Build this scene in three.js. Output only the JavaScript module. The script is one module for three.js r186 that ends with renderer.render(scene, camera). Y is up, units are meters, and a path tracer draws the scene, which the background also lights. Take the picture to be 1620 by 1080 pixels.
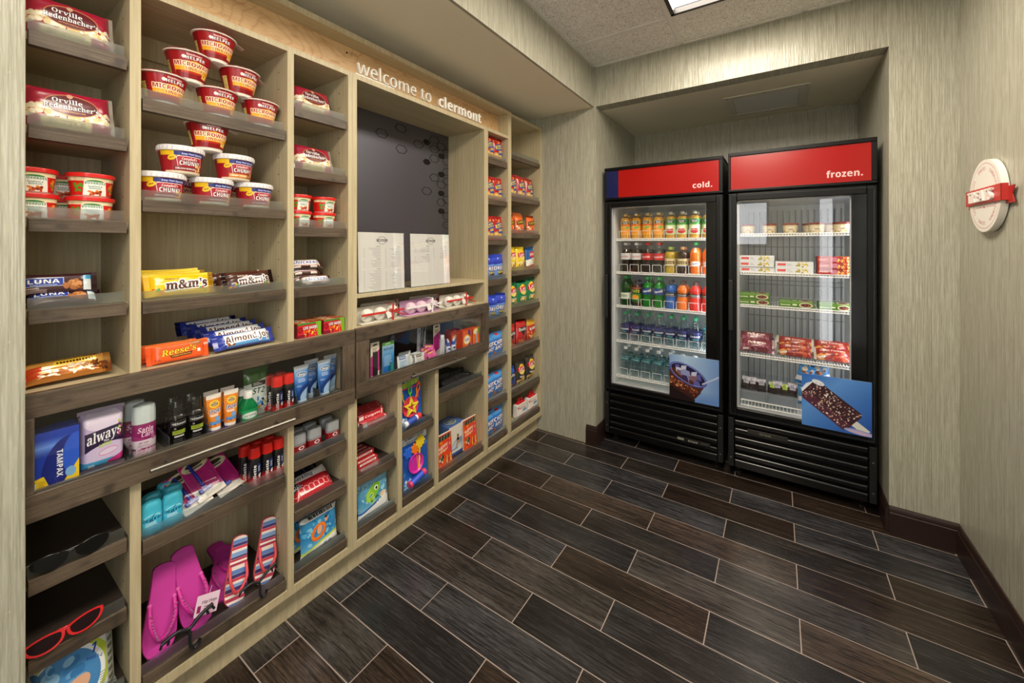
import * as THREE from 'three';
import { RoundedBoxGeometry } from 'three/addons/geometries/RoundedBoxGeometry.js';
import { TextGeometry } from 'three/addons/geometries/TextGeometry.js';
import { FontLoader } from 'three/addons/loaders/FontLoader.js';
import { mergeGeometries, toCreasedNormals } from 'three/addons/utils/BufferGeometryUtils.js';
import { RectAreaLightUniformsLib } from 'three/addons/lights/RectAreaLightUniformsLib.js';

// ---------------------------------------------------------------- camera, light, exposure
const scene = new THREE.Scene();
scene.background = new THREE.Color(0.96, 0.97, 0.98).multiplyScalar(5.2);      // daylight outside the windows behind the viewer
const camera = new THREE.PerspectiveCamera(2 * Math.atan(540 / 620.6) * 180 / Math.PI, 1.5, 0.05, 30);
camera.position.set(0, 1.41, 0);
camera.rotation.set(0, 0.5784, 0);
camera.setViewOffset(1620, 1080, -14.5, 151.6, 1620, 1080);   // the photograph's shifted lens
const renderer = new THREE.WebGLRenderer({ antialias: true });
renderer.toneMapping = THREE.LinearToneMapping;
renderer.toneMappingExposure = 1.03;
renderer.shadowMap.enabled = true;
RectAreaLightUniformsLib.init();
const CEIL = 2.665, SOFFIT = 2.39, BACK = -2.605, RIGHT = 0.70, FACE = -1.51;
const TROFFER_POWER = 19.0, TROFFER_GLOW = 3.0, FRIDGE_POWER = 3.4;
function areaLight(x, y, z, tx, ty, tz, w, h, power, color = 0xffffff) {
  const l = new THREE.RectAreaLight(color, power, w, h);
  l.position.set(x, y, z); l.lookAt(tx, ty, tz); l.castShadow = true; l.name = 'lamp_light'; scene.add(l); return l;
}

// ---------------------------------------------------------------- helpers
let seed = 7;
const rnd = () => { seed = (seed + 0x6d2b79f5) | 0; let t = Math.imul(seed ^ (seed >>> 15), 1 | seed); t = (t + Math.imul(t ^ (t >>> 7), 61 | t)) ^ t; return ((t ^ (t >>> 14)) >>> 0) / 4294967296; };
const rr = (a, b) => a + (b - a) * rnd();
const names = {};
const numbered = (n) => { const k = names[n] = (names[n] ?? -1) + 1; return k ? n + '_' + String(k).padStart(3, '0') : n; };
function tag(o, label, category, group, kind) {
  if (label) o.userData.label = label;
  if (category) o.userData.category = category;
  if (group) o.userData.group = group;
  if (kind) o.userData.kind = kind;
  return o;
}
function shadow(o) { o.castShadow = o.receiveShadow = true; return o; }
function part(parent, name, geo, mat, x = 0, y = 0, z = 0) {
  const m = shadow(new THREE.Mesh(geo, mat)); m.name = name; m.position.set(x, y, z); parent.add(m); return m;
}
function group(name) { const g = new THREE.Group(); g.name = name; return g; }
function thing(name, label, category, x = 0, y = 0, z = 0, ry = 0, grp) {
  const g = group(numbered(name)); g.position.set(x, y, z); g.rotation.y = ry; scene.add(g); return tag(g, label, category, grp);
}
function struct(name, geo, mat, x = 0, y = 0, z = 0) {
  const m = part(scene, name, geo, mat, x, y, z); m.userData.kind = 'structure'; return m;
}
// a copy of a prototype (its parts too) at a place of its own; local +z is its front
function put(proto, name, label, category, x, y, z, ry = 0, grp, rx = 0, rz = 0) {
  const c = proto.clone(); c.name = numbered(name); c.position.set(x, y, z);
  c.rotation.order = 'YXZ'; c.rotation.set(rx, ry, rz); c.userData = {}; scene.add(c); return tag(c, label, category, grp);
}
const E = Math.PI / 2;                       // shelf goods face +x
const mats = {};
function M(color, rough = 0.5, o = {}) {
  const k = color + '|' + rough + JSON.stringify(o);
  return mats[k] ??= new THREE.MeshPhysicalMaterial({ color, roughness: rough, ...o });
}
const GLASS = new THREE.MeshPhysicalMaterial({ color: 0xffffff, roughness: 0.0, transmission: 1, thickness: 0, ior: 1.5 });
const ACRYLIC = new THREE.MeshPhysicalMaterial({ color: 0xeef4f6, roughness: 0.5, transmission: 1, thickness: 0, ior: 1.45 });
const BLISTER = new THREE.MeshPhysicalMaterial({ color: 0xf8fafa, roughness: 0.03, transmission: 1, thickness: 0, ior: 1.4, specularIntensity: 0.45 });
const CLEAR = new THREE.MeshPhysicalMaterial({ color: 0xf4f8fa, roughness: 0.12, transmission: 1, thickness: 0, ior: 1.45 });
// uv in metres from the dominant axis of each face; grain along v unless flip
function boxUV(g, su = 1, sv = su, flip = false, ou = 0, ov = 0) {
  g = g.index ? g.toNonIndexed() : g;
  const p = g.attributes.position, n = g.attributes.normal, uv = new Float32Array(p.count * 2);
  for (let i = 0; i < p.count; i += 3) {
    let nx = 0, ny = 0, nz = 0;
    for (let k = 0; k < 3; k++) { nx += Math.abs(n.getX(i + k)); ny += Math.abs(n.getY(i + k)); nz += Math.abs(n.getZ(i + k)); }
    for (let k = 0; k < 3; k++) {
      const x = p.getX(i + k), y = p.getY(i + k), z = p.getZ(i + k);
      let u, v;
      if (ny >= nx && ny >= nz) { u = x; v = z; } else if (nx >= nz) { u = z; v = y; } else { u = x; v = y; }
      if (flip) [u, v] = [v, u];
      uv[(i + k) * 2] = u / su + ou; uv[(i + k) * 2 + 1] = v / sv + ov;
    }
  }
  g.setAttribute('uv', new THREE.BufferAttribute(uv, 2)); return g;
}
const box = (w, h, d) => new THREE.BoxGeometry(w, h, d);
const at = (g, x, y, z) => g.translate(x, y, z);
// box between two corners
const span = (x0, x1, y0, y1, z0, z1) => at(box(Math.abs(x1 - x0), Math.abs(y1 - y0), Math.abs(z1 - z0)), (x0 + x1) / 2, (y0 + y1) / 2, (z0 + z1) / 2);
const rspan = (x0, x1, y0, y1, z0, z1, r = 0.002) => at(new RoundedBoxGeometry(Math.abs(x1 - x0), Math.abs(y1 - y0), Math.abs(z1 - z0), 1, r), (x0 + x1) / 2, (y0 + y1) / 2, (z0 + z1) / 2);
function merge(list) {
  return mergeGeometries(list.map((g) => { g = g.index ? g.toNonIndexed() : g; for (const k of Object.keys(g.attributes)) if (!['position', 'normal', 'uv'].includes(k)) g.deleteAttribute(k); return g; }));
}
const rod = (ax, ay, az, bx, by, bz, r, seg = 8) => {
  const a = new THREE.Vector3(ax, ay, az), b = new THREE.Vector3(bx, by, bz), d = b.clone().sub(a);
  const g = new THREE.CylinderGeometry(r, r, d.length(), seg);
  g.applyQuaternion(new THREE.Quaternion().setFromUnitVectors(new THREE.Vector3(0, 1, 0), d.clone().normalize()));
  return g.translate((ax + bx) / 2, (ay + by) / 2, (az + bz) / 2);
};
const tube = (pts, r, seg = 24, rs = 6) => new THREE.TubeGeometry(new THREE.CatmullRomCurve3(pts.map((p) => new THREE.Vector3(...p))), seg, r, rs);

// ---------------------------------------------------------------- textures
function hash(x, y, s) { let h = Math.imul(x | 0, 374761393) ^ Math.imul(y | 0, 668265263) ^ Math.imul(s | 0, 2147483647 - 57); h = Math.imul(h ^ (h >>> 13), 1274126177); return ((h ^ (h >>> 16)) >>> 0) / 4294967296; }
function vnoise(x, y, px, py, s) {             // value noise that repeats after px, py cells
  const ix = Math.floor(x), iy = Math.floor(y), fx = x - ix, fy = y - iy, sx = fx * fx * (3 - 2 * fx), sy = fy * fy * (3 - 2 * fy);
  const h = (a, b) => hash(((a % px) + px) % px, ((b % py) + py) % py, s);
  return (h(ix, iy) * (1 - sx) + h(ix + 1, iy) * sx) * (1 - sy) + (h(ix, iy + 1) * (1 - sx) + h(ix + 1, iy + 1) * sx) * sy;
}
function texture(w, h, f, srgb = true) {
  const d = new Uint8Array(w * h * 4);
  for (let y = 0; y < h; y++) for (let x = 0; x < w; x++) {
    const c = f(x / w, y / h), i = (y * w + x) * 4;
    if (typeof c === 'number') d[i] = d[i + 1] = d[i + 2] = Math.max(0, Math.min(255, c * 255));
    else for (let k = 0; k < 3; k++) d[i + k] = Math.max(0, Math.min(255, c[k]));
    d[i + 3] = 255;
  }
  const t = new THREE.DataTexture(d, w, h); t.wrapS = t.wrapT = THREE.RepeatWrapping; t.magFilter = t.minFilter = THREE.LinearFilter;
  if (srgb) t.colorSpace = THREE.SRGBColorSpace; t.needsUpdate = true; return t;
}
const mix = (a, b, t) => a.map((v, i) => v + (b[i] - v) * t);
const N = (u, v, a, b, s) => vnoise(u * a, v * b, a, b, s);
// pale oak laminate, grain along v (0.5 x 1 m)
const oakTex = texture(512, 512, (u, v) => {
  const g = 0.5 * N(u, v, 90, 6, 1) + 0.3 * N(u, v, 200, 14, 2) + 0.2 * N(u, v, 12, 3, 3), pore = N(u, v, 256, 20, 4) > 0.8 ? 0.16 : 0;
  return mix([208, 196, 163], [174, 160, 126], g + pore);
});
// weathered grey brown shelf fronts, grain along u (0.8 x 0.16 m)
const greyTex = texture(1024, 256, (u, v) => {
  const g = 0.45 * N(u, v, 8, 60, 11) + 0.25 * N(u, v, 30, 120, 12) + 0.5 * N(u, v, 7, 4, 13), k = Math.pow(N(u, v, 26, 9, 14), 7) * 1.5, f = N(u, v, 300, 128, 15) * 0.18;
  return mix(mix([124, 109, 92], [70, 59, 48], Math.min(1, g + f)), [60, 52, 46], Math.min(0.8, k));
});
// orange maple header, cathedral grain along u (1.2 x 0.3 m)
const mapleTex = texture(1024, 256, (u, v) => {
  const w = 0.9 * N(u, v, 5, 3, 21) + 0.25 * N(u, v, 14, 8, 22), r = Math.abs(((w * 9 + v * 3) % 1 + 1) % 1 - 0.5) * 2, f = N(u, v, 60, 128, 23);
  return mix([224, 190, 142], [180, 134, 86], Math.pow(r, 6) * 0.4 + f * 0.3 + N(u, v, 9, 2, 24) * 0.2 + Math.pow(N(u, v, 40, 18, 25), 6) * 0.5);
});
// woven vinyl wallcovering, threads along v (0.6 x 0.6 m)
const wallF = (u, v) => 0.45 * N(u, v, 260, 4, 31) + 0.3 * N(u, v, 150, 9, 32) + 0.25 * N(u, v, 340, 24, 33);
const wallTex = texture(1024, 1024, (u, v) => { const g = wallF(u, v), k = N(u, v, 200, 40, 34) > 0.94 ? 0.3 : 0; return mix([188, 187, 171], [149, 147, 130], Math.min(1, Math.max(0, (g - 0.2) * 1.5)) - k); });
const wallBump = texture(1024, 1024, (u, v) => wallF(u, v), false);
// wood-look porcelain planks, grain along u (1.2 x 0.3 m each)
const plankTex = [0, 1, 2].map((s) => texture(1024, 256, (u, v) => {
  const warp = v + 0.05 * N(u, v, 4, 2, 40 + s), g = 0.5 * N(u, warp, 7, 90, 41 + s) + 0.3 * N(u, warp, 18, 120, 44 + s) + 0.4 * N(u, v, 5, 3, 47 + s), line = N(u, warp, 10, 70, 50 + s) > 0.72 ? 0.25 : 0;
  const fine = N(u, v, 60, 128, 56 + s) * 0.35, a = [[98, 93, 89], [106, 90, 78], [95, 95, 98]][s], b = [[31, 28, 27], [35, 28, 24], [32, 31, 33]][s];
  return mix(a, b, Math.min(1, Math.max(0, g * 0.9 + line + fine - 0.1)));
}));
const plankBump = texture(1024, 256, (u, v) => 0.6 * N(u, v, 10, 90, 61) + 0.4 * N(u, v, 40, 128, 62), false);
const tileTex = texture(512, 512, (u, v) => { const p = N(u, v, 128, 128, 71), q = N(u, v, 70, 70, 72); const k = p > 0.83 ? 0.9 : q > 0.9 ? 0.8 : 0; return mix([250, 248, 243], [112, 100, 88], k + 0.1 * N(u, v, 20, 20, 73)); });
const tileBump = texture(512, 512, (u, v) => (N(u, v, 128, 128, 71) > 0.84 ? 0 : 1) * (0.8 + 0.2 * N(u, v, 90, 90, 74)), false);
const plasterBump = texture(512, 512, (u, v) => 0.6 * N(u, v, 60, 60, 81) + 0.4 * N(u, v, 170, 170, 82), false);
const noiseMap = texture(256, 256, (u, v) => 0.55 + 0.45 * N(u, v, 8, 8, 91), false);

const std = (o) => new THREE.MeshPhysicalMaterial(o);
const OAK = std({ map: oakTex, roughness: 0.45 });
const GREY = std({ map: greyTex, roughness: 0.42, bumpMap: greyTex, bumpScale: 0.0004 });
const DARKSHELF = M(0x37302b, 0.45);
const MAPLE = std({ map: mapleTex, roughness: 0.4 });
const WALL = std({ map: wallTex, bumpMap: wallBump, bumpScale: 0.0013, roughness: 0.27 });
const PLASTER = std({ color: 0xf4edd6, roughness: 0.75, bumpMap: plasterBump, bumpScale: 0.0008 });
const TILE = std({ map: tileTex, bumpMap: tileBump, bumpScale: 0.001, roughness: 0.9 });
const PLANKS = [0, 1, 2, 0, 1, 2].map((k, i) => std({ map: plankTex[k], color: i < 3 ? 0xffffff : 0xc8c4c2, bumpMap: plankBump, bumpScale: 0.0004, roughness: 0.25 }));
const GROUT = M(0x978a83, 0.85);
const BASE = M(0x2c1c18, 0.35);
const BLACK = M(0x060607, 0.3, { specularIntensity: 0.6 }), BLACKMATTE = M(0x0a0a0b, 0.55), STEEL = M(0x9c9992, 0.38, { metalness: 1 });
const oak = (g) => boxUV(g, 0.5, 1);
const grey = (g) => boxUV(g, 0.8, 0.16, false, rnd() * 3, rnd() * 5);
const wallG = (g) => boxUV(g, 0.6);
// ---------------------------------------------------------------- the room
const T = 0.1;
struct('floor', span(-2.0, RIGHT + T, -0.06, -0.0012, 1.3, -3.6), GROUT);
{ // wood-look planks, half bond, joints recessed
  const fl = scene.getObjectByName('floor'), L = 0.613, W = 0.1522, z0 = -2.731, xa = -0.5425, xb = -0.8322, g = 0.0038;
  const put1 = (x0, x1, z1, z2) => {
    if (x1 - x0 < 0.012 || z1 - z2 < 0.012) return;
    const t = new RoundedBoxGeometry(x1 - x0, 0.012, z1 - z2, 1, 0.0012); 
    const k = Math.floor(rnd() * 6), flip = rnd() > 0.5 ? -1 : 1;
    const geo = boxUV(t, 1.2 * flip, 0.3, false, rnd() * 9, rnd() * 9);
    part(fl, 'plank', geo, PLANKS[k], (x0 + x1) / 2, -0.006 + rr(-0.0003, 0.0003), (z1 + z2) / 2);
  };
  for (let r = -5; r < 26; r++) {
    const far = z0 + W * r, near = far + W;
    if (far > 1.15) break;
    const first = r % 2 === 0 ? xa : xb, off = first - 0.613 * 3;
    for (let i = 0; i < 7; i++) {
      let x0 = off + L * i + g / 2, x1 = off + L * (i + 1) - g / 2, z2 = far + g / 2, z1 = near - g / 2;
      if (near < BACK + 0.02) { x0 = Math.max(x0, -1.07); x1 = Math.min(x1, 0.46); }
      else { x0 = Math.max(x0, -1.60); x1 = Math.min(x1, RIGHT); }
      if (far < -3.5) continue;
      put1(x0, x1, z1, z2);
    }
  }
}
struct('wall_left', wallG(span(-1.86, -1.86 - T, 0, CEIL, 1.3, BACK - T)), WALL);
struct('wall_right', wallG(merge([span(RIGHT, RIGHT + T, 0, CEIL, 0.15, BACK - T), span(RIGHT, RIGHT + T, 0, CEIL, 1.1, 1.3), span(RIGHT, RIGHT + T, 2.3, CEIL, 0.15, 1.1), span(RIGHT, RIGHT + T, 0, 1.0, 0.15, 1.1)])), WALL);
struct('wall_rear', wallG(merge([span(-1.86, -0.56, 0, CEIL, 1.2, 1.3), span(-0.1, 0.44, 0, CEIL, 1.2, 1.3), span(0.44, RIGHT, 2.1, CEIL, 1.2, 1.3), span(0.66, RIGHT, 0, 2.1, 1.2, 1.3), span(-0.56, -0.1, 2.06, CEIL, 1.2, 1.3), span(-0.56, -0.1, 0, 1.4, 1.2, 1.3)])), WALL);
{ // windows behind the viewer, one reflected in the freezer door
  const fr = M(0x3a3a3c, 0.4), w = struct('window_1', merge([span(-0.56, -0.1, 2.03, 2.06, 1.22, 1.28), span(-0.56, -0.1, 1.4, 1.43, 1.22, 1.28), span(-0.56, -0.53, 1.43, 2.03, 1.22, 1.28), span(-0.13, -0.1, 1.43, 2.03, 1.22, 1.28)]), fr);
  part(w, 'pane', span(-0.53, -0.13, 1.43, 2.03, 1.249, 1.252), GLASS);
  const dr = struct('door_1', merge([span(0.44, 0.48, 0, 2.1, 1.22, 1.27), span(0.62, 0.66, 0, 2.1, 1.22, 1.27), span(0.48, 0.62, 2.04, 2.1, 1.22, 1.27), span(0.48, 0.62, 0, 0.12, 1.22, 1.27), span(0.48, 0.62, 1.0, 1.05, 1.22, 1.27)]), fr);
  for (const [a, b] of [[0.12, 1.0], [1.05, 2.04]]) part(dr, 'pane', span(0.48, 0.62, a, b, 1.244, 1.247), GLASS);
  const v = struct('window_2', merge([span(RIGHT + 0.02, RIGHT + 0.08, 1.0, 1.04, 0.15, 1.1), span(RIGHT + 0.02, RIGHT + 0.08, 2.26, 2.3, 0.15, 1.1), span(RIGHT + 0.02, RIGHT + 0.08, 1.04, 2.26, 0.15, 0.19), span(RIGHT + 0.02, RIGHT + 0.08, 1.04, 2.26, 1.06, 1.1), span(RIGHT + 0.02, RIGHT + 0.08, 1.04, 2.26, 0.605, 0.645)]), fr);
  for (const [a, b] of [[0.19, 0.605], [0.645, 1.06]]) part(v, 'pane', span(RIGHT + 0.049, RIGHT + 0.052, 1.04, 2.26, a, b), GLASS);
}
struct('wall_back_left', wallG(span(-1.86, -1.07, 0, SOFFIT, BACK, -3.6)), WALL);
struct('wall_back_right', wallG(span(0.46, RIGHT, 0, SOFFIT, BACK, -3.6)), WALL);
struct('wall_back_header', wallG(span(-1.86, RIGHT, SOFFIT, CEIL, BACK, BACK - T)), WALL);
struct('wall_niche', wallG(span(-1.07, 0.46, 0, SOFFIT, -3.5, -3.6)), WALL);
struct('ceiling_niche', boxUV(span(-1.07, 0.46, SOFFIT, SOFFIT + T, BACK - T, -3.6), 0.5), PLASTER);
{ // boxed soffit over the shelving: wallcovered face, plaster underside
  const s = struct('ceiling_soffit', boxUV(span(-1.86, -1.10, SOFFIT, SOFFIT + 0.03, 1.2, BACK), 0.5), PLASTER);
  part(s, 'soffit_face', wallG(span(-1.10, -1.085, SOFFIT, CEIL, 1.2, BACK)), WALL);
}
{ // pier of the same covering at the left edge of the picture
  const p = struct('wall_pier', wallG(at(box(0.42, 2.39, 1.33), 0, 0, 0.665)), WALL, -1.64, 1.195, -0.13);
  p.rotation.x = 0.0; 
}
function baseboard(name, w, x, z, ry) {
  const s = new THREE.Shape(); s.moveTo(0, 0); s.lineTo(0.014, 0); s.lineTo(0.014, 0.104); s.lineTo(0.0115, 0.107); s.lineTo(0.0115, 0.112); s.quadraticCurveTo(0.011, 0.124, 0.005, 0.134); s.lineTo(0, 0.135);
  const g = new THREE.ExtrudeGeometry(s, { depth: w, bevelEnabled: false, curveSegments: 4 });
  const m = struct(name, g, BASE, x, 0, z); m.rotation.y = ry; return m;   // profile x -> out of the wall
}
baseboard('baseboard_right', 3.79, RIGHT, 1.2, Math.PI);
baseboard('baseboard_back_right', 0.24, RIGHT, BACK, -E);
baseboard('baseboard_back_left', 0.084, -1.058, BACK, -E);
baseboard('baseboard_niche_left', 0.885, -1.07, -3.49, 0);
baseboard('baseboard_niche_right', 0.885, 0.46, BACK, Math.PI);
// suspended ceiling: grid and lay-in tiles
{
  const c = struct('ceiling', span(-1.1, RIGHT + T, CEIL + 0.10, CEIL + 0.13, 1.3, BACK - T), M(0x8c8a84, 0.9));
  const xs = [-1.085, -0.497, 0.125, RIGHT], zs = [BACK, -2.26, -1.65, -1.04, -0.43, 0.18, 0.79, 1.2];
  const bar = M(0xe6e4de, 0.5);
  for (const x of [-0.497, 0.125]) part(c, 'grid_bar', span(x - 0.012, x + 0.012, CEIL - 0.002, CEIL + 0.03, BACK, 1.2), bar);
  for (const z of zs.slice(1, -1)) for (let i = 0; i < 3; i++) { if (i === 1 && (z === -1.65 || z === 0.18)) continue; part(c, 'grid_bar', span(xs[i] + 0.012, xs[i + 1] - 0.012, CEIL - 0.002, CEIL + 0.03, z - 0.012, z + 0.012), bar); }
  for (const [x0, x1, z0, z1] of [[-1.085, RIGHT, BACK, BACK + 0.02], [-1.085, -1.067, BACK, 1.2], [RIGHT - 0.02, RIGHT, BACK, 1.2]]) part(c, 'wall_angle', span(x0, x1, CEIL - 0.002, CEIL + 0.004, z0, z1), bar);
  for (let i = 0; i < 3; i++) for (let j = 0; j < 7; j++) {
    if (i === 1 && (j === 1 || j === 2 || j === 4 || j === 5)) continue;
    part(c, 'ceiling_tile', boxUV(rspan(xs[i] + 0.004, xs[i + 1] - 0.004, CEIL + 0.003, CEIL + 0.02, zs[j] + 0.004, zs[j + 1] - 0.004, 0.003), 0.3), TILE);
  }
  for (const [z0, z1] of [[-2.26, -1.04], [-0.43, 0.79]]) {
    const t = thing('ceiling_light', z0 < -2 ? 'recessed fluorescent ceiling light with a black inner rim above the floor before the coolers' : 'recessed fluorescent ceiling light with a black inner rim behind the viewer', 'ceiling light', -0.186, CEIL, (z0 + z1) / 2);
    const w = 0.598, d = z1 - z0 - 0.024, b = 0.02;
    part(t, 'frame', merge([span(-w / 2, -w / 2 + b, -0.003, 0.06, -d / 2, d / 2), span(w / 2 - b, w / 2, -0.003, 0.06, -d / 2, d / 2), span(-w / 2, w / 2, -0.003, 0.06, -d / 2, -d / 2 + b), span(-w / 2, w / 2, -0.003, 0.06, d / 2 - b, d / 2)]), M(0x16161a, 0.4));
    part(t, 'diffuser', span(-w / 2 + b, w / 2 - b, 0.03, 0.04, -d / 2 + b, d / 2 - b), new THREE.MeshStandardMaterial({ color: 0xffffff, emissive: 0xffffff, emissiveIntensity: TROFFER_GLOW, roughness: 0.6 }));
    areaLight(-0.186, CEIL + 0.025, (z0 + z1) / 2, -0.186, 0, (z0 + z1) / 2, w - 2 * b, d - 2 * b, TROFFER_POWER, 0xffefd8);
  }
}
{ // access panel in the niche ceiling
  const t = thing('access_panel', 'pale rectangular access panel with a screwed frame in the alcove ceiling above the frozen cooler', 'access panel', -0.066, SOFFIT, -3.15);
  const w = 0.47, d = 0.46, f = M(0xdedccf, 0.5), b = 0.05;
  part(t, 'frame', merge([rspan(-w / 2, w / 2, -0.006, 0, -d / 2, -d / 2 + b), rspan(-w / 2, w / 2, -0.006, 0, d / 2 - b, d / 2), rspan(-w / 2, -w / 2 + b, -0.006, 0, -d / 2 + b, d / 2 - b), rspan(w / 2 - b, w / 2, -0.006, 0, -d / 2 + b, d / 2 - b)]), f);
  part(t, 'door', rspan(-w / 2 + b + 0.003, w / 2 - b - 0.003, -0.004, 0, -d / 2 + b + 0.003, d / 2 - b - 0.003), M(0xececea, 0.5));
  for (const x of [-1, 0, 1]) for (const z of [-1, 1]) part(t, 'screw', new THREE.CylinderGeometry(0.005, 0.005, 0.003, 8), M(0x77756a, 0.4), x * (w / 2 - 0.02), -0.007, z * (d / 2 - 0.02));
}
// ---------------------------------------------------------------- shelving
const BX = -1.83;                                      // front of the back panels
const DZ = { D0: [-0.105, -0.138], D1: [-0.319, -0.342], D2: [-0.739, -0.762], D3a: [-0.983, -1.0035], D3b: [-1.0045, -1.024], D4a: [-1.897, -1.9165], D4b: [-1.9175, -1.936], D5: [-2.153, -2.191], D6: [-2.583, -2.603], La: [-1.239, -1.266], Lb: [-1.481, -1.508] };
const panel = (u, k, y0, y1) => part(u, 'side_panel', oak(span(BX, FACE, y0, y1, DZ[k][0], DZ[k][1])), OAK);
const plate = (u, name, y0, y1, z0, z1, x0 = BX, x1 = FACE) => part(u, name, oak(span(x0, x1, y0, y1, z0, z1)), OAK);
function pegHoles(u, z, y0, y1) {
  const l = []; for (let y = y0 + 0.05; y < y1 - 0.03; y += 0.064) for (const x of [-1.575, -1.775]) l.push(at(new THREE.CircleGeometry(0.003, 6), x, y, z + 0.0004));
  tag(part(u, 'peg_holes', merge(l), M(0x1a1712, 0.9)), null, null, null, 'stuff');
}
// shelf board with a grey wood front and a frosted acrylic lip
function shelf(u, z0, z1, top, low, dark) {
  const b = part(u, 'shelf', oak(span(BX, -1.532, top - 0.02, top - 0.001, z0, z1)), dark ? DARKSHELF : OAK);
  part(b, 'shelf_front', grey(rspan(-1.533, -1.513, low, top, z0 - 0.004, z1 + 0.005, 0.0015)), GREY);
  part(b, 'acrylic_lip', span(-1.524, -1.5205, top, top + 0.029, z0 - 0.004, z1 + 0.009), ACRYLIC);
  return b;
}
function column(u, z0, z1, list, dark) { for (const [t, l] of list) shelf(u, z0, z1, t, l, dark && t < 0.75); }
// glazed front of a display drawer: frame of four grey rails, pane, bar handle
function display(u, z0, z1, y0, y1, oz0, oz1, oy0, oy1, hz0, hz1, hy) {
  const d = group('door'); u.add(d);
  const X0 = -1.51, X1 = -1.49, G = GREY;
  part(d, 'rail', grey(rspan(X0, X1, oy1, y1, z0, z1)), G); part(d, 'rail', grey(rspan(X0, X1, y0, oy0, z0, z1)), G);
  const st = (a, b) => part(d, 'stile', boxUV(rspan(X0, X1, oy0, oy1, a, b), 0.8, 0.16, true, rnd(), rnd()), G);
  st(z0, oz0); st(oz1, z1);
  part(d, 'glass_pane', span(-1.503, -1.5, oy0 + 0.006, oy1, oz0, oz1), GLASS);
  part(d, 'pane_channel', span(-1.504, -1.494, oy0 - 0.001, oy0 + 0.006, oz0 - 0.002, oz1 + 0.002), STEEL);
  const h = part(d, 'handle', merge([rod(-1.452, hy, hz0, -1.452, hy, hz1, 0.006, 12), rod(-1.49, hy, hz0 - 0.045, -1.452, hy, hz0 - 0.045, 0.005), rod(-1.49, hy, hz1 + 0.045, -1.452, hy, hz1 + 0.045, 0.005)]), STEEL);
  return d;
}
function compartment(u, z0, z1, y0, y1) {                // the dark drawer box behind the glass
  part(u, 'drawer_floor', boxUV(span(BX, -1.512, y0, y0 + 0.012, z0, z1), 0.5), M(0x6b6358, 0.5));
  part(u, 'drawer_back', span(BX + 0.06, BX + 0.07, y0 + 0.012, y1, z0, z1), M(0x2a2724, 0.5));
}
{
  const u = thing('shelving_unit', 'pale oak shelving unit of three columns with the longer glazed drawer', 'shelving unit');
  const t = 2.146, c = 1.052;
  part(u, 'back_panel', oak(span(BX - 0.012, BX, 0.06, t, DZ.D0[0], DZ.D3a[1])), OAK);
  panel(u, 'D0', 0.112, t); panel(u, 'D3a', 0.112, t);
  for (const k of ['D1', 'D2']) { panel(u, k, 0.14, 0.745); panel(u, k, c, t - 0.02); }
  plate(u, 'top_panel', t - 0.02, t, DZ.D0[1], DZ.D3a[0]); plate(u, 'bottom_panel', 0.112, 0.14, DZ.D0[1], DZ.D3a[0]);
  plate(u, 'counter', c - 0.02, c, DZ.D0[1], DZ.D3a[0], BX, -1.5105); plate(u, 'deck', 0.745, 0.765, DZ.D0[1], DZ.D3a[0]);
  part(u, 'toe_kick', boxUV(span(-1.565, -1.55, 0, 0.112, DZ.D0[0], DZ.D3a[1]), 1, 0.5), OAK);
  part(u, 'nailer', oak(span(BX, BX + 0.018, 2.05, 2.126, DZ.D1[1], DZ.D2[0])), OAK);
  compartment(u, DZ.D0[1], DZ.D3a[0], 0.785, 1.03);
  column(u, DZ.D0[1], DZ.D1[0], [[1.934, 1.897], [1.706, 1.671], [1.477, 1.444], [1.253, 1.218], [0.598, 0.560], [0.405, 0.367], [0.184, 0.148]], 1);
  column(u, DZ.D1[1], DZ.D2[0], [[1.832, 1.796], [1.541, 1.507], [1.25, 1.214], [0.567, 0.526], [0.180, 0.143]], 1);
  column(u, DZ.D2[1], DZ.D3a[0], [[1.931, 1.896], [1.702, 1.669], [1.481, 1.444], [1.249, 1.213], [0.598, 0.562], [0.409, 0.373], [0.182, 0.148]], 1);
  display(u, -0.132, -1.002, 0.747, 1.055, -0.150, -0.946, 0.813, 0.996, -0.348, -0.736, 0.786);
  for (const k of ['D1', 'D2', 'D3a']) { pegHoles(u, DZ[k][0], c, 2.1); pegHoles(u, DZ[k][0], 0.14, 0.745); }
}
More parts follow.
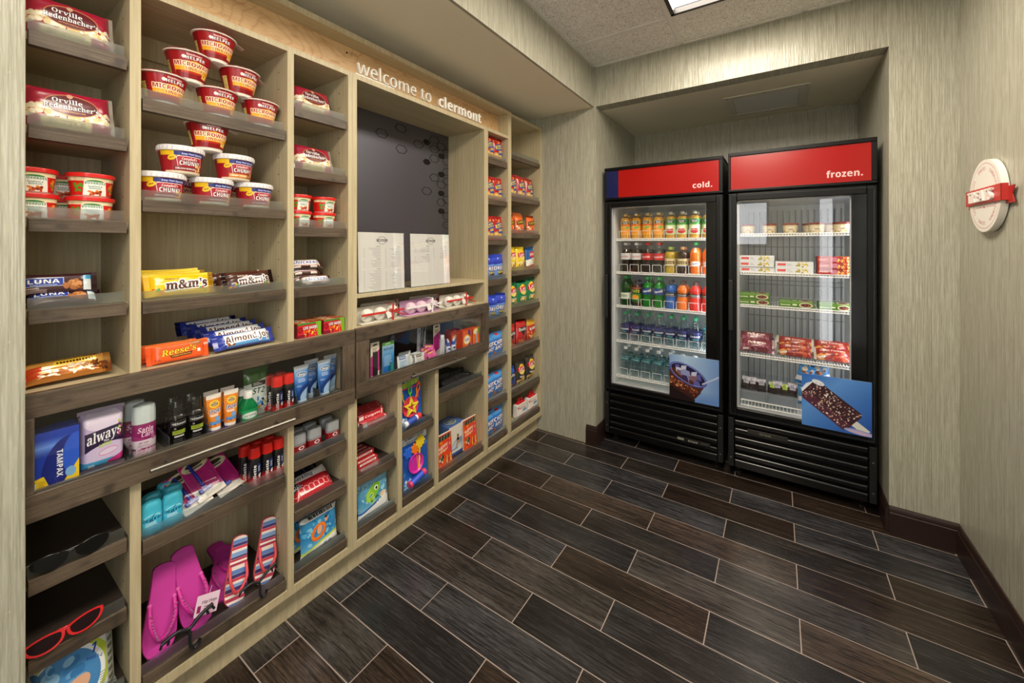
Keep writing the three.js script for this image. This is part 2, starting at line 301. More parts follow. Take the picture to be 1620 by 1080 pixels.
{
  const u = thing('shelving_unit', 'pale oak shelving unit with an open recess backed by a black board', 'shelving unit');
  const t = 2.146, c = 1.06;
  part(u, 'back_panel', oak(span(BX - 0.012, BX, 0.06, t, DZ.D3b[0], DZ.D4a[1])), OAK);
  panel(u, 'D3b', 0.112, t); panel(u, 'D4a', 0.112, t); panel(u, 'La', 0.14, 0.757); panel(u, 'Lb', 0.14, 0.757);
  plate(u, 'top_panel', t - 0.022, t, DZ.D3b[1], DZ.D4a[0]); plate(u, 'bottom_panel', 0.112, 0.14, DZ.D3b[1], DZ.D4a[0]);
  plate(u, 'counter', c - 0.02, c, DZ.D3b[1], DZ.D4a[0], BX, -1.5105); plate(u, 'deck', 0.757, 0.777, DZ.D3b[1], DZ.D4a[0]);
  plate(u, 'recess_shelf', 1.184, 1.2, DZ.D3b[1], DZ.D4a[0]);
  part(u, 'toe_kick', boxUV(span(-1.565, -1.55, 0, 0.112, DZ.D3b[0], DZ.D4a[1]), 1, 0.5), OAK);
  compartment(u, DZ.D3b[1], DZ.D4a[0], 0.79, 1.04);
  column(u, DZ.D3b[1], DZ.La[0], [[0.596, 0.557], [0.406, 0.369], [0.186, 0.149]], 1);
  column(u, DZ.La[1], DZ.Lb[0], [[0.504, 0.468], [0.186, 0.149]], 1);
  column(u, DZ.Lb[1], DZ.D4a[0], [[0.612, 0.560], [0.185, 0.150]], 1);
  display(u, -1.008, -1.921, 0.759, 1.057, -1.072, -1.865, 0.823, 1.0, -1.275, -1.658, 0.786);
  for (const k of ['La', 'Lb', 'D4a']) pegHoles(u, DZ[k][0], 0.14, 0.757);
  // black board with printed hexagons
  const b = part(u, 'board', rspan(BX, -1.808, 1.2, 2.124, DZ.D3b[1], DZ.D4a[0]), std({ color: 0x6c6c76, metalness: 0.95, roughness: 0.46 }));
  const ink = M(0x020203, 0.25), hexShape = (r, hole) => { const s = new THREE.Shape(); for (let i = 0; i < 6; i++) s[i ? 'lineTo' : 'moveTo'](r * Math.cos(i * Math.PI / 3), r * Math.sin(i * Math.PI / 3)); s.closePath(); if (hole) { const h = new THREE.Path(); for (let i = 0; i < 6; i++) h[i ? 'lineTo' : 'moveTo'](hole * Math.cos(-i * Math.PI / 3), hole * Math.sin(-i * Math.PI / 3)); h.closePath(); s.holes.push(h); } return s; };
  const ring = new THREE.ExtrudeGeometry(hexShape(0.034, 0.0305), { depth: 0.001, bevelEnabled: false }), solid = new THREE.ExtrudeGeometry(hexShape(0.025), { depth: 0.001, bevelEnabled: false });
  const dots = [[-1.377, 2.022, 0], [-1.506, 2.082, 0], [-1.511, 1.963, 0], [-1.639, 2.02, 0], [-1.705, 2.046, 1], [-1.769, 2.076, 0], [-1.769, 2.016, 0], [-1.769, 1.957, 0], [-1.83, 2.045, 0], [-1.83, 1.984, 1], [-1.705, 1.925, 1], [-1.83, 1.866, 1], [-1.769, 1.837, 0], [-1.83, 1.801, 0], [-1.705, 1.746, 0], [-1.83, 1.745, 1], [-1.83, 1.688, 0], [-1.83, 1.631, 1], [-1.881, 2.015, 0], [-1.881, 1.957, 0], [-1.881, 1.891, 0], [-1.881, 1.829, 0], [-1.881, 1.709, 0], [-1.881, 1.602, 0], [-1.881, 1.544, 0]];   // place along the board, height, solid
  for (const [z, y, k] of dots) {
    const h = part(b, 'hexagon', k ? solid : ring, ink, -1.8075, y, z); h.rotation.y = E; h.scale.set(1.25, 0.78, 1);
  }
}
{
  const u = thing('shelving_unit', 'pale oak shelving unit of two narrow snack columns next to the far wall', 'shelving unit');
  part(u, 'back_panel', oak(span(BX - 0.012, BX, 0.06, 2.146, DZ.D4b[0], DZ.D6[1])), OAK);
  panel(u, 'D4b', 0.112, 2.146); panel(u, 'D5', 0.112, 2.313); panel(u, 'D6', 0.112, 2.305);
  part(u, 'upper_back_panel', oak(span(BX - 0.012, BX, 2.146, 2.305, DZ.D5[0], DZ.D6[1])), OAK);
  plate(u, 'top_panel', 2.126, 2.146, DZ.D4b[1], DZ.D5[0]); plate(u, 'top_panel', 2.285, 2.305, DZ.D5[1], DZ.D6[0]);
  plate(u, 'bottom_panel', 0.112, 0.14, DZ.D4b[1], DZ.D5[0]); plate(u, 'bottom_panel', 0.112, 0.14, DZ.D5[1], DZ.D6[0]);
  part(u, 'toe_kick', boxUV(span(-1.565, -1.55, 0, 0.112, DZ.D4b[0], -2.595), 1, 0.5), OAK);
  column(u, DZ.D4b[1], DZ.D5[0], [[1.965, 1.926], [1.703, 1.67], [1.448, 1.414], [1.192, 1.154], [0.938, 0.893], [0.681, 0.64], [0.424, 0.38], [0.184, 0.152]]);
  column(u, DZ.D5[1], DZ.D6[0], [[2.031, 2.0], [1.746, 1.713], [1.494, 1.462], [1.233, 1.202], [0.983, 0.947], [0.696, 0.657], [0.412, 0.37], [0.185, 0.154]]);
  for (const k of ['D5', 'D6']) pegHoles(u, DZ[k][0], 0.14, 2.1);
}
{ // the header over the columns: recessed maple board under a top panel, letters on its ledge
  const u = thing('sign_header', 'long maple header board with swirling grain under a pale top ledge', 'header board');
  part(u, 'board', boxUV(span(-1.612, -1.594, 2.146, 2.29, -0.105, DZ.D5[0]), 1.2, 0.3), MAPLE);
  plate(u, 'top_panel', 2.29, 2.313, -0.105, DZ.D5[0], -1.83, FACE);
  part(u, 'screw', new THREE.CylinderGeometry(0.004, 0.004, 0.003, 8).rotateZ(E), BLACK, -1.5925, 2.262, -1.03);
  const loader = new FontLoader();
  const thin = await loader.loadAsync('fonts/droid/droid_sans_regular.typeface.json'), fat = await loader.loadAsync('fonts/droid/droid_sans_bold.typeface.json');
  const white = M(0xf2efe6, 0.4);
  const word = (text, font, z0, z1, label) => {
    const w = thing('sign_word', label, 'lettering', -1.522, 2.1545, z0, E, 'white letters of the welcome sign');
    const scale = font.data.resolution, adv = [...text].map((c) => font.data.glyphs[c].ha / scale), total = adv.reduce((a, b) => a + b, 0), size = (z0 - z1) / total * 1;
    const o = new TextGeometry('o', { font, size, depth: 0.01 }); o.computeBoundingBox(); const sy = 0.046 / (o.boundingBox.max.y - o.boundingBox.min.y);
    let x = 0;
    [...text].forEach((c, i) => {
      const g = new TextGeometry(c, { font, size: size, depth: 0.012, curveSegments: 5, bevelEnabled: true, bevelThickness: 0.0008, bevelSize: 0.0005, bevelOffset: font === thin ? -0.0014 : -0.0008, bevelSegments: 1 });
      const m = part(w, 'letter', g, white, x, 0, 0); m.scale.set(1, sy, 1); x += adv[i] * size;
    });
    return w;
  };
  const w1 = word('welcome', thin, -1.027, -1.36, 'thin raised white letters spelling welcome on the header ledge');
  part(w1, 'letter_rail', span(-0.002, 0.2, -0.006, 0, -0.003, 0.004), white);
  word('to', thin, -1.385, -1.462, 'thin raised white letters spelling to between the two longer words on the header');
  word('clermont', fat, -1.508, -1.87, 'bold raised white letters spelling the town name on the header ledge');
}
// ---------------------------------------------------------------- printed labels: one atlas, a rectangle for each design
const PAGE = 2048, pages = [];
function art(w, h, draw) {
  let p = pages[pages.length - 1];
  if (p && p.x + w + 6 > PAGE) { p.x = 3; p.y += p.row + 6; p.row = 0; }
  if (!p || p.y + h + 6 > PAGE) {
    const cv = document.createElement('canvas'); cv.width = cv.height = PAGE;
    const t = new THREE.CanvasTexture(cv); t.colorSpace = THREE.SRGBColorSpace; t.magFilter = THREE.LinearFilter;
    pages.push(p = { cv, g: cv.getContext('2d'), x: 3, y: 3, row: 0, t, m: {} });
  }
  const g = p.g, x = p.x, y = p.y;
  g.save(); g.beginPath(); g.rect(x - 2, y - 2, w + 4, h + 4); g.clip(); g.translate(x, y); draw(g, w, h); g.restore();
  p.x += w + 6; p.row = Math.max(p.row, h);
  return { p, r: [x / PAGE, 1 - (y + h) / PAGE, (x + w) / PAGE, 1 - y / PAGE] };
}
// a wrap-around label whose front half is drawn
const wart = (w, h, bg, draw) => art(Math.round(w * 2.6), h, (g) => { rect(g, -2, -2, w * 2.6 + 4, h + 4, bg); g.translate(w * 0.8, 0); draw(g, w, h); });
function P(a, rough = 0.35, o = {}) {                // the printed material of an atlas page
  const k = rough + JSON.stringify(o);
  return a.p.m[k] ??= new THREE.MeshPhysicalMaterial({ map: a.p.t, roughness: rough, ...o });
}
function U(g, a) {                                   // fit a 0..1 uv into the design's rectangle
  g = g.clone(); const uv = g.attributes.uv, [u0, v0, u1, v1] = a.r;
  for (let i = 0; i < uv.count; i++) uv.setXY(i, u0 + (u1 - u0) * Math.min(1, Math.max(0, uv.getX(i))), v0 + (v1 - v0) * Math.min(1, Math.max(0, uv.getY(i))));
  return g;
}
function rect(g, x, y, w, h, c) { g.fillStyle = c; g.fillRect(x, y, w, h); }
function ell(g, x, y, a, b, c, rot = 0) { g.fillStyle = c; g.beginPath(); g.ellipse(x, y, a, b, rot, 0, 7); g.fill(); }
function poly(g, pts, c) { g.fillStyle = c; g.beginPath(); pts.forEach(([x, y], i) => g[i ? 'lineTo' : 'moveTo'](x, y)); g.closePath(); g.fill(); }
function grad(g, x0, y0, x1, y1, ...c) { const k = g.createLinearGradient(x0, y0, x1, y1); c.forEach((v, i) => k.addColorStop(i / (c.length - 1), v)); return k; }
// text centred on x, y and squeezed to width w; o: f font, s stroke colour, l stroke width, r turn, k slant
function tx(g, s, x, y, size, fill, o = {}) {
  g.save(); g.translate(x, y); if (o.r) g.rotate(o.r); if (o.k) g.transform(1, 0, o.k, 1, 0, 0);
  g.font = (o.b ?? 'bold') + ' ' + size + 'px ' + (o.f ?? 'sans-serif'); g.textAlign = o.a ?? 'center'; g.textBaseline = 'middle';
  if (o.w) g.scale(o.w / g.measureText(s).width, 1);
  if (o.s) { g.strokeStyle = o.s; g.lineWidth = o.l ?? size / 6; g.lineJoin = 'round'; g.strokeText(s, 0, 0); }
  g.fillStyle = fill; g.fillText(s, 0, 0); g.restore();
}
function blobs(g, n, x, y, w, h, r0, r1, cols) { for (let i = 0; i < n; i++) ell(g, x + rnd() * w, y + rnd() * h, rr(r0, r1), rr(r0, r1) * rr(0.6, 1), cols[Math.floor(rnd() * cols.length)], rnd() * 3); }
function lines(g, x, y, w, n, step, c, th = 1) { for (let i = 0; i < n; i++) rect(g, x, y + i * step, w * rr(0.6, 1), th, c); }

// ---------------------------------------------------------------- product shapes (base at y 0, front towards +z)
// rings of superellipses: [y, half width, half depth, exponent, z shift]
function loft(secs, seg = 24, caps = true) {
  const pos = [], uv = [], idx = [], y0 = secs[0][0], y1 = secs[secs.length - 1][0];
  for (const [y, a, b, n = 2, zc = 0] of secs) for (let k = 0; k <= seg; k++) {
    const f = -Math.PI + (k / seg) * 2 * Math.PI, s = Math.sin(f), c = Math.cos(f);
    pos.push(a * Math.sign(s) * Math.abs(s) ** (2 / n), y, b * Math.sign(c) * Math.abs(c) ** (2 / n) + zc); uv.push(k / seg, (y - y0) / (y1 - y0 || 1));
  }
  const W = seg + 1;
  for (let j = 0; j < secs.length - 1; j++) for (let k = 0; k < seg; k++) { const a = j * W + k; idx.push(a, a + 1, a + W + 1, a, a + W + 1, a + W); }
  if (caps) for (const [j, up] of [[0, 0], [secs.length - 1, 1]]) {
    const c = pos.length / 3, [y, , , , zc = 0] = secs[j]; pos.push(0, y, zc); uv.push(0.5, up);
    for (let k = 0; k < seg; k++) up ? idx.push(c, j * W + k, j * W + k + 1) : idx.push(c, j * W + k + 1, j * W + k);
  }
  const g = new THREE.BufferGeometry(); g.setAttribute('position', new THREE.Float32BufferAttribute(pos, 3)); g.setAttribute('uv', new THREE.Float32BufferAttribute(uv, 2)); g.setIndex(idx); g.computeVertexNormals();
  return toCreasedNormals(g, 0.75);
}
const turn = (pts, seg = 24, caps = true) => loft(pts.map(([y, r]) => [y, r, r]), seg, caps);
// wrapper: front and back skins puffed between two seals; axis 'y' seals top and bottom, 'x' left and right
function wrapper(w, h, t, o = {}) {
  const { axis = 'y', seal = 0.012, sd = 1, puff = 3, wr = 0.16, nu = 14, nv = 18, taper = 0 } = o;
  const build = (v0, v1, isSeal, two) => {
    const pos = [], uv = [], idx = [];
    for (const side of two ? [1, -1] : [1]) {
      const base = pos.length / 3, mv = isSeal ? 4 : nv;
      for (let j = 0; j <= mv; j++) for (let i = 0; i <= nu; i++) {
        const a = i / nu, b = v0 + (v1 - v0) * (j / mv), L = axis === 'y' ? h : w, C = axis === 'y' ? w : h;
        const bb = Math.min(1, Math.max(0, (b * L - seal) / (L - 2 * seal))), e = Math.pow(Math.max(0, 1 - Math.abs(2 * bb - 1) ** puff), 0.6), c = Math.pow(Math.max(0, 1 - Math.abs(2 * a - 1) ** puff), 0.6);
        let z = t / 2 * e * c * side;
        const fold = vnoise(a * 9 + sd * 3.1, b * 4 + sd, 64, 64, sd) - 0.5, near = Math.exp(-Math.min(bb, 1 - bb) * 7);
        z += isSeal ? (vnoise(a * 5 + sd, b * 2, 64, 64, sd + 5) - 0.5) * t * 0.16 : side * t * wr * fold * (0.35 + near) * c * Math.min(1, e * 2);
        const pinch = 1 - 0.05 * e + 0.012 * (vnoise(b * 6, a + sd, 64, 64, sd + 9) - 0.5);
        let x = (a - 0.5) * C * pinch, y = b * L; if (axis === 'y') x *= 1 - taper * b;
        if (axis === 'y') { pos.push(x, y, z); uv.push(a, b); } else { pos.push(y - w / 2, x + h / 2, z); uv.push(b, a); }
      }
      const W = nu + 1, f = (axis === 'y') === (side > 0);
      for (let j = 0; j < mv; j++) for (let i = 0; i < nu; i++) { const q = base + j * W + i, A = [q, q + 1, q + W + 1], B = [q, q + W + 1, q + W]; f ? idx.push(...A, ...B) : idx.push(A[0], A[2], A[1], B[0], B[2], B[1]); }
    }
    const g = new THREE.BufferGeometry(); g.setAttribute('position', new THREE.Float32BufferAttribute(pos, 3)); g.setAttribute('uv', new THREE.Float32BufferAttribute(uv, 2)); g.setIndex(idx); g.computeVertexNormals(); return g;
  };
  const s = seal / (axis === 'y' ? h : w);
  return { body: build(s, 1 - s, false, true), seals: [build(0, s, true, true), build(1 - s, 1, true, true)] };
}
function bag(w, h, t, a, o = {}) {                    // a printed wrapper as a prototype
  const g = group('bag'), k = wrapper(w, h, t, o), m = P(a, o.rough ?? 0.3, { clearcoat: 0.5, clearcoatRoughness: 0.15, ...(o.foil ? { metalness: 0.35 } : {}) });
  part(g, 'wrapper', U(k.body, a), m); for (const s of k.seals) part(g, 'seal', U(s, a), o.sealMat ?? m); return g;
}
// carton: design on the front, plain or printed other sides
function cartonGeo(w, h, d, r, front, side, top) {
  let g = new RoundedBoxGeometry(w, h, d, 1, r); const groups = g.groups.map((x) => ({ ...x })); g = g.index ? g.toNonIndexed() : g;
  const uv = g.attributes.uv, n = g.attributes.normal, p = g.attributes.position;
  for (let i = 0; i < p.count; i += 3) {
    const c = [0, 1, 2].map((k) => [Math.abs(n.getX(i)) + Math.abs(n.getX(i + 1)) + Math.abs(n.getX(i + 2)), Math.abs(n.getY(i)) + Math.abs(n.getY(i + 1)) + Math.abs(n.getY(i + 2)), n.getZ(i) + n.getZ(i + 1) + n.getZ(i + 2)][k]);
    const isTop = c[1] > c[0] && c[1] > Math.abs(c[2]), isFront = !isTop && Math.abs(c[2]) > c[0], a = isFront ? front : isTop ? top ?? side : side;
    for (let k = i; k < i + 3; k++) {
      const u = isTop ? p.getX(k) / w + 0.5 : isFront ? p.getX(k) / w + 0.5 : 0.5 - p.getZ(k) / d * Math.sign(p.getX(k)), v = isTop ? 0.5 - p.getZ(k) / d : p.getY(k) / h + 0.5;
      uv.setXY(k, a.r[0] + (a.r[2] - a.r[0]) * Math.min(1, Math.max(0, u)), a.r[1] + (a.r[3] - a.r[1]) * Math.min(1, Math.max(0, v)));
    }
  }
  return g.translate(0, h / 2, 0);
}
const flat = {};
const plain = (c) => flat[c] ??= art(8, 8, (g) => rect(g, -2, -2, 12, 12, c));
function carton(w, h, d, front, side, o = {}) {
  const g = group('carton'); part(g, 'carton', cartonGeo(w, h, d, o.r ?? 0.0012, front, typeof side === 'string' ? plain(side) : side, o.top), P(front, o.rough ?? 0.4));
  if (o.flap !== 0) part(g, 'flap', span(-w / 2 + 0.001, w / 2 - 0.001, h - 0.0002, h + 0.0006, -d / 2 + 0.001, d * 0.25), M(o.flap ?? 0xd8d4cc, 0.5));
  return g;
}
// flat upright panel of print (menus, books, cards)
const sheet = (w, h, a, t = 0.001) => cartonGeo(w, h, t, Math.min(0.0004, t / 3), a, plain('#e8e6e0'));
// ---------------------------------------------------------------- goods: one prototype of each kind
const G = {};
{ // popcorn bag, folded flat and leaning
  const a = art(320, 190, (g, w, h) => {
    rect(g, -2, -2, w + 4, h + 4, '#a01235'); rect(g, 0, 0, w, 20, '#b81c40'); blobs(g, 150, 10, 95, w - 20, 50, 8, 15, ['#f3ead0', '#e8d7a4', '#fff8e6', '#d9bf83']);
    ell(g, 165, 80, 92, 52, '#c58a54'); ell(g, 165, 80, 88, 48, '#5e0d1e'); tx(g, 'Orville', 150, 62, 30, '#fff', { f: 'serif', w: 105, r: 0.03, s: '#2a0610', l: 4 }); tx(g, "Redenbacher's", 165, 90, 30, '#fff', { f: 'serif', w: 190, s: '#2a0610', l: 4 }); tx(g, 'GOURMET POPPING CORN', 165, 112, 8, '#d9a75c', { w: 90 });
    ell(g, 160, 34, 11, 11, '#c9a184'); rect(g, 0, 148, w, 44, '#94304f'); rect(g, 60, 148, 170, 44, '#d9c795'); tx(g, 'BUTTER', 145, 168, 30, '#7d6a52', { f: 'serif', w: 130 });
  });
  G.popcorn = bag(0.165, 0.112, 0.04, a, { axis: 'x', seal: 0.008, sd: 3, puff: 6, wr: 0.2, sealMat: M(0xc9c2b8, 0.2, { metalness: 0.3 }) });
}
{ // microwave noodle cup
  const a = wart(230, 150, '#8f1119', (g, w, h) => {
    rect(g, 0, 0, w, h, '#a3141d'); g.save(); poly(g, [[10, 66], [120, 48], [w - 8, 66], [w - 12, 140], [16, 140]], '#f8b020'); poly(g, [[16, 110], [w - 12, 110], [w - 12, 150], [16, 150]], '#8e0f17'); g.restore();
    tx(g, 'Hamburger', 115, 16, 12, '#fff', { f: 'serif', w: 70 }); tx(g, 'HELPER', 120, 34, 25, '#fff', { w: 96, s: '#5d0a0f', l: 4 }); ell(g, 66, 32, 9, 10, '#f3f0ea');
    tx(g, 'MICROWAVE', 115, 70, 33, '#b01018', { w: 204, s: '#fff0c8', l: 8 }); tx(g, 'SINGLES', 125, 96, 22, '#b01018', { w: 110, s: '#ffe7a0', l: 4 });
    rect(g, 50, 112, 110, 9, '#c9301c'); blobs(g, 26, 165, 100, 40, 34, 5, 10, ['#e8b23c', '#f7d77a', '#c98b22']); rect(g, -60, 52, 40, 84, '#e2d27a'); lines(g, -58, 58, 36, 12, 6, '#5a4a20', 2); rect(g, w + 20, 30, 40, 90, '#d8c670');
  });
  const g = G.noodles = group('cup');
  part(g, 'cup', turn([[0, 0.036], [0.002, 0.0385], [0.01, 0.039], [0.1, 0.0565]], 28), M(0xe9e4d8, 0.4));
  part(g, 'sleeve', U(turn([[0.012, 0.0398], [0.1, 0.0568]], 36, false), a), P(a, 0.28));
  part(g, 'rim', turn([[0.0985, 0.0565], [0.099, 0.0615], [0.1025, 0.062], [0.104, 0.0595], [0.104, 0.05]], 32), M(0xece2d6, 0.35));
  part(g, 'lid_film', loft([[0.1042, 0.0605, 0.0605], [0.105, 0.0605, 0.0605]], 28), M(0xb01722, 0.25, { clearcoat: 0.5 }));
  const tab = part(g, 'lid_tab', at(new RoundedBoxGeometry(0.03, 0.0012, 0.022, 1, 0.0005), 0.014, 0, 0), M(0xc9bcae, 0.3), 0.053, 0.103, 0.012); tab.rotation.z = -0.5;
  const R = g.clone();
}
{ // soup bowl
  const mk = (band, soup) => wart(250, 120, '#8c1420', (g, w, h) => {
    rect(g, -160, 0, w + 320, h, '#a01824'); rect(g, -20, 0, 110, 26, '#f0c020'); ell(g, 50, 38, 24, 14, '#f2cf2a', -0.3); tx(g, 'NEW!', 50, 38, 11, '#7a1010', { r: -0.2 }); rect(g, 62, 2, w - 42, 22, '#26307c'); tx(g, 'Easy Peel Opening', 158, 13, 14, '#dfe4ff', { w: 120, k: -0.2 });
    poly(g, [[72, 34], [80, 26], [206, 26], [220, 60], [206, 96], [80, 96]], '#fff'); poly(g, [[75, 35], [82, 29], [204, 29], [216, 60], [204, 94], [82, 94]], '#b01a28'); tx(g, "Campbell's", 140, 40, 18, '#fff', { f: 'serif', w: 84, k: -0.2 }); tx(g, 'CHUNKY', 145, 64, 34, '#fff', { w: 118, s: '#3a0a10', l: 5 });
    rect(g, 56, 84, 130, 22, band); tx(g, soup, 120, 95, 12, '#fff', { w: 110 }); blobs(g, 26, 180, 72, 46, 34, 5, 10, ['#c8622c', '#e8b060', '#7c3a1a', '#f0dca8']); rect(g, 0, 108, w, 12, '#d9cbb0');
  });
  const mkBowl = (a) => { const g = group('bowl');
    part(g, 'bowl', turn([[0, 0.04], [0.003, 0.044], [0.072, 0.054]], 28), M(0xd9cdb8, 0.4)); part(g, 'sleeve', U(turn([[0.004, 0.0447], [0.07, 0.0544]], 36, false), a), P(a, 0.3));
    part(g, 'lid', turn([[0.07, 0.0555], [0.071, 0.0585], [0.084, 0.0585], [0.087, 0.0565], [0.087, 0.053], [0.085, 0.0515]], 32), M(0xe4e2e4, 0.35)); 
    const ribs = []; for (let i = 0; i < 30; i++) { const f = i / 30 * 6.283; ribs.push(box(0.004, 0.01, 0.0012).rotateY(f).translate(0.0585 * Math.sin(f), 0.078, 0.0585 * Math.cos(f))); }
    part(g, 'lid_ribs', merge(ribs), M(0xd8d6da, 0.35)); return g; };
  G.soup = mkBowl(mk('#7a1c1c', 'SIRLOIN BURGER')); G.soup2 = mkBowl(mk('#d8902c', 'CREAMY CHICKEN'));
}
{ // pasta bowl with a red lid
  const a = wart(230, 110, '#c41a16', (g, w, h) => {
    rect(g, -150, 0, w + 300, h, '#cf1f1a'); rect(g, -40, 0, w + 80, 22, '#f1e1b4'); lines(g, 20, 8, 60, 2, 6, '#9a8a5a', 2); poly(g, [[70, 22], [165, 22], [178, 110], [60, 110]], '#f6f2e8'); ell(g, 118, 26, 40, 12, '#2f7a34'); tx(g, 'BOYARDEE', 118, 34, 22, '#2e6b2c', { w: 94, s: '#fff', l: 4 });
    tx(g, "Spaghetti &", 118, 54, 12, '#4a7a78', { w: 64 }); tx(g, 'Meatballs', 118, 66, 12, '#4a7a78', { w: 56 }); blobs(g, 16, 90, 80, 60, 26, 6, 11, ['#c04a1c', '#e07a30', '#8e2c12']); blobs(g, 14, 16, 40, 44, 50, 6, 12, ['#5a9a2a', '#e0561e', '#c8281a']); blobs(g, 14, 182, 40, 40, 50, 6, 12, ['#f0a83a', '#e8561e', '#5a9a2a']);
  });
  const g = G.pasta = group('bowl');
  part(g, 'bowl', turn([[0, 0.034], [0.003, 0.037], [0.052, 0.0425]], 28), M(0xe6dccb, 0.35)); part(g, 'sleeve', U(turn([[0.003, 0.0376], [0.05, 0.0429]], 36, false), a), P(a, 0.3));
  part(g, 'lid', turn([[0.05, 0.043], [0.051, 0.0468], [0.058, 0.0475], [0.0615, 0.046], [0.062, 0.042], [0.06, 0.041]], 32), M(0xd11f1c, 0.3));
}
const barArt = (w, h, f) => art(w, h, f);
{
  const a = art(300, 120, (g, w, h) => { rect(g, -2, -2, w + 4, h + 4, '#3c1c24'); rect(g, 14, 22, 150, 52, '#c9d4e8'); rect(g, 17, 25, 144, 46, '#233f9e'); tx(g, 'LUNA', 88, 44, 34, '#fff', { w: 120 }); tx(g, 'WHOLE NUTRITION BAR', 88, 64, 7, '#dfe6ff', { w: 100 }); tx(g, 'CARAMEL', 44, 84, 11, '#eadfd8', { w: 56 }); lines(g, 18, 93, 90, 3, 7, '#b7a3a0', 3); blobs(g, 18, 170, 40, 70, 60, 10, 16, ['#a86a3a', '#c98a52', '#7a4522']); rect(g, 240, 14, 34, 92, '#d9e4e8'); rect(g, 240, 14, 34, 26, '#3f9ccb'); });
  G.fruitbar = bag(0.13, 0.052, 0.022, a, { axis: 'x', seal: 0.01, sd: 11, puff: 5, rough: 0.25 });
  const b = art(300, 110, (g, w, h) => { rect(g, -2, -2, w + 4, h + 4, grad(g, 0, 0, 0, h, '#c98a3c', '#e8b560', '#a85c1e', '#c88436')); rect(g, 0, 26, 70, 60, '#d4491c'); poly(g, [[110, 12], [250, 12], [244, 34], [104, 34]], '#efd23a'); for (let i = 0; i < 12; i++) rect(g, 116 + i * 10.5, 17, rr(5, 9), 13, '#5c2410'); blobs(g, 40, 60, 44, 180, 44, 4, 14, ['#fff4e4', '#e8d0b0', '#c88a4a', '#f6e8d0']); blobs(g, 20, 230, 40, 60, 50, 6, 12, ['#8a4a1c', '#d89a4a', '#5c2a10']); });
  G.nutbar = bag(0.15, 0.046, 0.024, b, { axis: 'x', seal: 0.012, sd: 5, puff: 4, wr: 0.3, rough: 0.18, foil: 1 });
  const c = (bg, hi, peanut) => art(300, 120, (g, w, h) => { rect(g, -2, -2, w + 4, h + 4, bg); rect(g, 0, 0, w, 14, hi); tx(g, "m&m's", 174, 66, 66, '#fff', { w: 186, s: '#fff', l: 16, k: -0.15, f: 'serif', r: -0.07 }); tx(g, "m&m's", 174, 66, 66, '#4a2418', { w: 186, k: -0.15, f: 'serif', r: -0.07, s: '#4a2418', l: 4 }); tx(g, peanut, 110, 34, 14, peanut === 'PEANUT' ? '#3a2410' : '#e8d9c8', { w: 60 }); blobs(g, 10, 30, 84, 44, 26, 7, 9, ['#2f9a3a', '#2f62c8', '#e08a1c', '#cf2a20', '#f0c81e']); blobs(g, 6, 210, 88, 60, 20, 7, 9, ['#cf2a20', '#f0c81e', '#2f9a3a']); });
  G.candyYellow = bag(0.15, 0.062, 0.026, c('#f2c414', '#f9dc52', 'PEANUT'), { axis: 'x', seal: 0.011, sd: 21, puff: 3, wr: 0.25, rough: 0.25 });
  G.candyBrown = bag(0.14, 0.06, 0.026, c('#46221a', '#5c3024', 'MILK'), { axis: 'x', seal: 0.011, sd: 23, puff: 3, wr: 0.25, rough: 0.25 });
  const d = art(300, 120, (g, w, h) => { rect(g, -2, -2, w + 4, h + 4, '#ee5a1c'); rect(g, 0, 0, w, 10, '#f58040'); tx(g, "Reese's", 150, 54, 52, '#f8d21e', { w: 170, k: -0.2, r: -0.08, s: '#7a2a10', l: 5, f: 'serif' }); poly(g, [[100, 80], [214, 70], [206, 92], [112, 98]], '#5c2410'); tx(g, '2 PEANUT BUTTER CUPS', 158, 85, 10, '#f4d45a', { w: 92, r: -0.06 }); poly(g, [[190, 8], [262, 4], [258, 34], [228, 40]], '#b06a34'); rect(g, 238, 60, 16, 22, '#efe6dc'); lines(g, 34, 92, 34, 2, 7, '#7a2a10', 3); });
  G.peanutcup = bag(0.146, 0.056, 0.022, d, { axis: 'x', seal: 0.011, sd: 31, puff: 6, wr: 0.12 });
  const e = (cc) => art(300, 100, (g, w, h) => { rect(g, -2, -2, w + 4, h + 4, '#2338a0'); poly(g, [[46, 14], [262, 6], [276, 92], [56, 94]], '#dfe8f4'); poly(g, [[52, 60], [274, 54], [276, 92], [56, 94]], '#5a9cd8'); tx(g, 'Almond Joy', 164, 46, 60, '#4a1c12', { w: 226, s: '#fff', l: 12, r: -0.04 }); blobs(g, 6, 60, 70, 30, 16, 7, 10, ['#8a4a24', '#f4ece0']); });
  G.coconutbar = bag(0.152, 0.044, 0.024, e(), { axis: 'x', seal: 0.012, sd: 41, puff: 4, wr: 0.22 });
  const f = art(300, 100, (g, w, h) => { rect(g, -2, -2, w + 4, h + 4, '#4a2a20'); rect(g, 20, 12, 260, 62, '#e8e4e0'); tx(g, 'SNICKERS', 150, 44, 44, '#24389a', { w: 220, k: -0.2, s: '#fff', l: 5 }); rect(g, 20, 10, 260, 4, '#c02a24'); rect(g, 20, 74, 260, 4, '#c02a24'); rect(g, 40, 82, 60, 14, '#e8e4e0'); rect(g, 180, 82, 60, 14, '#e8e4e0'); });
  G.caramelbar = bag(0.125, 0.04, 0.026, f, { axis: 'x', seal: 0.011, sd: 51, puff: 5, wr: 0.15 });
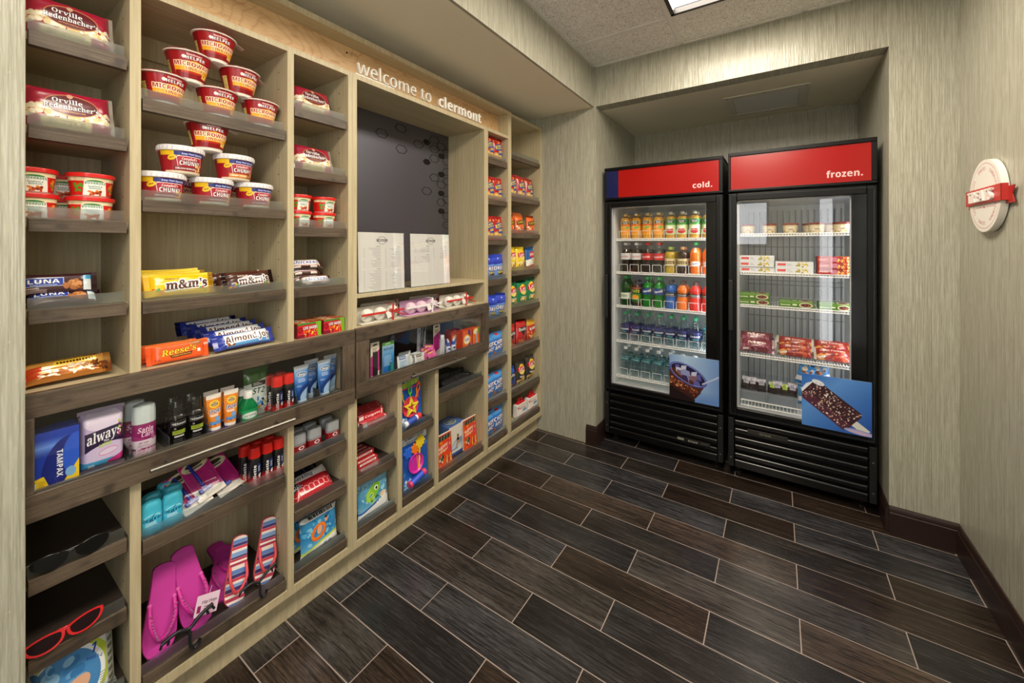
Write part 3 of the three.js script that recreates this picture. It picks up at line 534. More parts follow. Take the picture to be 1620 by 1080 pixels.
  const l = art(200, 110, (g, w, h) => { rect(g, -2, -2, w + 4, h + 4, '#c81e2c'); rect(g, 0, 0, w, 14, '#3a8a2e'); poly(g, [[150, 0], [w, 0], [w, h], [170, h]], '#7ab02a'); ell(g, 22, 50, 20, 22, '#8a1020'); ell(g, 22, 50, 8, 9, '#c81e2c'); blobs(g, 16, 50, 60, 120, 40, 7, 12, ['#f0c020', '#e06a1c', '#7a1024', '#f4e05a']); tx(g, 'LIFE SAVERS', 106, 38, 30, '#fff', { w: 120, s: '#6a0f1c', l: 6 }); rect(g, 0, 84, 60, 26, '#7a1030'); });
  const lt = art(120, 60, (g, w, h) => { rect(g, -2, -2, w + 4, h + 4, '#b82230'); blobs(g, 40, 0, 0, w, h, 5, 9, ['#f0c020', '#e06a1c', '#3a8a2e', '#f4f0e0', '#7a1024']); });
  G.gummies = carton(0.093, 0.057, 0.05, l, '#8f1c2c', { top: lt, flap: 0 });
}
{ // hygiene goods in the drawer
  const t = art(200, 260, (g, w, h) => { rect(g, -2, -2, w + 4, h + 4, '#1c3fae'); rect(g, 0, 30, w, 70, grad(g, 0, 30, 0, 100, '#1c3fae', '#6f9cec', '#1c3fae')); ell(g, 130, 150, 70, 120, '#12247c', 0.4); ell(g, 182, 120, 50, 90, '#2c5cd0', 0.1); poly(g, [[0, 200], [60, 190], [90, 260], [0, 260]], '#f0cc20'); poly(g, [[200, 150], [200, 260], [120, 260]], '#f0cc20'); ell(g, 165, 200, 22, 22, '#7ab0dc'); tx(g, 'TAMPAX', 122, 150, 34, '#fff', { r: Math.PI / 2, w: 120 }); rect(g, 20, 212, 12, 40, '#e8f2fa'); lines(g, 40, 210, 30, 6, 7, '#7a6a10', 2); lines(g, 8, 60, 14, 6, 6, '#dfe8ff', 3); });
  G.tampons = carton(0.085, 0.148, 0.06, t, '#132c86', { flap: 0x1f48b8 });
  const a = art(220, 270, (g, w, h) => { rect(g, -2, -2, w + 4, h + 4, '#c8b4da'); ell(g, 110, 46, 96, 40, '#e8dcf2'); poly(g, [[20, 90], [w, 70], [w, 170], [20, 190]], '#2c2044'); ell(g, 110, 190, 120, 44, '#d8c8ea', -0.15); tx(g, 'always', 112, 108, 58, '#fff', { f: 'serif', w: 172, r: -0.14, k: -0.2 }); tx(g, 'Thin', 122, 134, 13, '#fff', { w: 28 }); tx(g, 'ACTIVE', 116, 150, 20, '#b8d83a', { w: 66, r: -0.08 }); ell(g, 132, 182, 48, 15, '#e87aa8', -0.1); ell(g, 132, 182, 45, 12, '#e6daf2', -0.1); rect(g, 0, 214, w, 42, '#4aa4d4'); poly(g, [[130, 226], [w, 196], [w, 240], [124, 240]], '#d83a8c'); tx(g, '60', 50, 234, 22, '#e8f6ff', { w: 32 }); for (let i = 0; i < 22; i++) rect(g, 6 + i * 10, 250, 4, 10, '#e6eef8'); blobs(g, 12, 180, 60, 36, 60, 4, 7, ['#d83a8c', '#b8d83a']); });
  const ag = G.pads = group('pack'); { const k = wrapper(0.1, 0.168, 0.06, { axis: 'y', seal: 0.01, sd: 61, puff: 9, wr: 0.1 }); part(ag, 'wrapper', U(k.body, a), P(a, 0.25, { clearcoat: 0.6 })); for (const s of k.seals) part(ag, 'seal', s, M(0xd6c8e4, 0.3)); }
  const s = wart(150, 200, '#e6d0dc', (g, w, h) => { rect(g, -130, 0, w + 260, 150, '#8f1d66'); ell(g, 40, 110, 70, 30, '#a8397e', 0.4); tx(g, 'Satin', 76, 40, 40, '#f4e2ee', { f: 'serif', w: 88, k: -0.25 }); tx(g, 'Care', 86, 66, 36, '#f4e2ee', { f: 'serif', w: 70, k: -0.25 }); rect(g, -130, 96, w + 260, 44, '#e8dde6'); tx(g, 'DRY SKIN', 64, 112, 10, '#8f1d66', { w: 52 }); lines(g, 34, 122, 70, 2, 7, '#b06a98', 2); blobs(g, 60, 0, 142, w, 56, 3, 8, ['#e0b4c8', '#f0dfe6', '#d498b4']); ell(g, 118, 86, 14, 18, '#c46aa0'); });
  const sg = G.gel = group('can'); part(sg, 'can', U(loft([[0, 0.024, 0.018], [0.003, 0.026, 0.02], [0.1, 0.026, 0.02], [0.103, 0.0255, 0.0195]], 28), s), P(s, 0.3)); part(sg, 'cap', loft([[0.1, 0.0262, 0.0202], [0.142, 0.0258, 0.0198], [0.15, 0.024, 0.018], [0.153, 0.018, 0.013], [0.154, 0.006, 0.005]], 28), M(0xc9d6d4, 0.35));
  const r = wart(120, 150, '#0b0b0c', (g, w, h) => { rect(g, 14, 30, 92, 22, '#5c5c60'); rect(g, 16, 32, 88, 18, '#101012'); tx(g, 'TRESemmé', 60, 41, 15, '#e8e8ea', { w: 80 }); tx(g, '24', 38, 64, 10, '#c8c8ca'); rect(g, 24, 72, 72, 18, '#a4b83a'); lines(g, 32, 76, 56, 2, 6, '#4a5418', 2); rect(g, 34, 95, 52, 8, '#d8d8da'); lines(g, 30, 112, 60, 3, 8, '#9a9a9e', 2); });
  const rg = G.spray = group('bottle'); part(rg, 'bottle', U(turn([[0, 0.021], [0.003, 0.0235], [0.08, 0.0235], [0.093, 0.021], [0.1, 0.014]], 28), r), P(r, 0.18)); part(rg, 'pump', turn([[0.1, 0.013], [0.108, 0.013], [0.109, 0.009], [0.114, 0.009], [0.115, 0.011], [0.123, 0.011], [0.124, 0.004]], 18), M(0x121214, 0.25)); part(rg, 'over_cap', turn([[0.1, 0.0155], [0.135, 0.014], [0.138, 0.012]], 20), CLEAR);
}
function tubeProto(w, h, d, a, capCol, capH, crimpCol, capR = 0.017) {     // squeeze tube standing on its cap
  const g = group('tube');
  part(g, 'tube', U(loft([[capH, d, d], [capH + (h - capH) * 0.35, w * 0.46, d * 0.85], [capH + (h - capH) * 0.7, w * 0.49, d * 0.45], [h - 0.008, w / 2, 0.0022]], 28), a), P(a, 0.3));
  part(g, 'cap', turn([[0, capR * 0.96], [0.001, capR], [capH - 0.001, capR], [capH, capR * 0.95]], 24), M(capCol, 0.35));
  part(g, 'crimp', span(-w / 2, w / 2, h - 0.0085, h, -0.0012, 0.0012), M(crimpCol, 0.4)); return g;
}
{
  const a = wart(110, 200, '#e8842a', (g, w, h) => { rect(g, -90, 0, w + 180, h, '#f08c22'); rect(g, -90, 0, w + 180, 12, '#f4ece0'); ell(g, 55, 44, 34, 22, '#f6d23a'); ell(g, 55, 44, 22, 13, '#8a5a1c'); tx(g, 'BANANA', 55, 38, 9, '#fff', { w: 40 }); tx(g, 'BOAT', 55, 50, 9, '#fff', { w: 30 }); tx(g, 'SPORT', 55, 86, 30, '#1c2c8c', { w: 88, k: -0.25, s: '#f8efe0', l: 5 }); lines(g, 16, 104, 80, 2, 7, '#fff', 4); ell(g, 66, 132, 20, 14, '#7aa8dc'); rect(g, 8, 146, 94, 20, '#5c94d4'); tx(g, '30', 44, 166, 14, '#1c2c8c'); rect(g, -90, 182, w + 180, 20, '#f6f2ec'); });
  G.sunscreen = tubeProto(0.041, 0.128, 0.016, a, 0x1c2c9a, 0.014, 0xf0ece4, 0.0165);
  const o = wart(120, 220, '#4a8cd0', (g, w, h) => { rect(g, 0, 0, w, h, grad(g, 0, 0, w, h, '#bcd4ea', '#4a8cd8', '#16479c', '#4a8cd0')); rect(g, 0, 0, w, 16, '#c9d8e6'); ell(g, 60, 46, 38, 17, '#e8eef4'); ell(g, 60, 46, 34, 14, '#6c7c94'); tx(g, 'Dep', 60, 46, 20, '#fff', { f: 'serif', w: 46 }); lines(g, 30, 74, 60, 3, 9, '#e8f2ff', 3); ell(g, 90, 180, 80, 60, '#1c3a78', -0.5); ell(g, 100, 196, 74, 52, '#9cc0e4', -0.5); lines(g, 14, 118, 50, 2, 6, '#dcecff', 2); });
  G.hairgel = tubeProto(0.056, 0.15, 0.018, o, 0xb4c8d8, 0.02, 0xd4dde4, 0.02);
  const s = wart(130, 110, '#1c9a5c', (g, w, h) => { ell(g, 65, 60, 54, 34, '#eaf4ee'); ell(g, 65, 60, 50, 30, '#0d6a3a'); ell(g, 65, 60, 46, 27, '#eaf4ee'); tx(g, 'SCOPE', 65, 60, 30, '#0d5a34', { w: 78, k: -0.15 }); });
  const sg = G.mouthwash = group('bottle'); part(sg, 'bottle', loft([[0, 0.026, 0.017], [0.003, 0.0285, 0.0195], [0.05, 0.0285, 0.0195], [0.068, 0.02, 0.015], [0.08, 0.011, 0.011], [0.084, 0.011, 0.011]], 28), M(0x12a860, 0.08, { transmission: 0.55, thickness: 0.02, ior: 1.35 })); part(sg, 'label', U(loft([[0.01, 0.029, 0.02], [0.046, 0.029, 0.02]], 28, false), s), P(s, 0.3)); part(sg, 'cap', turn([[0.083, 0.0135], [0.104, 0.0125], [0.106, 0.011]], 20), M(0xe8ece8, 0.4));
  const w1 = art(160, 250, (g, w, h) => { rect(g, -2, -2, w + 4, h + 4, '#cfdcd8'); poly(g, [[0, 0], [w, 0], [w, 60], [0, 86]], '#2c6a2c'); rect(g, 40, 74, 92, 24, '#2e3430'); lines(g, 50, 80, 70, 2, 8, '#dfe8e2', 4); tx(g, 'ST2', 86, 122, 40, '#2a4a4a', { w: 82, k: -0.3, s: '#eef6f4', l: 4 }); blobs(g, 22, 70, 160, 84, 70, 7, 14, ['#2f7ab8', '#5aa8d8', '#1c3a5c', '#c8a43a', '#e8f0f0']); });
  G.wipes = bag(0.082, 0.175, 0.03, w1, { seal: 0.016, sd: 71, puff: 3, wr: 0.3, rough: 0.22 });
  const c = wart(120, 190, '#b81c1e', (g, w, h) => { rect(g, -100, 0, 330, 110, '#17151a'); rect(g, -100, 110, 330, 80, grad(g, 0, 110, 0, 190, '#17151a', '#c81e20', '#c81e20')); tx(g, 'Gillette', 44, 110, 34, '#f2f0f0', { r: -Math.PI / 2, w: 130 }); tx(g, 'FOAMY', 88, 70, 15, '#9ac0f0', { r: -Math.PI / 2, w: 54 }); rect(g, 66, 40, 54, 74, '#1c2c5c'); lines(g, 72, 60, 34, 5, 8, '#c8d4f0', 3); ell(g, 96, 128, 20, 14, '#f0eef0'); });
  const cg = G.shavefoam = group('can'); part(cg, 'can', U(turn([[0, 0.0165], [0.003, 0.0182], [0.092, 0.0182], [0.096, 0.0165]], 26), c), P(c, 0.25)); part(cg, 'base_ring', turn([[0, 0.0175], [0.001, 0.0187], [0.004, 0.0187], [0.005, 0.018]], 26), STEEL); part(cg, 'cap', turn([[0.096, 0.0186], [0.126, 0.018], [0.131, 0.0165], [0.132, 0.012], [0.1325, 0.004]], 26), M(0xd8241e, 0.3));
  const d = wart(120, 150, '#3aaed0', (g, w, h) => { rect(g, 0, 0, w, h, '#40b4d4'); ell(g, 60, 54, 46, 40, '#8fd8ea'); ell(g, 60, 60, 42, 36, '#3aaed0'); tx(g, 'Degree', 60, 46, 30, '#0c2c50', { w: 96 }); poly(g, [[52, 22], [58, 28], [74, 4], [60, 34]], '#0c2c50'); lines(g, 30, 68, 62, 3, 9, '#eafaff', 3); });
  const dg = G.deodorant = group('stick'); part(dg, 'case', U(loft([[0, 0.023, 0.013, 2.6], [0.003, 0.0245, 0.0145, 2.6], [0.06, 0.0245, 0.0145, 2.6], [0.061, 0.024, 0.014, 2.6]], 28), d), P(d, 0.3)); part(dg, 'cap', loft([[0.0615, 0.0245, 0.0145, 2.6], [0.076, 0.024, 0.0142, 2.5], [0.086, 0.02, 0.012, 2.3], [0.09, 0.013, 0.008], [0.0905, 0.004, 0.003]], 28), M(0x46bcd8, 0.28));
  const o2 = wart(120, 120, '#5c5e64', (g, w, h) => { rect(g, -100, 12, 320, 60, '#8c141c'); ell(g, 66, 40, 17, 17, '#d8dce0'); ell(g, 66, 40, 10, 10, '#8c141c'); for (let i = 0; i < 6; i++) rect(g, 64 + 13 * Math.cos(i), 38 + 13 * Math.sin(i), 4, 4, '#f8f8f8'); rect(g, -100, 10, 320, 3, '#d0c8c0'); rect(g, -100, 0, 320, 10, '#787c84'); });
  const og = G.deodorantGrey = group('stick'); part(og, 'case', U(loft([[0, 0.026, 0.015, 2.4], [0.003, 0.0275, 0.0165, 2.4], [0.05, 0.0275, 0.0165, 2.4]], 28), o2), P(o2, 0.32)); part(og, 'cap', loft([[0.0505, 0.0276, 0.0166, 2.4], [0.078, 0.0272, 0.0163, 2.4], [0.085, 0.025, 0.0145, 2.3], [0.0875, 0.018, 0.01, 2], [0.088, 0.006, 0.004]], 28), M(0x9a9ea2, 0.32));
  const rz = art(130, 220, (g, w, h) => { rect(g, -2, -2, w + 4, h + 4, '#c01c7c'); ell(g, 65, 30, 60, 30, '#e8dcb4'); ell(g, 65, 24, 40, 12, '#4a4030'); rect(g, 34, 40, 62, 8, '#5a3c6c'); poly(g, [[0, 150], [w, 190], [w, 222], [0, 222]], '#d8cfc4'); for (let i = 0; i < 6; i++) rect(g, 70 + i * 9, 70 + i * 4, 3, 90, '#a01468'); });
  const zg = G.razors = group('pack'); part(zg, 'card', sheet(0.08, 0.135, rz, 0.003), P(rz, 0.35)); part(zg, 'razor', merge([rod(-0.012, 0.03, 0.014, -0.016, 0.125, 0.01, 0.0045), rspan(-0.03, 0.006, 0.022, 0.034, 0.006, 0.016)]), M(0x2434a0, 0.25)); part(zg, 'blister', at(new RoundedBoxGeometry(0.06, 0.115, 0.02, 2, 0.008), 0, 0.065, 0.011), BLISTER);
}
{ // goods of the second drawer
  const nf = art(70, 220, (g, w, h) => { rect(g, -2, -2, w + 4, h + 4, '#c22a86'); poly(g, [[0, 0], [w, 0], [w, 46], [0, 86]], '#ece4cc'); poly(g, [[18, 12], [52, 8], [52, 18], [18, 22]], '#2c2620'); lines(g, 14, 36, 40, 3, 8, '#6a5a40', 3); poly(g, [[0, 200], [w, 170], [w, 222], [0, 222]], '#e8e0d4'); });
  const g1 = G.nailfile = group('card'); part(g1, 'card', sheet(0.046, 0.168, nf, 0.002), P(nf, 0.35)); part(g1, 'nail_file', rspan(-0.012, 0.013, 0.012, 0.125, 0.001, 0.004, 0.001), M(0x1c161c, 0.6));
  const g1b = G.tweezers = group('card'); part(g1b, 'card', sheet(0.05, 0.172, nf, 0.002), P(nf, 0.35)); part(g1b, 'blister', at(new RoundedBoxGeometry(0.03, 0.1, 0.012, 2, 0.005), 0, 0.07, 0.006), BLISTER);
  const ey = art(90, 220, (g, w, h) => { rect(g, -2, -2, w + 4, h + 4, grad(g, 0, 0, 0, h, '#bcd8e8', '#3a8ccc', '#1c5aa8')); rect(g, 0, 0, w, 22, '#58b03a'); poly(g, [[22, 8], [60, 5], [60, 14], [22, 16]], '#eaf4e8'); tx(g, 'Refresh', 45, 46, 26, '#18447c', { w: 72, k: -0.2 }); lines(g, 12, 92, 64, 7, 10, '#cfe6f6', 3); });
  const g2 = G.eyedrops = group('card'); part(g2, 'card', sheet(0.066, 0.156, ey, 0.002), P(ey, 0.35)); part(g2, 'dropper', turn([[0, 0.008], [0.03, 0.0085], [0.036, 0.006], [0.04, 0.006], [0.052, 0.004]], 14).translate(0.012, 0.008, 0.008), M(0x1c8c8c, 0.3)); part(g2, 'blister', at(new RoundedBoxGeometry(0.036, 0.068, 0.02, 2, 0.006), 0.012, 0.04, 0.01), BLISTER);
  const pk = (c1, c2, t) => art(90, 80, (g, w, h) => { rect(g, -2, -2, w + 4, h + 4, '#dce4e4'); rect(g, 14, 8, 50, 18, c1); tx(g, t, 40, 17, 14, '#f4f4d8', { w: 44 }); rect(g, 12, 30, 64, 40, c2); lines(g, 16, 36, 54, 4, 8, '#8aa0b0', 3); });
  const pa = pk('#2a62b4', '#c4dcf0', 'ADVIL'), pb = pk('#2a2a2c', '#e6e6dc', 'PEPTO');
  G.sachetBlue = bag(0.072, 0.075, 0.008, pa, { seal: 0.006, sd: 81 }); G.sachetWhite = bag(0.068, 0.058, 0.008, pb, { seal: 0.006, sd: 82 });
  const pp = art(70, 60, (g, w, h) => { rect(g, -2, -2, w + 4, h + 4, '#e06aa8'); rect(g, 8, 8, 40, 8, '#d4b03a'); lines(g, 8, 22, 50, 4, 8, '#8c2c64', 2); });
  G.sachetPink = bag(0.062, 0.05, 0.007, pp, { seal: 0.005, sd: 83, wr: 0.4 });
  const tp = art(80, 200, (g, w, h) => { rect(g, -2, -2, w + 4, h + 4, '#c8ccd4'); rect(g, 30, 10, 12, 150, '#4a5468'); blobs(g, 14, 10, 20, 56, 150, 4, 12, ['#e8ecf0', '#8a92a0', '#3a3c48']); rect(g, 0, 160, w, 40, '#d8b4c4'); });
  const g3 = G.toothbrush = group('pack'); part(g3, 'card', sheet(0.06, 0.19, tp, 0.002), P(tp, 0.3)); part(g3, 'toothbrush', merge([rod(-0.004, 0.02, 0.009, 0.008, 0.15, 0.008, 0.004), rspan(0.004, 0.014, 0.145, 0.172, 0.004, 0.014, 0.001)]), M(0x2c3040, 0.3)); part(g3, 'blister', at(new RoundedBoxGeometry(0.04, 0.17, 0.016, 2, 0.006), 0, 0.095, 0.008), BLISTER);
  const to = wart(60, 120, '#c9ccd2', (g, w, h) => { rect(g, 0, 20, w, 70, '#b4bac4'); lines(g, 10, 30, 36, 6, 9, '#5a6272', 3); rect(g, 0, 94, w, 12, '#8a94a4'); });
  G.ointment = tubeProto(0.036, 0.118, 0.014, to, 0xe4e6ea, 0.022, 0xc4c8ce, 0.011); 
  { const inv = group('tube'); for (const c of G.ointment.children) { const m = c.clone(); m.rotation.x = Math.PI; m.position.y = 0.118; inv.add(m); } G.ointmentUp = inv; }
  const sm = wart(70, 70, '#dfe4ec', (g, w, h) => { rect(g, 0, 8, w, 50, '#c8d2e2'); rect(g, 12, 14, 34, 14, '#2a3a8c'); lines(g, 12, 34, 44, 3, 7, '#6a7a94', 2); });
  const g4 = G.mini = group('bottle'); part(g4, 'bottle', U(turn([[0, 0.012], [0.002, 0.0135], [0.042, 0.0135], [0.05, 0.009]], 20), sm), P(sm, 0.25)); part(g4, 'cap', turn([[0.05, 0.0115], [0.068, 0.011], [0.07, 0.007]], 18), M(0x3f62b8, 0.35)); part(g4, 'nozzle', turn([[0.07, 0.006], [0.078, 0.005], [0.079, 0.003]], 12), M(0xe4e8f0, 0.35));
  const td = art(110, 160, (g, w, h) => { rect(g, -2, -2, w + 4, h + 4, '#e85a1a'); rect(g, 66, 0, 26, h, '#24389c'); ell(g, 50, 78, 44, 44, '#f2b01c'); ell(g, 50, 78, 34, 34, '#f6f0e0'); tx(g, 'Tide', 50, 78, 32, '#24389c', { w: 58, r: -0.15 }); lines(g, 12, 130, 50, 3, 8, '#f8d8b0', 3); });
  G.detergent = carton(0.078, 0.112, 0.05, td, '#d8481a', { flap: 0xd8481a });
  const bn = art(90, 160, (g, w, h) => { rect(g, -2, -2, w + 4, h + 4, '#ee7420'); ell(g, 45, 30, 40, 26, '#f4e6b8'); rect(g, 60, 0, 30, 50, '#8aa62a'); tx(g, 'Bounce', 48, 92, 34, '#f4f0e6', { r: -Math.PI / 2, w: 110, s: '#3a3c8c', l: 5 }); });
  G.dryersheets = carton(0.062, 0.112, 0.046, bn, '#e0581a', { flap: 0xe0581a });
}
function bath(col, ribbon, sheet1) {                       // clear box of three bath bombs tied with a ribbon
  const g = group('gift_box'), w = 0.225, h = 0.074, d = 0.06;
  part(g, 'tray', rspan(-w / 2, w / 2, 0, 0.004, -d / 2, d / 2, 0.001), M(sheet1, 0.6)); part(g, 'backing', rspan(-w / 2 + 0.001, w / 2 - 0.001, 0.003, h - 0.003, -d / 2 + 0.001, -d / 2 + 0.004, 0.001), M(sheet1, 0.6));
  for (const x of [-0.068, 0.0, 0.068]) { const b = part(g, 'bath_bomb', new THREE.SphereGeometry(0.03, 28, 18), M(col, 0.85), x, 0.034, 0); b.scale.z = 0.8; const ribs = []; for (let i = -4; i <= 4; i++) ribs.push(tube([[0, -0.026, 0.013], [i * 0.004, 0, 0.0305 - Math.abs(i) * 0.0011], [i * 0.0058, 0.024, 0.016 - Math.abs(i) * 0.001]], 0.0013, 8, 4)); part(b, 'ridges', merge(ribs), M(col, 0.85)); }
  part(g, 'clear_box', at(box(w, h, d), 0, h / 2, 0), BLISTER);
  const R = M(ribbon, 0.4), X = 0.05, y = 0.042;
  part(g, 'ribbon', merge([span(-w / 2 - 0.001, w / 2 + 0.001, y - 0.005, y + 0.005, d / 2 + 0.0005, d / 2 + 0.0015), span(X - 0.005, X + 0.005, 0, h + 0.001, d / 2 + 0.0005, d / 2 + 0.0015), span(X - 0.005, X + 0.005, h, h + 0.001, -d / 2, d / 2 + 0.001)]), R);
  part(g, 'bow', merge([tube([[X, y, d / 2 + 0.004], [X + 0.02, y + 0.012, d / 2 + 0.01], [X + 0.026, y + 0.002, d / 2 + 0.006], [X, y, d / 2 + 0.004]], 0.0028, 16, 5), tube([[X, y, d / 2 + 0.004], [X - 0.02, y + 0.012, d / 2 + 0.01], [X - 0.026, y + 0.002, d / 2 + 0.006], [X, y, d / 2 + 0.004]], 0.0028, 16, 5), tube([[X, y, d / 2 + 0.004], [X + 0.03, y - 0.014, d / 2 + 0.01], [X + 0.07, y - 0.026, d / 2 + 0.012]], 0.003, 12, 5), tube([[X, y, d / 2 + 0.004], [X - 0.008, y - 0.02, d / 2 + 0.01], [X - 0.012, y - 0.036, d / 2 + 0.008]], 0.003, 12, 5)]), R);
  const tg = part(g, 'gift_tag', rspan(-0.012, 0.012, -0.019, 0.015, 0, 0.001, 0.0003), M(0xf2f0ea, 0.6), X - 0.028, y - 0.01, d / 2 + 0.006); tg.rotation.z = 0.35; return g;
}
G.bathWhite = bath(0xf3efe6, 0xc8382e, 0xeae4d8); G.bathPink = bath(0xf0cfe0, 0xf2eef2, 0xd8a8d0);
{ // lower shelves
  const tt = art(220, 60, (g, w, h) => { rect(g, -2, -2, w + 4, h + 4, '#c41e28'); rect(g, 0, 8, 40, 44, '#f0ece8'); tx(g, 'Colgate', 120, 30, 36, '#fff', { w: 140 }); rect(g, 196, 0, 12, 60, '#e8e4e0'); });
  G.toothpaste = carton(0.125, 0.026, 0.03, tt, '#b81c26', { flap: 0xc8404a, top: tt });
  const gm = art(150, 44, (g, w, h) => { rect(g, -2, -2, w + 4, h + 4, '#b01c24'); rect(g, 14, 12, 122, 20, '#f0e8e4'); tx(g, 'DENTYNE', 75, 22, 18, '#8c141c', { w: 100 }); });
  G.gum = carton(0.095, 0.02, 0.024, gm, '#a01820', { flap: 0, top: gm });
  const sw = art(240, 240, (g, w, h) => { rect(g, -2, -2, w + 4, h + 4, grad(g, 0, 0, 0, h, '#8ac4e0', '#4a98c8', '#9cd0e4')); blobs(g, 50, 0, 20, w, 160, 4, 16, ['#7ab8dc', '#a4d8ec', '#5aa4cc']); ell(g, 110, 90, 64, 40, '#8ac83a', -0.6); ell(g, 84, 116, 34, 28, '#a4d84a', -0.4); ell(g, 88, 112, 13, 12, '#5a9ac4'); for (let i = 0; i < 5; i++) ell(g, 70 + i * 10, 84 + i * 18, 26, 5, '#b8e05a', -0.5); ell(g, 134, 76, 15, 16, '#fff'); ell(g, 136, 78, 8, 10, '#181818'); blobs(g, 12, 90, 130, 60, 20, 3, 6, ['#2c6a1c']); poly(g, [[0, 200], [w, 150], [w, 242], [0, 242]], '#e8ecec'); poly(g, [[0, 192], [w, 142], [w, 150], [0, 204]], '#2c5aa8'); lines(g, 20, 216, 90, 3, 8, '#7a8a94', 3); ell(g, 190, 140, 26, 22, '#f0d8a8'); for (let i = 0; i < 4; i++) ell(g, 140 + i * 20, 180 - i * 10, 11, 11, '#f4f4f0'); });
  G.swimCrocodile = bag(0.165, 0.165, 0.03, sw, { seal: 0.006, sd: 91, puff: 7, wr: 0.12, rough: 0.2 });
  const ring = art(220, 200, (g, w, h) => { rect(g, -2, -2, w + 4, h + 4, grad(g, 0, 0, 0, h, '#4aa4d8', '#2c84c4', '#7cc0e4')); blobs(g, 40, 0, 30, w, 120, 5, 16, ['#5ab0e0', '#2478b8', '#8acbe8']); rect(g, 0, 0, w, 26, '#e4e8e8'); for (let i = 0; i < 16; i++) rect(g, 50 + i * 9, 8, rr(4, 8), 12, '#1c1c20'); g.strokeStyle = '#f0701c'; g.lineWidth = 18; g.beginPath(); g.ellipse(100, 100, 40, 30, -0.5, 0, 7); g.stroke(); g.strokeStyle = '#f89a4a'; g.lineWidth = 4; g.beginPath(); g.ellipse(96, 94, 40, 30, -0.5, 0, 7); g.stroke(); ell(g, 106, 92, 16, 22, '#e8b08c', 0.3); ell(g, 148, 56, 10, 14, '#e0a880'); ell(g, 148, 44, 9, 7, '#4a2c1c'); poly(g, [[0, 176], [w, 140], [w, 202], [0, 202]], '#f0f2f0'); poly(g, [[0, 172], [w, 130], [w, 142], [0, 182]], '#c8d83a'); tx(g, '20 IN', 150, 176, 20, '#3a4a8c', { w: 52, k: -0.2 }); lines(g, 14, 186, 60, 2, 7, '#8a8a8a', 2); });
  G.swimRing = bag(0.155, 0.15, 0.028, ring, { seal: 0.006, sd: 93, puff: 8, wr: 0.1, rough: 0.2 });
  const baby = art(240, 220, (g, w, h) => { rect(g, -2, -2, w + 4, h + 4, '#d8dcdc'); ell(g, 110, 120, 118, 108, '#b4c83a'); ell(g, 100, 126, 110, 104, '#f0f4f4'); ell(g, 92, 130, 104, 98, '#4a8ac4'); blobs(g, 40, 10, 60, 150, 130, 6, 22, ['#6aa4d4', '#3a7ab4', '#8abce0']); ell(g, 110, 160, 60, 30, '#e0b090', -0.5); ell(g, 70, 200, 40, 24, '#d8a484'); tx(g, '1', 178, 62, 40, '#1c3a9a', { r: 0.3 }); tx(g, 'AGES 1-2', 178, 92, 12, '#1c3a9a', { w: 50, r: 0.3 }); rect(g, 214, 0, 28, h, '#b8bcb4'); for (let i = 0; i < 8; i++) rect(g, 218, 10 + i * 24, 16, 12, '#6a7068'); lines(g, 190, 150, 22, 8, 7, '#7a7a7a', 2); });
  G.swimSeat = bag(0.16, 0.18, 0.05, baby, { seal: 0.006, sd: 95, puff: 8, wr: 0.14, rough: 0.22 });
  const pon = art(220, 120, (g, w, h) => { rect(g, -2, -2, w + 4, h + 4, '#b81e2c'); rect(g, 0, 0, w, 40, '#e8e6e8'); tx(g, 'Sparkling', 80, 22, 24, '#2a2a4c', { f: 'serif', w: 120, k: -0.2 }); for (let i = 0; i < 8; i++) { g.strokeStyle = '#e8b0b4'; g.lineWidth = 3; g.beginPath(); g.arc(20 + i * 28, 84, 16, 0, 7); g.stroke(); } });
  const pon2 = art(220, 120, (g, w, h) => { rect(g, -2, -2, w + 4, h + 4, '#1a1a2c'); tx(g, 'Sparkling', 110, 92, 30, '#b8b8c8', { f: 'serif', w: 150, k: -0.2 }); g.strokeStyle = '#5a5a6c'; g.lineWidth = 3; g.strokeRect(60, 14, 80, 56); });
  G.pouchRed = bag(0.155, 0.105, 0.022, pon, { axis: 'x', seal: 0.008, sd: 97, puff: 6, rough: 0.25 }); G.pouchNavy = bag(0.15, 0.105, 0.02, pon2, { axis: 'x', seal: 0.008, sd: 98, puff: 6, rough: 0.25 });
}
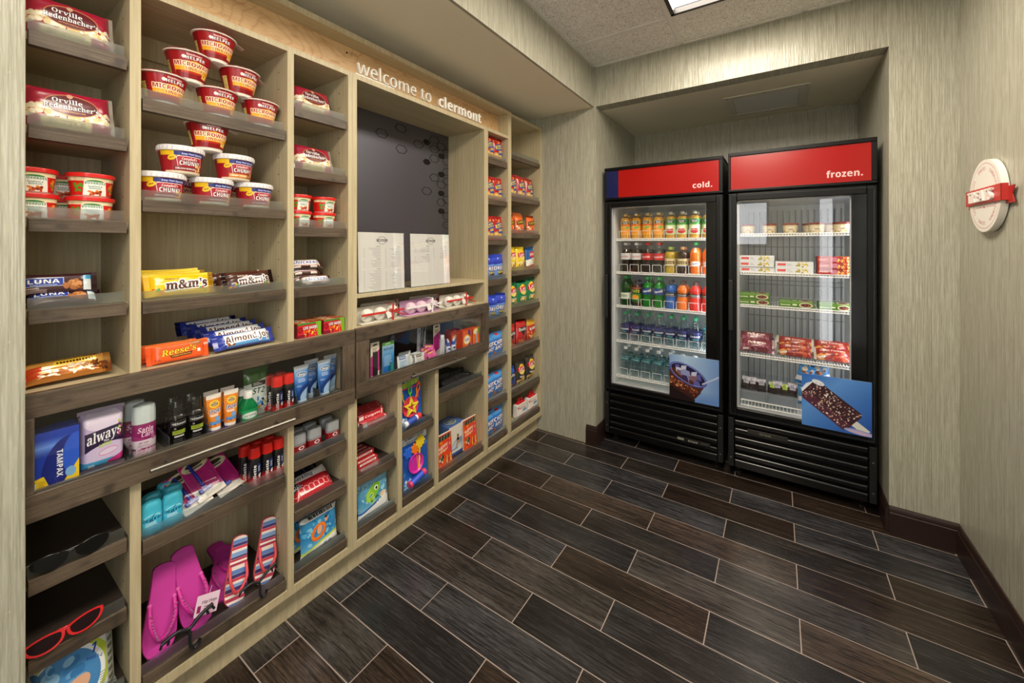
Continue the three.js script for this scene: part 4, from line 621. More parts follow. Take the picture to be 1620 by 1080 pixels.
function wandCard(kind) {                                // blister card of bubble toys
  const a = art(200, 260, (g, w, h) => { rect(g, -2, -2, w + 4, h + 4, grad(g, 0, 0, 0, h, '#2a6ac4', '#1c50ac', '#2a74c8')); blobs(g, 30, 0, 40, w, 220, 4, 12, ['#4a90dc', '#2460b8']); if (kind) { rect(g, 0, 0, w, 36, '#dfe4e8'); for (let i = 0; i < 14; i++) rect(g, 26 + i * 11, 6, rr(5, 9), 11, '#4a5a6c'); tx(g, 'JEU A BULLES', 100, 28, 15, '#3a6aa8', { w: 130 }); } else { tx(g, 'bubbles', 100, 24, 40, '#3aa83a', { w: 170, s: '#f0e04a', l: 6, r: -0.1 }); rect(g, 0, 44, w, 10, '#c83a8c'); } blobs(g, 18, 10, 210, 60, 40, 4, 9, ['#e8f2fa', '#8ac4ec']); });
  const g = group('card'), w = 0.155, h = kind ? 0.245 : 0.23; part(g, 'card', sheet(w, h, a, 0.003), P(a, 0.3));
  const flower = (r, n, dep) => { const s = new THREE.Shape(); for (let i = 0; i <= 72; i++) { const f = i / 72 * 6.2832, q = r * (0.86 + 0.14 * Math.cos(f * n)); s[i ? 'lineTo' : 'moveTo'](q * Math.cos(f), q * Math.sin(f)); } const hl = new THREE.Path(); hl.absarc(0, 0, r * 0.3, 0, 6.28, true); s.holes.push(hl); return new THREE.ExtrudeGeometry(s, { depth: dep, bevelEnabled: true, bevelSize: 0.001, bevelThickness: 0.001, bevelSegments: 1, curveSegments: 6 }); };
  if (kind) {
    const f1 = part(g, 'flower_wand', merge([flower(0.03, 9, 0.006), rod(-0.004, -0.02, 0.003, -0.016, -0.125, 0.003, 0.005)]), M(0xe8cc28, 0.35), 0.03, 0.2, 0.004);
    part(g, 'flower_wand', merge([flower(0.026, 7, 0.005), rod(0.004, -0.02, 0.003, 0.012, -0.1, 0.003, 0.0045)]), M(0xf07c1c, 0.35), -0.002, 0.178, 0.003); part(g, 'flower_wand', merge([flower(0.026, 6, 0.005), rod(0.01, -0.02, 0.003, 0.03, -0.07, 0.003, 0.0045)]), M(0x2c6ae0, 0.35), -0.045, 0.172, 0.002);
    const dish = part(g, 'dish', turn([[0, 0.036], [0.004, 0.044], [0.012, 0.046], [0.013, 0.043], [0.005, 0.036]], 28), M(0xd42ca8, 0.3), -0.006, 0.11, 0.004); dish.rotation.x = E;
    const b = part(g, 'bubble_bottle', merge([rod(-0.05, 0.03, 0.018, 0.03, 0.05, 0.018, 0.014, 16)]), M(0x3a5ad8, 0.3)); part(g, 'bottle_cap', merge([rod(-0.056, 0.0285, 0.018, -0.044, 0.0315, 0.018, 0.0165, 16), rod(0.026, 0.049, 0.018, 0.042, 0.053, 0.018, 0.0165, 16)]), M(0xd83a6c, 0.35));
  } else {
    const s = new THREE.Shape(), hl = new THREE.Path(); for (let i = 0; i <= 10; i++) { const f = i / 10 * 6.2832 + 0.3, q = i % 2 ? 0.02 : 0.046; s[i ? 'lineTo' : 'moveTo'](q * Math.cos(f), q * Math.sin(f)); } for (let i = 10; i >= 0; i--) { const f = i / 10 * 6.2832 + 0.3, q = i % 2 ? 0.012 : 0.03; hl[i < 10 ? 'lineTo' : 'moveTo'](q * Math.cos(f), q * Math.sin(f)); } s.holes.push(hl);
    part(g, 'dish', turn([[0, 0.04], [0.004, 0.05], [0.009, 0.05], [0.01, 0.047], [0.005, 0.04]], 28).rotateX(E), M(0xe03a5c, 0.3), 0.0, 0.095, 0.003); part(g, 'star_wand', new THREE.ExtrudeGeometry(s, { depth: 0.008, bevelEnabled: true, bevelSize: 0.001, bevelThickness: 0.001, bevelSegments: 1 }), M(0xe8d83a, 0.3), 0.0, 0.095, 0.012);
    const loop = (c, x, rz) => { const m = part(g, 'loop_wand', merge([new THREE.TorusGeometry(0.012, 0.0035, 8, 20).scale(0.8, 1.9, 1).translate(0, 0.055, 0), rod(0, 0, 0, 0, 0.034, 0, 0.0035)]), M(c, 0.3), x, 0.125, 0.008); m.rotation.z = rz; }; loop(0x5ac83a, 0.002, 0); loop(0xf08c1c, 0.036, -0.35); loop(0xe8d020, -0.036, 0.4); loop(0xe84a2c, 0.05, -0.1);
    part(g, 'bubble_bottle', rod(-0.05, 0.022, 0.018, 0.035, 0.036, 0.018, 0.0145, 16), M(0xdfe6f4, 0.3)); part(g, 'bottle_label', rod(-0.032, 0.025, 0.018, 0.02, 0.0335, 0.018, 0.0148, 16), M(0x3a5ab8, 0.3)); part(g, 'bottle_cap', merge([rod(0.03, 0.035, 0.018, 0.05, 0.038, 0.018, 0.0165, 16)]), M(0xd8383c, 0.3));
  }
  return g;
}
G.bubbleStar = wandCard(0); G.bubbleFlower = wandCard(1);
{ // umbrella, folded and lying along the shelf (axis x)
  const g = G.umbrella = group('umbrella'), K = M(0x121214, 0.6, { sheen: 0.5 });
  const canopy = loft([[0, 0.012, 0.012], [0.01, 0.022, 0.02], [0.06, 0.026, 0.023], [0.14, 0.025, 0.022], [0.19, 0.021, 0.019], [0.2, 0.014, 0.013]], 20); const p = canopy.attributes.position; for (let i = 0; i < p.count; i++) { const f = Math.atan2(p.getZ(i), p.getX(i)), k = 1 + 0.09 * Math.cos(f * 7 + p.getY(i) * 20); p.setX(i, p.getX(i) * k); p.setZ(i, p.getZ(i) * k); } canopy.computeVertexNormals();
  part(g, 'canopy', canopy.rotateZ(-E).translate(-0.11, 0.024, 0), K); part(g, 'handle', turn([[0, 0.013], [0.004, 0.016], [0.03, 0.015], [0.034, 0.011]], 18).rotateZ(-E).translate(0.09, 0.024, 0), M(0x0c0c0d, 0.35)); part(g, 'closing_strap', new THREE.TorusGeometry(0.0265, 0.003, 6, 24).rotateY(E).translate(-0.01, 0.024, 0), M(0x1c1c1f, 0.6)); part(g, 'wrist_cord', tube([[0.122, 0.024, 0], [0.14, 0.012, 0.02], [0.15, 0.0, 0.032], [0.142, -0.014, 0.036]], 0.0018, 20, 5), M(0x0a0a0a, 0.6));
}
{ // cards, float box, first-aid case
  const hp = art(170, 220, (g, w, h) => { rect(g, -2, -2, w + 4, h + 4, '#e8481c'); blobs(g, 26, 0, 0, w, h, 6, 14, ['#f0a01c', '#f4c83a', '#f07c2c']); for (let i = 0; i < 9; i++) poly(g, [[20 + i * 16, 10], [34 + i * 16, 4], [30 + i * 16, 44], [16 + i * 16, 36]], i % 2 ? '#1c1c1c' : '#2c7a6c'); tx(g, 'HAPPY', 72, 84, 34, '#f8f0e0', { w: 112, r: -0.1 }); tx(g, 'BIRTHDAY', 72, 110, 18, '#f8f0e0', { w: 110, r: -0.1 }); for (let i = 0; i < 5; i++) rect(g, 118, 60 + i * 16, 40, 5, '#b03a8c'); for (let i = 0; i < 5; i++) rect(g, 96 + i * 14, 150, 6, 60, ['#2c7a6c', '#f4d84a', '#1c1c1c', '#b03a8c', '#f4d84a'][i]); blobs(g, 10, 30, 140, 40, 50, 6, 12, ['#1c2c1c', '#3a8c5c', '#e8e0d0']); });
  const g = G.greeting = group('card'); part(g, 'cover', sheet(0.105, 0.155, hp, 0.0015), P(hp, 0.4)); const b = part(g, 'back_leaf', rspan(-0.0535, 0.0535, 0, 0.157, -0.0008, 0.0004, 0.0003), M(0xf0eee8, 0.6), 0, 0, -0.006); b.rotation.y = -0.06;
  const fl = art(180, 230, (g, w, h) => { rect(g, -2, -2, w + 4, h + 4, '#e4dfd2'); rect(g, 0, 210, w, 22, '#3a5ca8'); ell(g, 100, 150, 74, 40, '#a8bccc', -0.3); ell(g, 90, 160, 62, 30, '#c4d2dc', -0.3); ell(g, 120, 136, 40, 20, '#8aa0b4', -0.3); ell(g, 98, 90, 10, 13, '#6a4630'); poly(g, [[90, 96], [108, 96], [114, 150], [84, 150]], '#c89474'); poly(g, [[86, 106], [112, 106], [112, 128], [86, 128]], '#1c1c22'); poly(g, [[84, 150], [110, 150], [80, 190], [66, 186]], '#c89474'); rect(g, 20, 180, 80, 10, '#7aa0c8'); });
  const ft = art(120, 60, (g, w, h) => { rect(g, -2, -2, w + 4, h + 4, '#4a6cac'); g.strokeStyle = '#c8c84a'; g.lineWidth = 4; g.beginPath(); g.ellipse(60, 30, 34, 16, 0, 0, 7); g.stroke(); lines(g, 42, 26, 40, 2, 7, '#d8d86a', 3); });
  G.floatBox = carton(0.135, 0.215, 0.12, fl, '#5c7cb8', { top: ft, flap: 0 });
  const fa = art(150, 120, (g, w, h) => { rect(g, -2, -2, w + 4, h + 4, '#f0ece6'); rect(g, 0, 0, w, 22, '#e4dcd6'); poly(g, [[10, 40], [64, 30], [80, 100], [24, 112]], '#f8f4f0'); blobs(g, 12, 14, 40, 60, 60, 5, 9, ['#e0b4a8', '#f4e0d8']); rect(g, 82, 54, 54, 26, '#7aa4d0'); rect(g, 10, 100, 120, 16, '#c8282c'); rect(g, 0, 24, 30, 10, '#c8282c'); tx(g, 'FIRST AID', 76, 40, 18, '#c8282c', { w: 90 }); });
  const k = G.firstAid = group('case'); part(k, 'case', cartonGeo(0.125, 0.092, 0.045, 0.006, fa, plain('#eeeae4')), P(fa, 0.35)); part(k, 'lid_top', rspan(-0.045, 0.045, 0.09, 0.1, -0.018, 0.018, 0.004), M(0xc82026, 0.35)); const hd = new THREE.Shape(); hd.moveTo(-0.032, 0); hd.lineTo(0.032, 0); hd.lineTo(0.024, 0.028); hd.lineTo(-0.024, 0.028); hd.closePath(); const hh = new THREE.Path(); hh.moveTo(-0.02, 0.008); hh.lineTo(-0.016, 0.02); hh.lineTo(0.016, 0.02); hh.lineTo(0.02, 0.008); hh.closePath(); hd.holes.push(hh); part(k, 'handle', new THREE.ExtrudeGeometry(hd, { depth: 0.008, bevelEnabled: true, bevelSize: 0.0015, bevelThickness: 0.0015, bevelSegments: 1 }), M(0xc82026, 0.35), 0, 0.098, -0.004);
}
{ // crisps and biscuits
  const snack = (bg, f) => art(150, 210, (g, w, h) => { rect(g, -2, -2, w + 4, h + 4, bg); f(g, w, h); });
  const big = (w, h, t, a, sd) => bag(w, h, t, a, { seal: 0.014, sd, puff: 2.6, wr: 0.3, rough: 0.24 });
  const ritz = snack('#b81c26', (g) => { blobs(g, 22, 0, 10, 150, 60, 4, 12, ['#d84a3a', '#e8a04a', '#8c1018']); poly(g, [[0, 150], [150, 120], [150, 190], [0, 200]], '#2a4ca0'); ell(g, 72, 90, 56, 30, '#2a4ca0', -0.3); tx(g, 'RITZ', 74, 88, 46, '#f4dc3a', { w: 96, r: -0.25, s: '#20347c', l: 6 }); tx(g, 'bits', 96, 124, 34, '#f4e46a', { w: 56, r: -0.2, s: '#20347c', l: 5 }); ell(g, 44, 166, 34, 26, '#d8a04a'); ell(g, 96, 176, 30, 22, '#e4b460'); ell(g, 44, 166, 20, 14, '#f0c87a'); });
  G.crackers = big(0.115, 0.165, 0.05, ritz, 101);
  const ch = snack('#ec6a1c', (g) => { rect(g, 0, 0, 150, 24, '#f0803a'); poly(g, [[10, 74], [140, 50], [144, 100], [10, 118]], '#1c1a18'); tx(g, 'CHEETOS', 76, 86, 36, '#f6c81e', { w: 118, r: -0.15 }); blobs(g, 40, 0, 130, 150, 76, 6, 14, ['#f09030', '#c8301c', '#e85a20', '#f4e0c0']); });
  G.puffs = big(0.115, 0.15, 0.05, ch, 103);
  const lays = (bg, low) => snack(bg, (g) => { ell(g, 76, 78, 52, 46, '#f4c020'); ell(g, 76, 92, 44, 30, '#f8e07a'); poly(g, [[14, 60], [136, 46], [140, 84], [16, 98]], '#c81e26'); tx(g, "Lay's", 76, 72, 44, '#fff', { w: 98, f: 'serif', r: -0.1 }); tx(g, low, 76, 140, 18, '#fff', { w: 80 }); blobs(g, 20, 14, 150, 122, 54, 9, 18, ['#e8c87a', '#d8a850', '#f0dca0', '#b88438']); });
  G.chipsYellow = big(0.115, 0.175, 0.05, lays('#efd020', 'Classic'), 105); G.chipsGreen = big(0.125, 0.175, 0.05, lays('#0f7a4a', 'Sour Cream'), 107); G.chipsBlack = big(0.12, 0.175, 0.05, lays('#34302e', 'Barbecue'), 109);
  const ruf = snack('#1c5aa4', (g) => { poly(g, [[40, 50], [150, 40], [150, 96], [40, 100]], '#c8282c'); tx(g, 'RUFFLES', 90, 72, 28, '#fff', { w: 100 }); poly(g, [[0, 120], [150, 96], [150, 160], [0, 176]], '#f0f0ec'); blobs(g, 14, 70, 110, 74, 60, 9, 16, ['#e8b850', '#d89a3a']); poly(g, [[0, 176], [150, 160], [150, 212], [0, 212]], '#e05a20'); });
  G.ridged = big(0.115, 0.165, 0.05, ruf, 111);
  const dor = (bg, c2) => snack(bg, (g) => { poly(g, [[10, 70], [140, 56], [76, 140]], '#1a1818'); tx(g, 'Doritos', 76, 82, 36, '#f8f0e8', { w: 122, s: '#1a1818', l: 6, r: -0.06 }); poly(g, [[0, 150], [150, 120], [150, 212], [0, 212]], c2); for (let i = 0; i < 6; i++) { const x = 10 + rnd() * 110, y = 150 + rnd() * 40; poly(g, [[x, y], [x + 34, y + 8], [x + 12, y + 34]], i % 2 ? '#e88a2c' : '#d8601c'); } });
  G.tortillaRed = big(0.12, 0.17, 0.05, dor('#c01e20', '#a8181c'), 113); G.tortillaBlue = big(0.115, 0.17, 0.05, dor('#1c4cb4', '#18388c'), 115);
  const hot = snack('#d8a42c', (g) => { poly(g, [[0, 60], [150, 40], [150, 212], [0, 212]], '#c03018'); tx(g, 'Fritos', 76, 84, 38, '#fff', { w: 104, s: '#8c1410', l: 6, r: -0.3 }); blobs(g, 20, 10, 120, 130, 80, 6, 14, ['#e8c060', '#c87a24', '#f0d890']); });
  G.cornchips = big(0.112, 0.155, 0.048, hot, 117);
  const or = snack('#2038b0', (g) => { rect(g, 0, 0, 150, 60, '#2a48c8'); rect(g, 60, 30, 24, 12, '#c8d4f0'); poly(g, [[0, 90], [150, 76], [150, 212], [0, 212]], '#6a9ae8'); tx(g, 'OREO', 76, 118, 44, '#fff', { w: 118, s: '#16247c', l: 9 }); tx(g, 'mini', 90, 154, 38, '#f6e23a', { w: 80, s: '#16247c', l: 7 }); blobs(g, 10, 6, 166, 138, 40, 10, 15, ['#1a1614', '#3a2a24', '#dfe8f8']); });
  G.sandwichCookies = big(0.125, 0.17, 0.055, or, 119);
  const ca = snack('#2a7ad0', (g) => { rect(g, 0, 0, 150, 50, '#4a9ae4'); rect(g, 50, 14, 40, 14, '#d83a3c'); tx(g, 'CHIPS', 76, 86, 48, '#fff', { w: 118, s: '#16308c', l: 10, r: -0.1 }); tx(g, 'AHOY!', 80, 128, 46, '#fff', { w: 112, s: '#16308c', l: 10, r: -0.1 }); blobs(g, 12, 6, 164, 138, 40, 10, 16, ['#c88a4a', '#a8682c', '#d8a460']); });
  G.chocCookies = big(0.12, 0.17, 0.055, ca, 121);
}
{ // sandals
  const sole = () => { const s = new THREE.Shape(); s.moveTo(-0.03, 0.135); s.bezierCurveTo(-0.03, 0.152, 0.03, 0.152, 0.032, 0.13); s.bezierCurveTo(0.034, 0.08, 0.036, 0.04, 0.044, -0.04); s.bezierCurveTo(0.05, -0.1, 0.042, -0.142, 0.0, -0.142); s.bezierCurveTo(-0.046, -0.142, -0.054, -0.09, -0.044, -0.03); s.bezierCurveTo(-0.036, 0.03, -0.032, 0.08, -0.03, 0.135); return s; };
  const geo = new THREE.ExtrudeGeometry(sole(), { depth: 0.013, bevelEnabled: true, bevelSize: 0.002, bevelThickness: 0.002, bevelSegments: 2, curveSegments: 12 }).translate(0, 0.145, -0.013);
  const topG = new THREE.ShapeGeometry(sole(), 12).translate(0, 0.145, 0.0024); { const p = topG.attributes.position, uv = topG.attributes.uv; for (let i = 0; i < p.count; i++) uv.setXY(i, (p.getX(i) + 0.055) / 0.11, p.getY(i) / 0.295); }
  const stripes = art(110, 295, (g, w, h) => { const c = ['#a8304a', '#e8dcd8', '#5a82c0', '#3a3270', '#c83a48', '#e8e0dc', '#7aa0d0', '#3c2e66', '#b8344a', '#f0e8e4']; let y = -4; for (let i = 0; y < h + 4; i++) { const t = 8 + Math.floor(rnd() * 12); rect(g, -2, y, w + 4, t, c[i % c.length]); rect(g, -2, y + t - 1, w + 4, 1, '#e8e0e8'); y += t; } });
  const ribs = []; for (let i = 0; i < 56; i++) ribs.push(span(-0.034, 0.034, 0.012 + i * 0.0048, 0.0138 + i * 0.0048, 0.002, 0.0028));
  const mk = (solid, pk) => { const g = group('sandal'), S = M(solid, 0.6);
    part(g, 'sole', geo, S); if (pk) part(g, 'footbed_ribs', merge(ribs), M(0xcc42a6, 0.6)); else part(g, 'footbed', U(topG, stripes), P(stripes, 0.6));
    const st = M(pk ? 0xcf2f9c : 0xe0505a, 0.35);
    part(g, 'strap', merge([tube([[0, 0.052, 0.004], [-0.014, 0.066, 0.018], [-0.034, 0.11, 0.022], [-0.036, 0.17, 0.004]], 0.0066, 24, 7), tube([[0, 0.052, 0.004], [0.014, 0.066, 0.018], [0.034, 0.11, 0.022], [0.034, 0.17, 0.004]], 0.0066, 24, 7)]), st);
    if (pk) { const beads = []; for (let i = 0; i < 26; i++) { const f = i / 25, s = i % 2 ? 1 : -1, k = f; beads.push(new THREE.IcosahedronGeometry(0.0042, 0).translate(s * (0.004 + 0.033 * k), 0.055 + 0.075 * k * k + 0.02 * k, 0.012 + 0.018 * Math.sin(k * 2.6))); } part(g, 'sequins', merge(beads), M(0xe68ad0, 0.15, { metalness: 0.6 })); for (const x of [-0.036, 0.034]) part(g, 'strap_plug', new THREE.SphereGeometry(0.008, 12, 8), M(0xd85ab0, 0.4), x, 0.172, 0.002); }
    return g; };
  G.sandalPink = mk(0xc0309a, 1); G.sandalStripe = mk(0xe0606a, 0);
  const hg = G.sandalHanger = group('hanger'); part(hg, 'bar', merge([tube([[-0.07, 0.0, 0.006], [-0.03, 0.012, 0.012], [0, 0.0, 0.014], [0.03, 0.02, 0.012], [0.07, 0.03, 0.006]], 0.006, 24, 6), rod(-0.066, 0.004, 0.004, -0.072, -0.014, 0.006, 0.004), rod(-0.05, 0.008, 0.008, -0.054, -0.012, 0.01, 0.004), rod(0.05, 0.026, 0.008, 0.056, 0.006, 0.01, 0.004), rod(0.064, 0.03, 0.006, 0.074, 0.01, 0.008, 0.004)]), M(0x1c1e22, 0.35)); part(hg, 'hook', tube([[0, 0, 0.014], [0.002, -0.028, 0.018], [0.003, -0.056, 0.018], [0.012, -0.074, 0.018], [0.026, -0.066, 0.018], [0.028, -0.054, 0.018]], 0.0052, 24, 7), M(0x1c1e22, 0.35));
  const tg = art(90, 80, (g, w, h) => { rect(g, -2, -2, w + 4, h + 4, '#e4c8dc'); rect(g, 8, 40, 14, 26, '#8c1c5c'); tx(g, 'Flip Flops', 52, 30, 14, '#2a2028', { f: 'serif', w: 60 }); lines(g, 34, 46, 40, 3, 8, '#5a4050', 3); });
  const tgp = G.priceTag = group('tag'); part(tgp, 'card', sheet(0.062, 0.055, tg, 0.001), P(tg, 0.5)); part(tgp, 'tie', rod(0, 0.054, 0, 0.002, 0.075, 0.002, 0.0008, 5), M(0xe8e0e4, 0.5));
}
function shades(fr, lens, wrap) {                       // folded spectacles seen from the front
  const g = group('sunglasses'), w = 0.136, sh = (r) => { const s = new THREE.Shape(); const a = 0.0305 * r, b = (wrap ? 0.0145 : 0.0155) * r; s.moveTo(-a, b * 0.7); s.bezierCurveTo(-a * 0.4, b * 1.25, a * 0.6, b * 1.2, a * 1.02, b * 0.75); s.bezierCurveTo(a * 1.1, -b * 0.4, a * 0.5, -b * 1.2, -a * 0.1, -b * 1.15); s.bezierCurveTo(-a * 0.7, -b * 1.1, -a * 1.1, -b * 0.5, -a, b * 0.7); return s; };
  const F = M(fr, 0.22, { clearcoat: 0.6 }), L = M(lens, 0.12, { specularIntensity: 0.5 });
  for (const s of [-1, 1]) {
    const lg = new THREE.ExtrudeGeometry(sh(0.98), { depth: 0.0018, bevelEnabled: false, curveSegments: 10 }); const l = part(g, 'lens', lg, L, s * 0.036, 0.02, 0.001); l.scale.x = s; l.rotation.y = s * 0.16;
    const o = sh(1.13); o.holes.push(new THREE.Path(sh(0.97).getPoints(10).reverse())); if (!wrap) { const r = part(g, 'rim', new THREE.ExtrudeGeometry(o, { depth: 0.004, bevelEnabled: true, bevelSize: 0.0008, bevelThickness: 0.0008, bevelSegments: 1, curveSegments: 10 }), F, s * 0.036, 0.02, 0); r.scale.x = s; r.rotation.y = s * 0.16; }
    part(g, 'temple', tube(s > 0 ? [[0.068, 0.028, -0.012], [0.06, 0.028, -0.02], [-0.02, 0.024, -0.026], [-0.06, 0.012, -0.024]] : [[-0.068, 0.028, -0.012], [-0.06, 0.028, -0.028], [0.02, 0.024, -0.033], [0.06, 0.012, -0.03]], 0.0028, 22, 6), F);
    if (wrap) part(g, 'brow', tube([[s * 0.006, 0.028, 0.002], [s * 0.036, 0.037, 0.001], [s * 0.064, 0.032, -0.008], [s * 0.069, 0.028, -0.014]], 0.0024, 16, 6), F);
    part(g, 'hinge', rspan(s * 0.064, s * 0.071, 0.023, 0.032, -0.014, -0.006, 0.001), F);
  }
  part(g, 'bridge', tube([[-0.009, 0.026, 0.002], [0, 0.029, 0.004], [0.009, 0.026, 0.002]], 0.0028, 12, 6), F); return g;
}
G.shadesBlack = shades(0x0c0c0e, 0x08080a, true); G.shadesRed = shades(0xc81c24, 0x1c0e12, false);
{ // acrylic menu stand
  const menu = (n, blocks) => art(300, 420, (g, w, h) => { rect(g, -2, -2, w + 4, h + 4, '#d4d4d0'); g.strokeStyle = '#6a6a68'; g.lineWidth = 3; g.beginPath(); g.arc(150, 56, 27, 0, 7); g.stroke(); poly(g, [[112, 48], [188, 48], [182, 56], [188, 64], [112, 64], [118, 56]], '#3c3c3a'); tx(g, 'TREATS', 150, 56, 13, '#eee', { w: 56 }); for (const [x, y, k] of blocks) { tx(g, 'SNACKS', x + 84, y, 9, '#555', { a: 'left', w: 24 }); for (let i = 0; i < k; i++) { const q = y + 12 + i * 10.5; rect(g, x, q, 10, 2.5, '#a0a09e'); const e = 30 + rnd() * 50; rect(g, x + 110 - e, q, e, 2.5, '#939395'); rect(g, x + 14, q + 3, 96 - e, 0.6, '#bbb'); } } });
  const mk = (a) => { const g = group('menu_stand'), w = 0.252, h = 0.272; const l = group('panel'); g.add(l); part(l, 'menu_page', sheet(w - 0.006, h - 0.006, a, 0.0006).translate(0, 0.003, 0), P(a, 0.45)); part(l, 'clear_cover', span(-w / 2, w / 2, 0, h, 0.001, 0.0028), GLASS); part(l, 'back_cover', span(-w / 2, w / 2, 0, h, -0.003, -0.001), CLEAR); l.rotation.x = -0.03; part(g, 'foot', rspan(-w / 2, w / 2, 0, 0.0025, -0.09, 0.012, 0.0008), CLEAR); return g; };
  G.menuFull = mk(menu(1, [[30, 100, 7], [30, 190, 5], [30, 262, 15], [168, 104, 14], [168, 276, 13]])); G.menuHalf = mk(menu(2, [[30, 100, 4], [30, 170, 5], [168, 104, 9]]));
}
// ---------------------------------------------------------------- goods on the shelves
// S(prototype, name, category, group, list of [label, z along the wall, y, x, {rx, rz, ry, s, sy}])
function S(proto, name, cat, grp, list) {
  for (const [label, z, y, x, o = {}] of list) {
    const c = put(G[proto], name, label, cat, x, y, z, E + (o.ry ?? 0), list.length > 1 ? grp : undefined, o.rx ?? 0, o.rz ?? 0);
    if (o.s) c.scale.setScalar(o.s); if (o.sy) c.scale.y *= o.sy; if (o.sx) c.scale.x *= o.sx;
  }
}
S('popcorn', 'popcorn_bag', 'snack bag', 'red popcorn bags', [
  ['red foil popcorn bag on the topmost shelf of the left column', -0.214, 1.936, -1.552, { rx: -0.2 }], ['red foil popcorn bag on the second shelf down of the left column', -0.216, 1.708, -1.552, { rx: -0.22, rz: 0.02 }],
  ['red popcorn bag on the top shelf of the narrow column beside the recess', -0.862, 1.934, -1.556, { rx: -0.3 }], ['red popcorn bag on the second shelf of the narrow column beside the recess', -0.866, 1.705, -1.556, { rx: -0.34, rz: -0.02 }]]);
S('pasta', 'pasta_bowl', 'food bowl', 'pasta bowls with red lids', [
  ['red-lidded pasta bowl, lower of the cut-off stack by the pier', -0.152, 1.478, -1.57], ['red-lidded pasta bowl, upper of the cut-off stack by the pier', -0.15, 1.541, -1.57, { ry: 0.1 }],
  ['red-lidded pasta bowl, lower of the full stack in the left column', -0.254, 1.478, -1.57, { ry: -0.1 }], ['red-lidded pasta bowl, upper of the full stack in the left column', -0.255, 1.541, -1.57],
  ['red-lidded pasta bowl, lower one in shadow behind the left column stacks', -0.215, 1.478, -1.675], ['red-lidded pasta bowl, upper one in shadow behind the left column stacks', -0.214, 1.541, -1.675],
  ['red-lidded pasta bowl, lower left of four in the narrow column', -0.81, 1.482, -1.57, { ry: 0.1 }], ['red-lidded pasta bowl, upper left of four in the narrow column', -0.809, 1.545, -1.57],
  ['red-lidded pasta bowl, lower right of four in the narrow column', -0.911, 1.482, -1.57], ['red-lidded pasta bowl, upper right of four in the narrow column', -0.912, 1.545, -1.57, { ry: 0.1 }]]);
S('fruitbar', 'nutrition_bar', 'snack bar', 'brown nutrition bars with a blue label', [
  ['brown nutrition bar with a blue label, lower one behind the acrylic lip', -0.208, 1.258, -1.546, { rx: -0.95 }], ['brown nutrition bar with a blue label, upper one showing its almonds', -0.2, 1.283, -1.574, { rx: -0.18, s: 1.04 }], ['brown nutrition bar lying flat at the back of the pile', -0.205, 1.264, -1.60, { rx: -1.4 }]]);
S('nutbar', 'candy_bar', 'candy bar', 'golden nut bars', [
  ['shiny gold and orange candy bar lying at the front of the counter edge', -0.212, 1.062, -1.55, { rx: -0.6, rz: 0.02, s: 1.08, sy: 1.15 }], ['shiny gold candy bar lying behind the front gold one', -0.2, 1.066, -1.6, { rx: -0.7, rz: 0.04 }]]);
S('noodles', 'noodle_cup', 'food cup', 'red and yellow noodle cups', [
  ['red noodle cup, left in the bottom row of the high pyramid', -0.406, 1.833, -1.575, { sy: 0.88, ry: 0.3 }], ['red noodle cup, middle in the bottom row of the high pyramid', -0.545, 1.833, -1.575, { sy: 0.88, ry: 0.1 }], ['red noodle cup, right in the bottom row of the high pyramid', -0.674, 1.833, -1.575, { sy: 0.88, ry: 0.1 }],
  ['red noodle cup, left in the middle row of the high pyramid', -0.468, 1.922, -1.575, { sy: 0.88, ry: 0.0 }], ['red noodle cup, right in the middle row of the high pyramid', -0.609, 1.922, -1.575, { sy: 0.88, ry: 0.3 }], ['red noodle cup on the very top of the high pyramid', -0.537, 2.011, -1.575, { sy: 0.88 }],
  ['red noodle cup on top of the white-lidded soup bowls', -0.519, 1.717, -1.575, { sy: 0.86 }], ['red noodle cup in shadow behind the soup bowls, between the first two', -0.47, 1.542, -1.69, { sy: 0.88 }], ['red noodle cup in shadow behind the soup bowls, between the last two', -0.61, 1.542, -1.69, { sy: 0.88 }]]);
S('soup', 'soup_bowl', 'food bowl', 'soup bowls with white lids', [
  ['white-lidded soup bowl, left in the bottom row', -0.403, 1.542, -1.575], ['white-lidded soup bowl, middle in the bottom row', -0.531, 1.542, -1.575, { ry: 0.1 }], ['white-lidded soup bowl, right in the bottom row', -0.655, 1.542, -1.575, { ry: 0.1 }], ['white-lidded soup bowl with a dark red band in the upper row', -0.45, 1.6295, -1.575]]);
S('soup2', 'soup_bowl', 'food bowl', null, [['white-lidded soup bowl with an orange band in the upper row', -0.594, 1.6295, -1.575]]);
S('candyYellow', 'candy_bag', 'candy bag', 'yellow candy bags', [
  ['yellow candy bag at the front of the yellow pile', -0.445, 1.256, -1.552, { rx: -0.35, s: 1.14 }], ['yellow candy bag second from the front of the pile', -0.436, 1.262, -1.58, { rx: -0.4, s: 1.14, rz: 0.03 }], ['yellow candy bag third from the front of the pile', -0.425, 1.266, -1.608, { rx: -0.4, s: 1.14, rz: 0.05 }], ['yellow candy bag at the back of the yellow pile', -0.435, 1.27, -1.636, { rx: -0.4, s: 1.12 }]]);
S('candyBrown', 'candy_bag', 'candy bag', 'brown candy bags', [
  ['brown candy bag at the front of the brown pile', -0.636, 1.256, -1.552, { rx: -0.4, s: 1.14, rz: 0.03 }], ['brown candy bag in the middle of the brown pile', -0.62, 1.26, -1.58, { rx: -0.5, s: 1.1, rz: 0.06 }], ['brown candy bag at the back of the brown pile', -0.6, 1.258, -1.615, { rx: -0.6, s: 1.1 }]]);
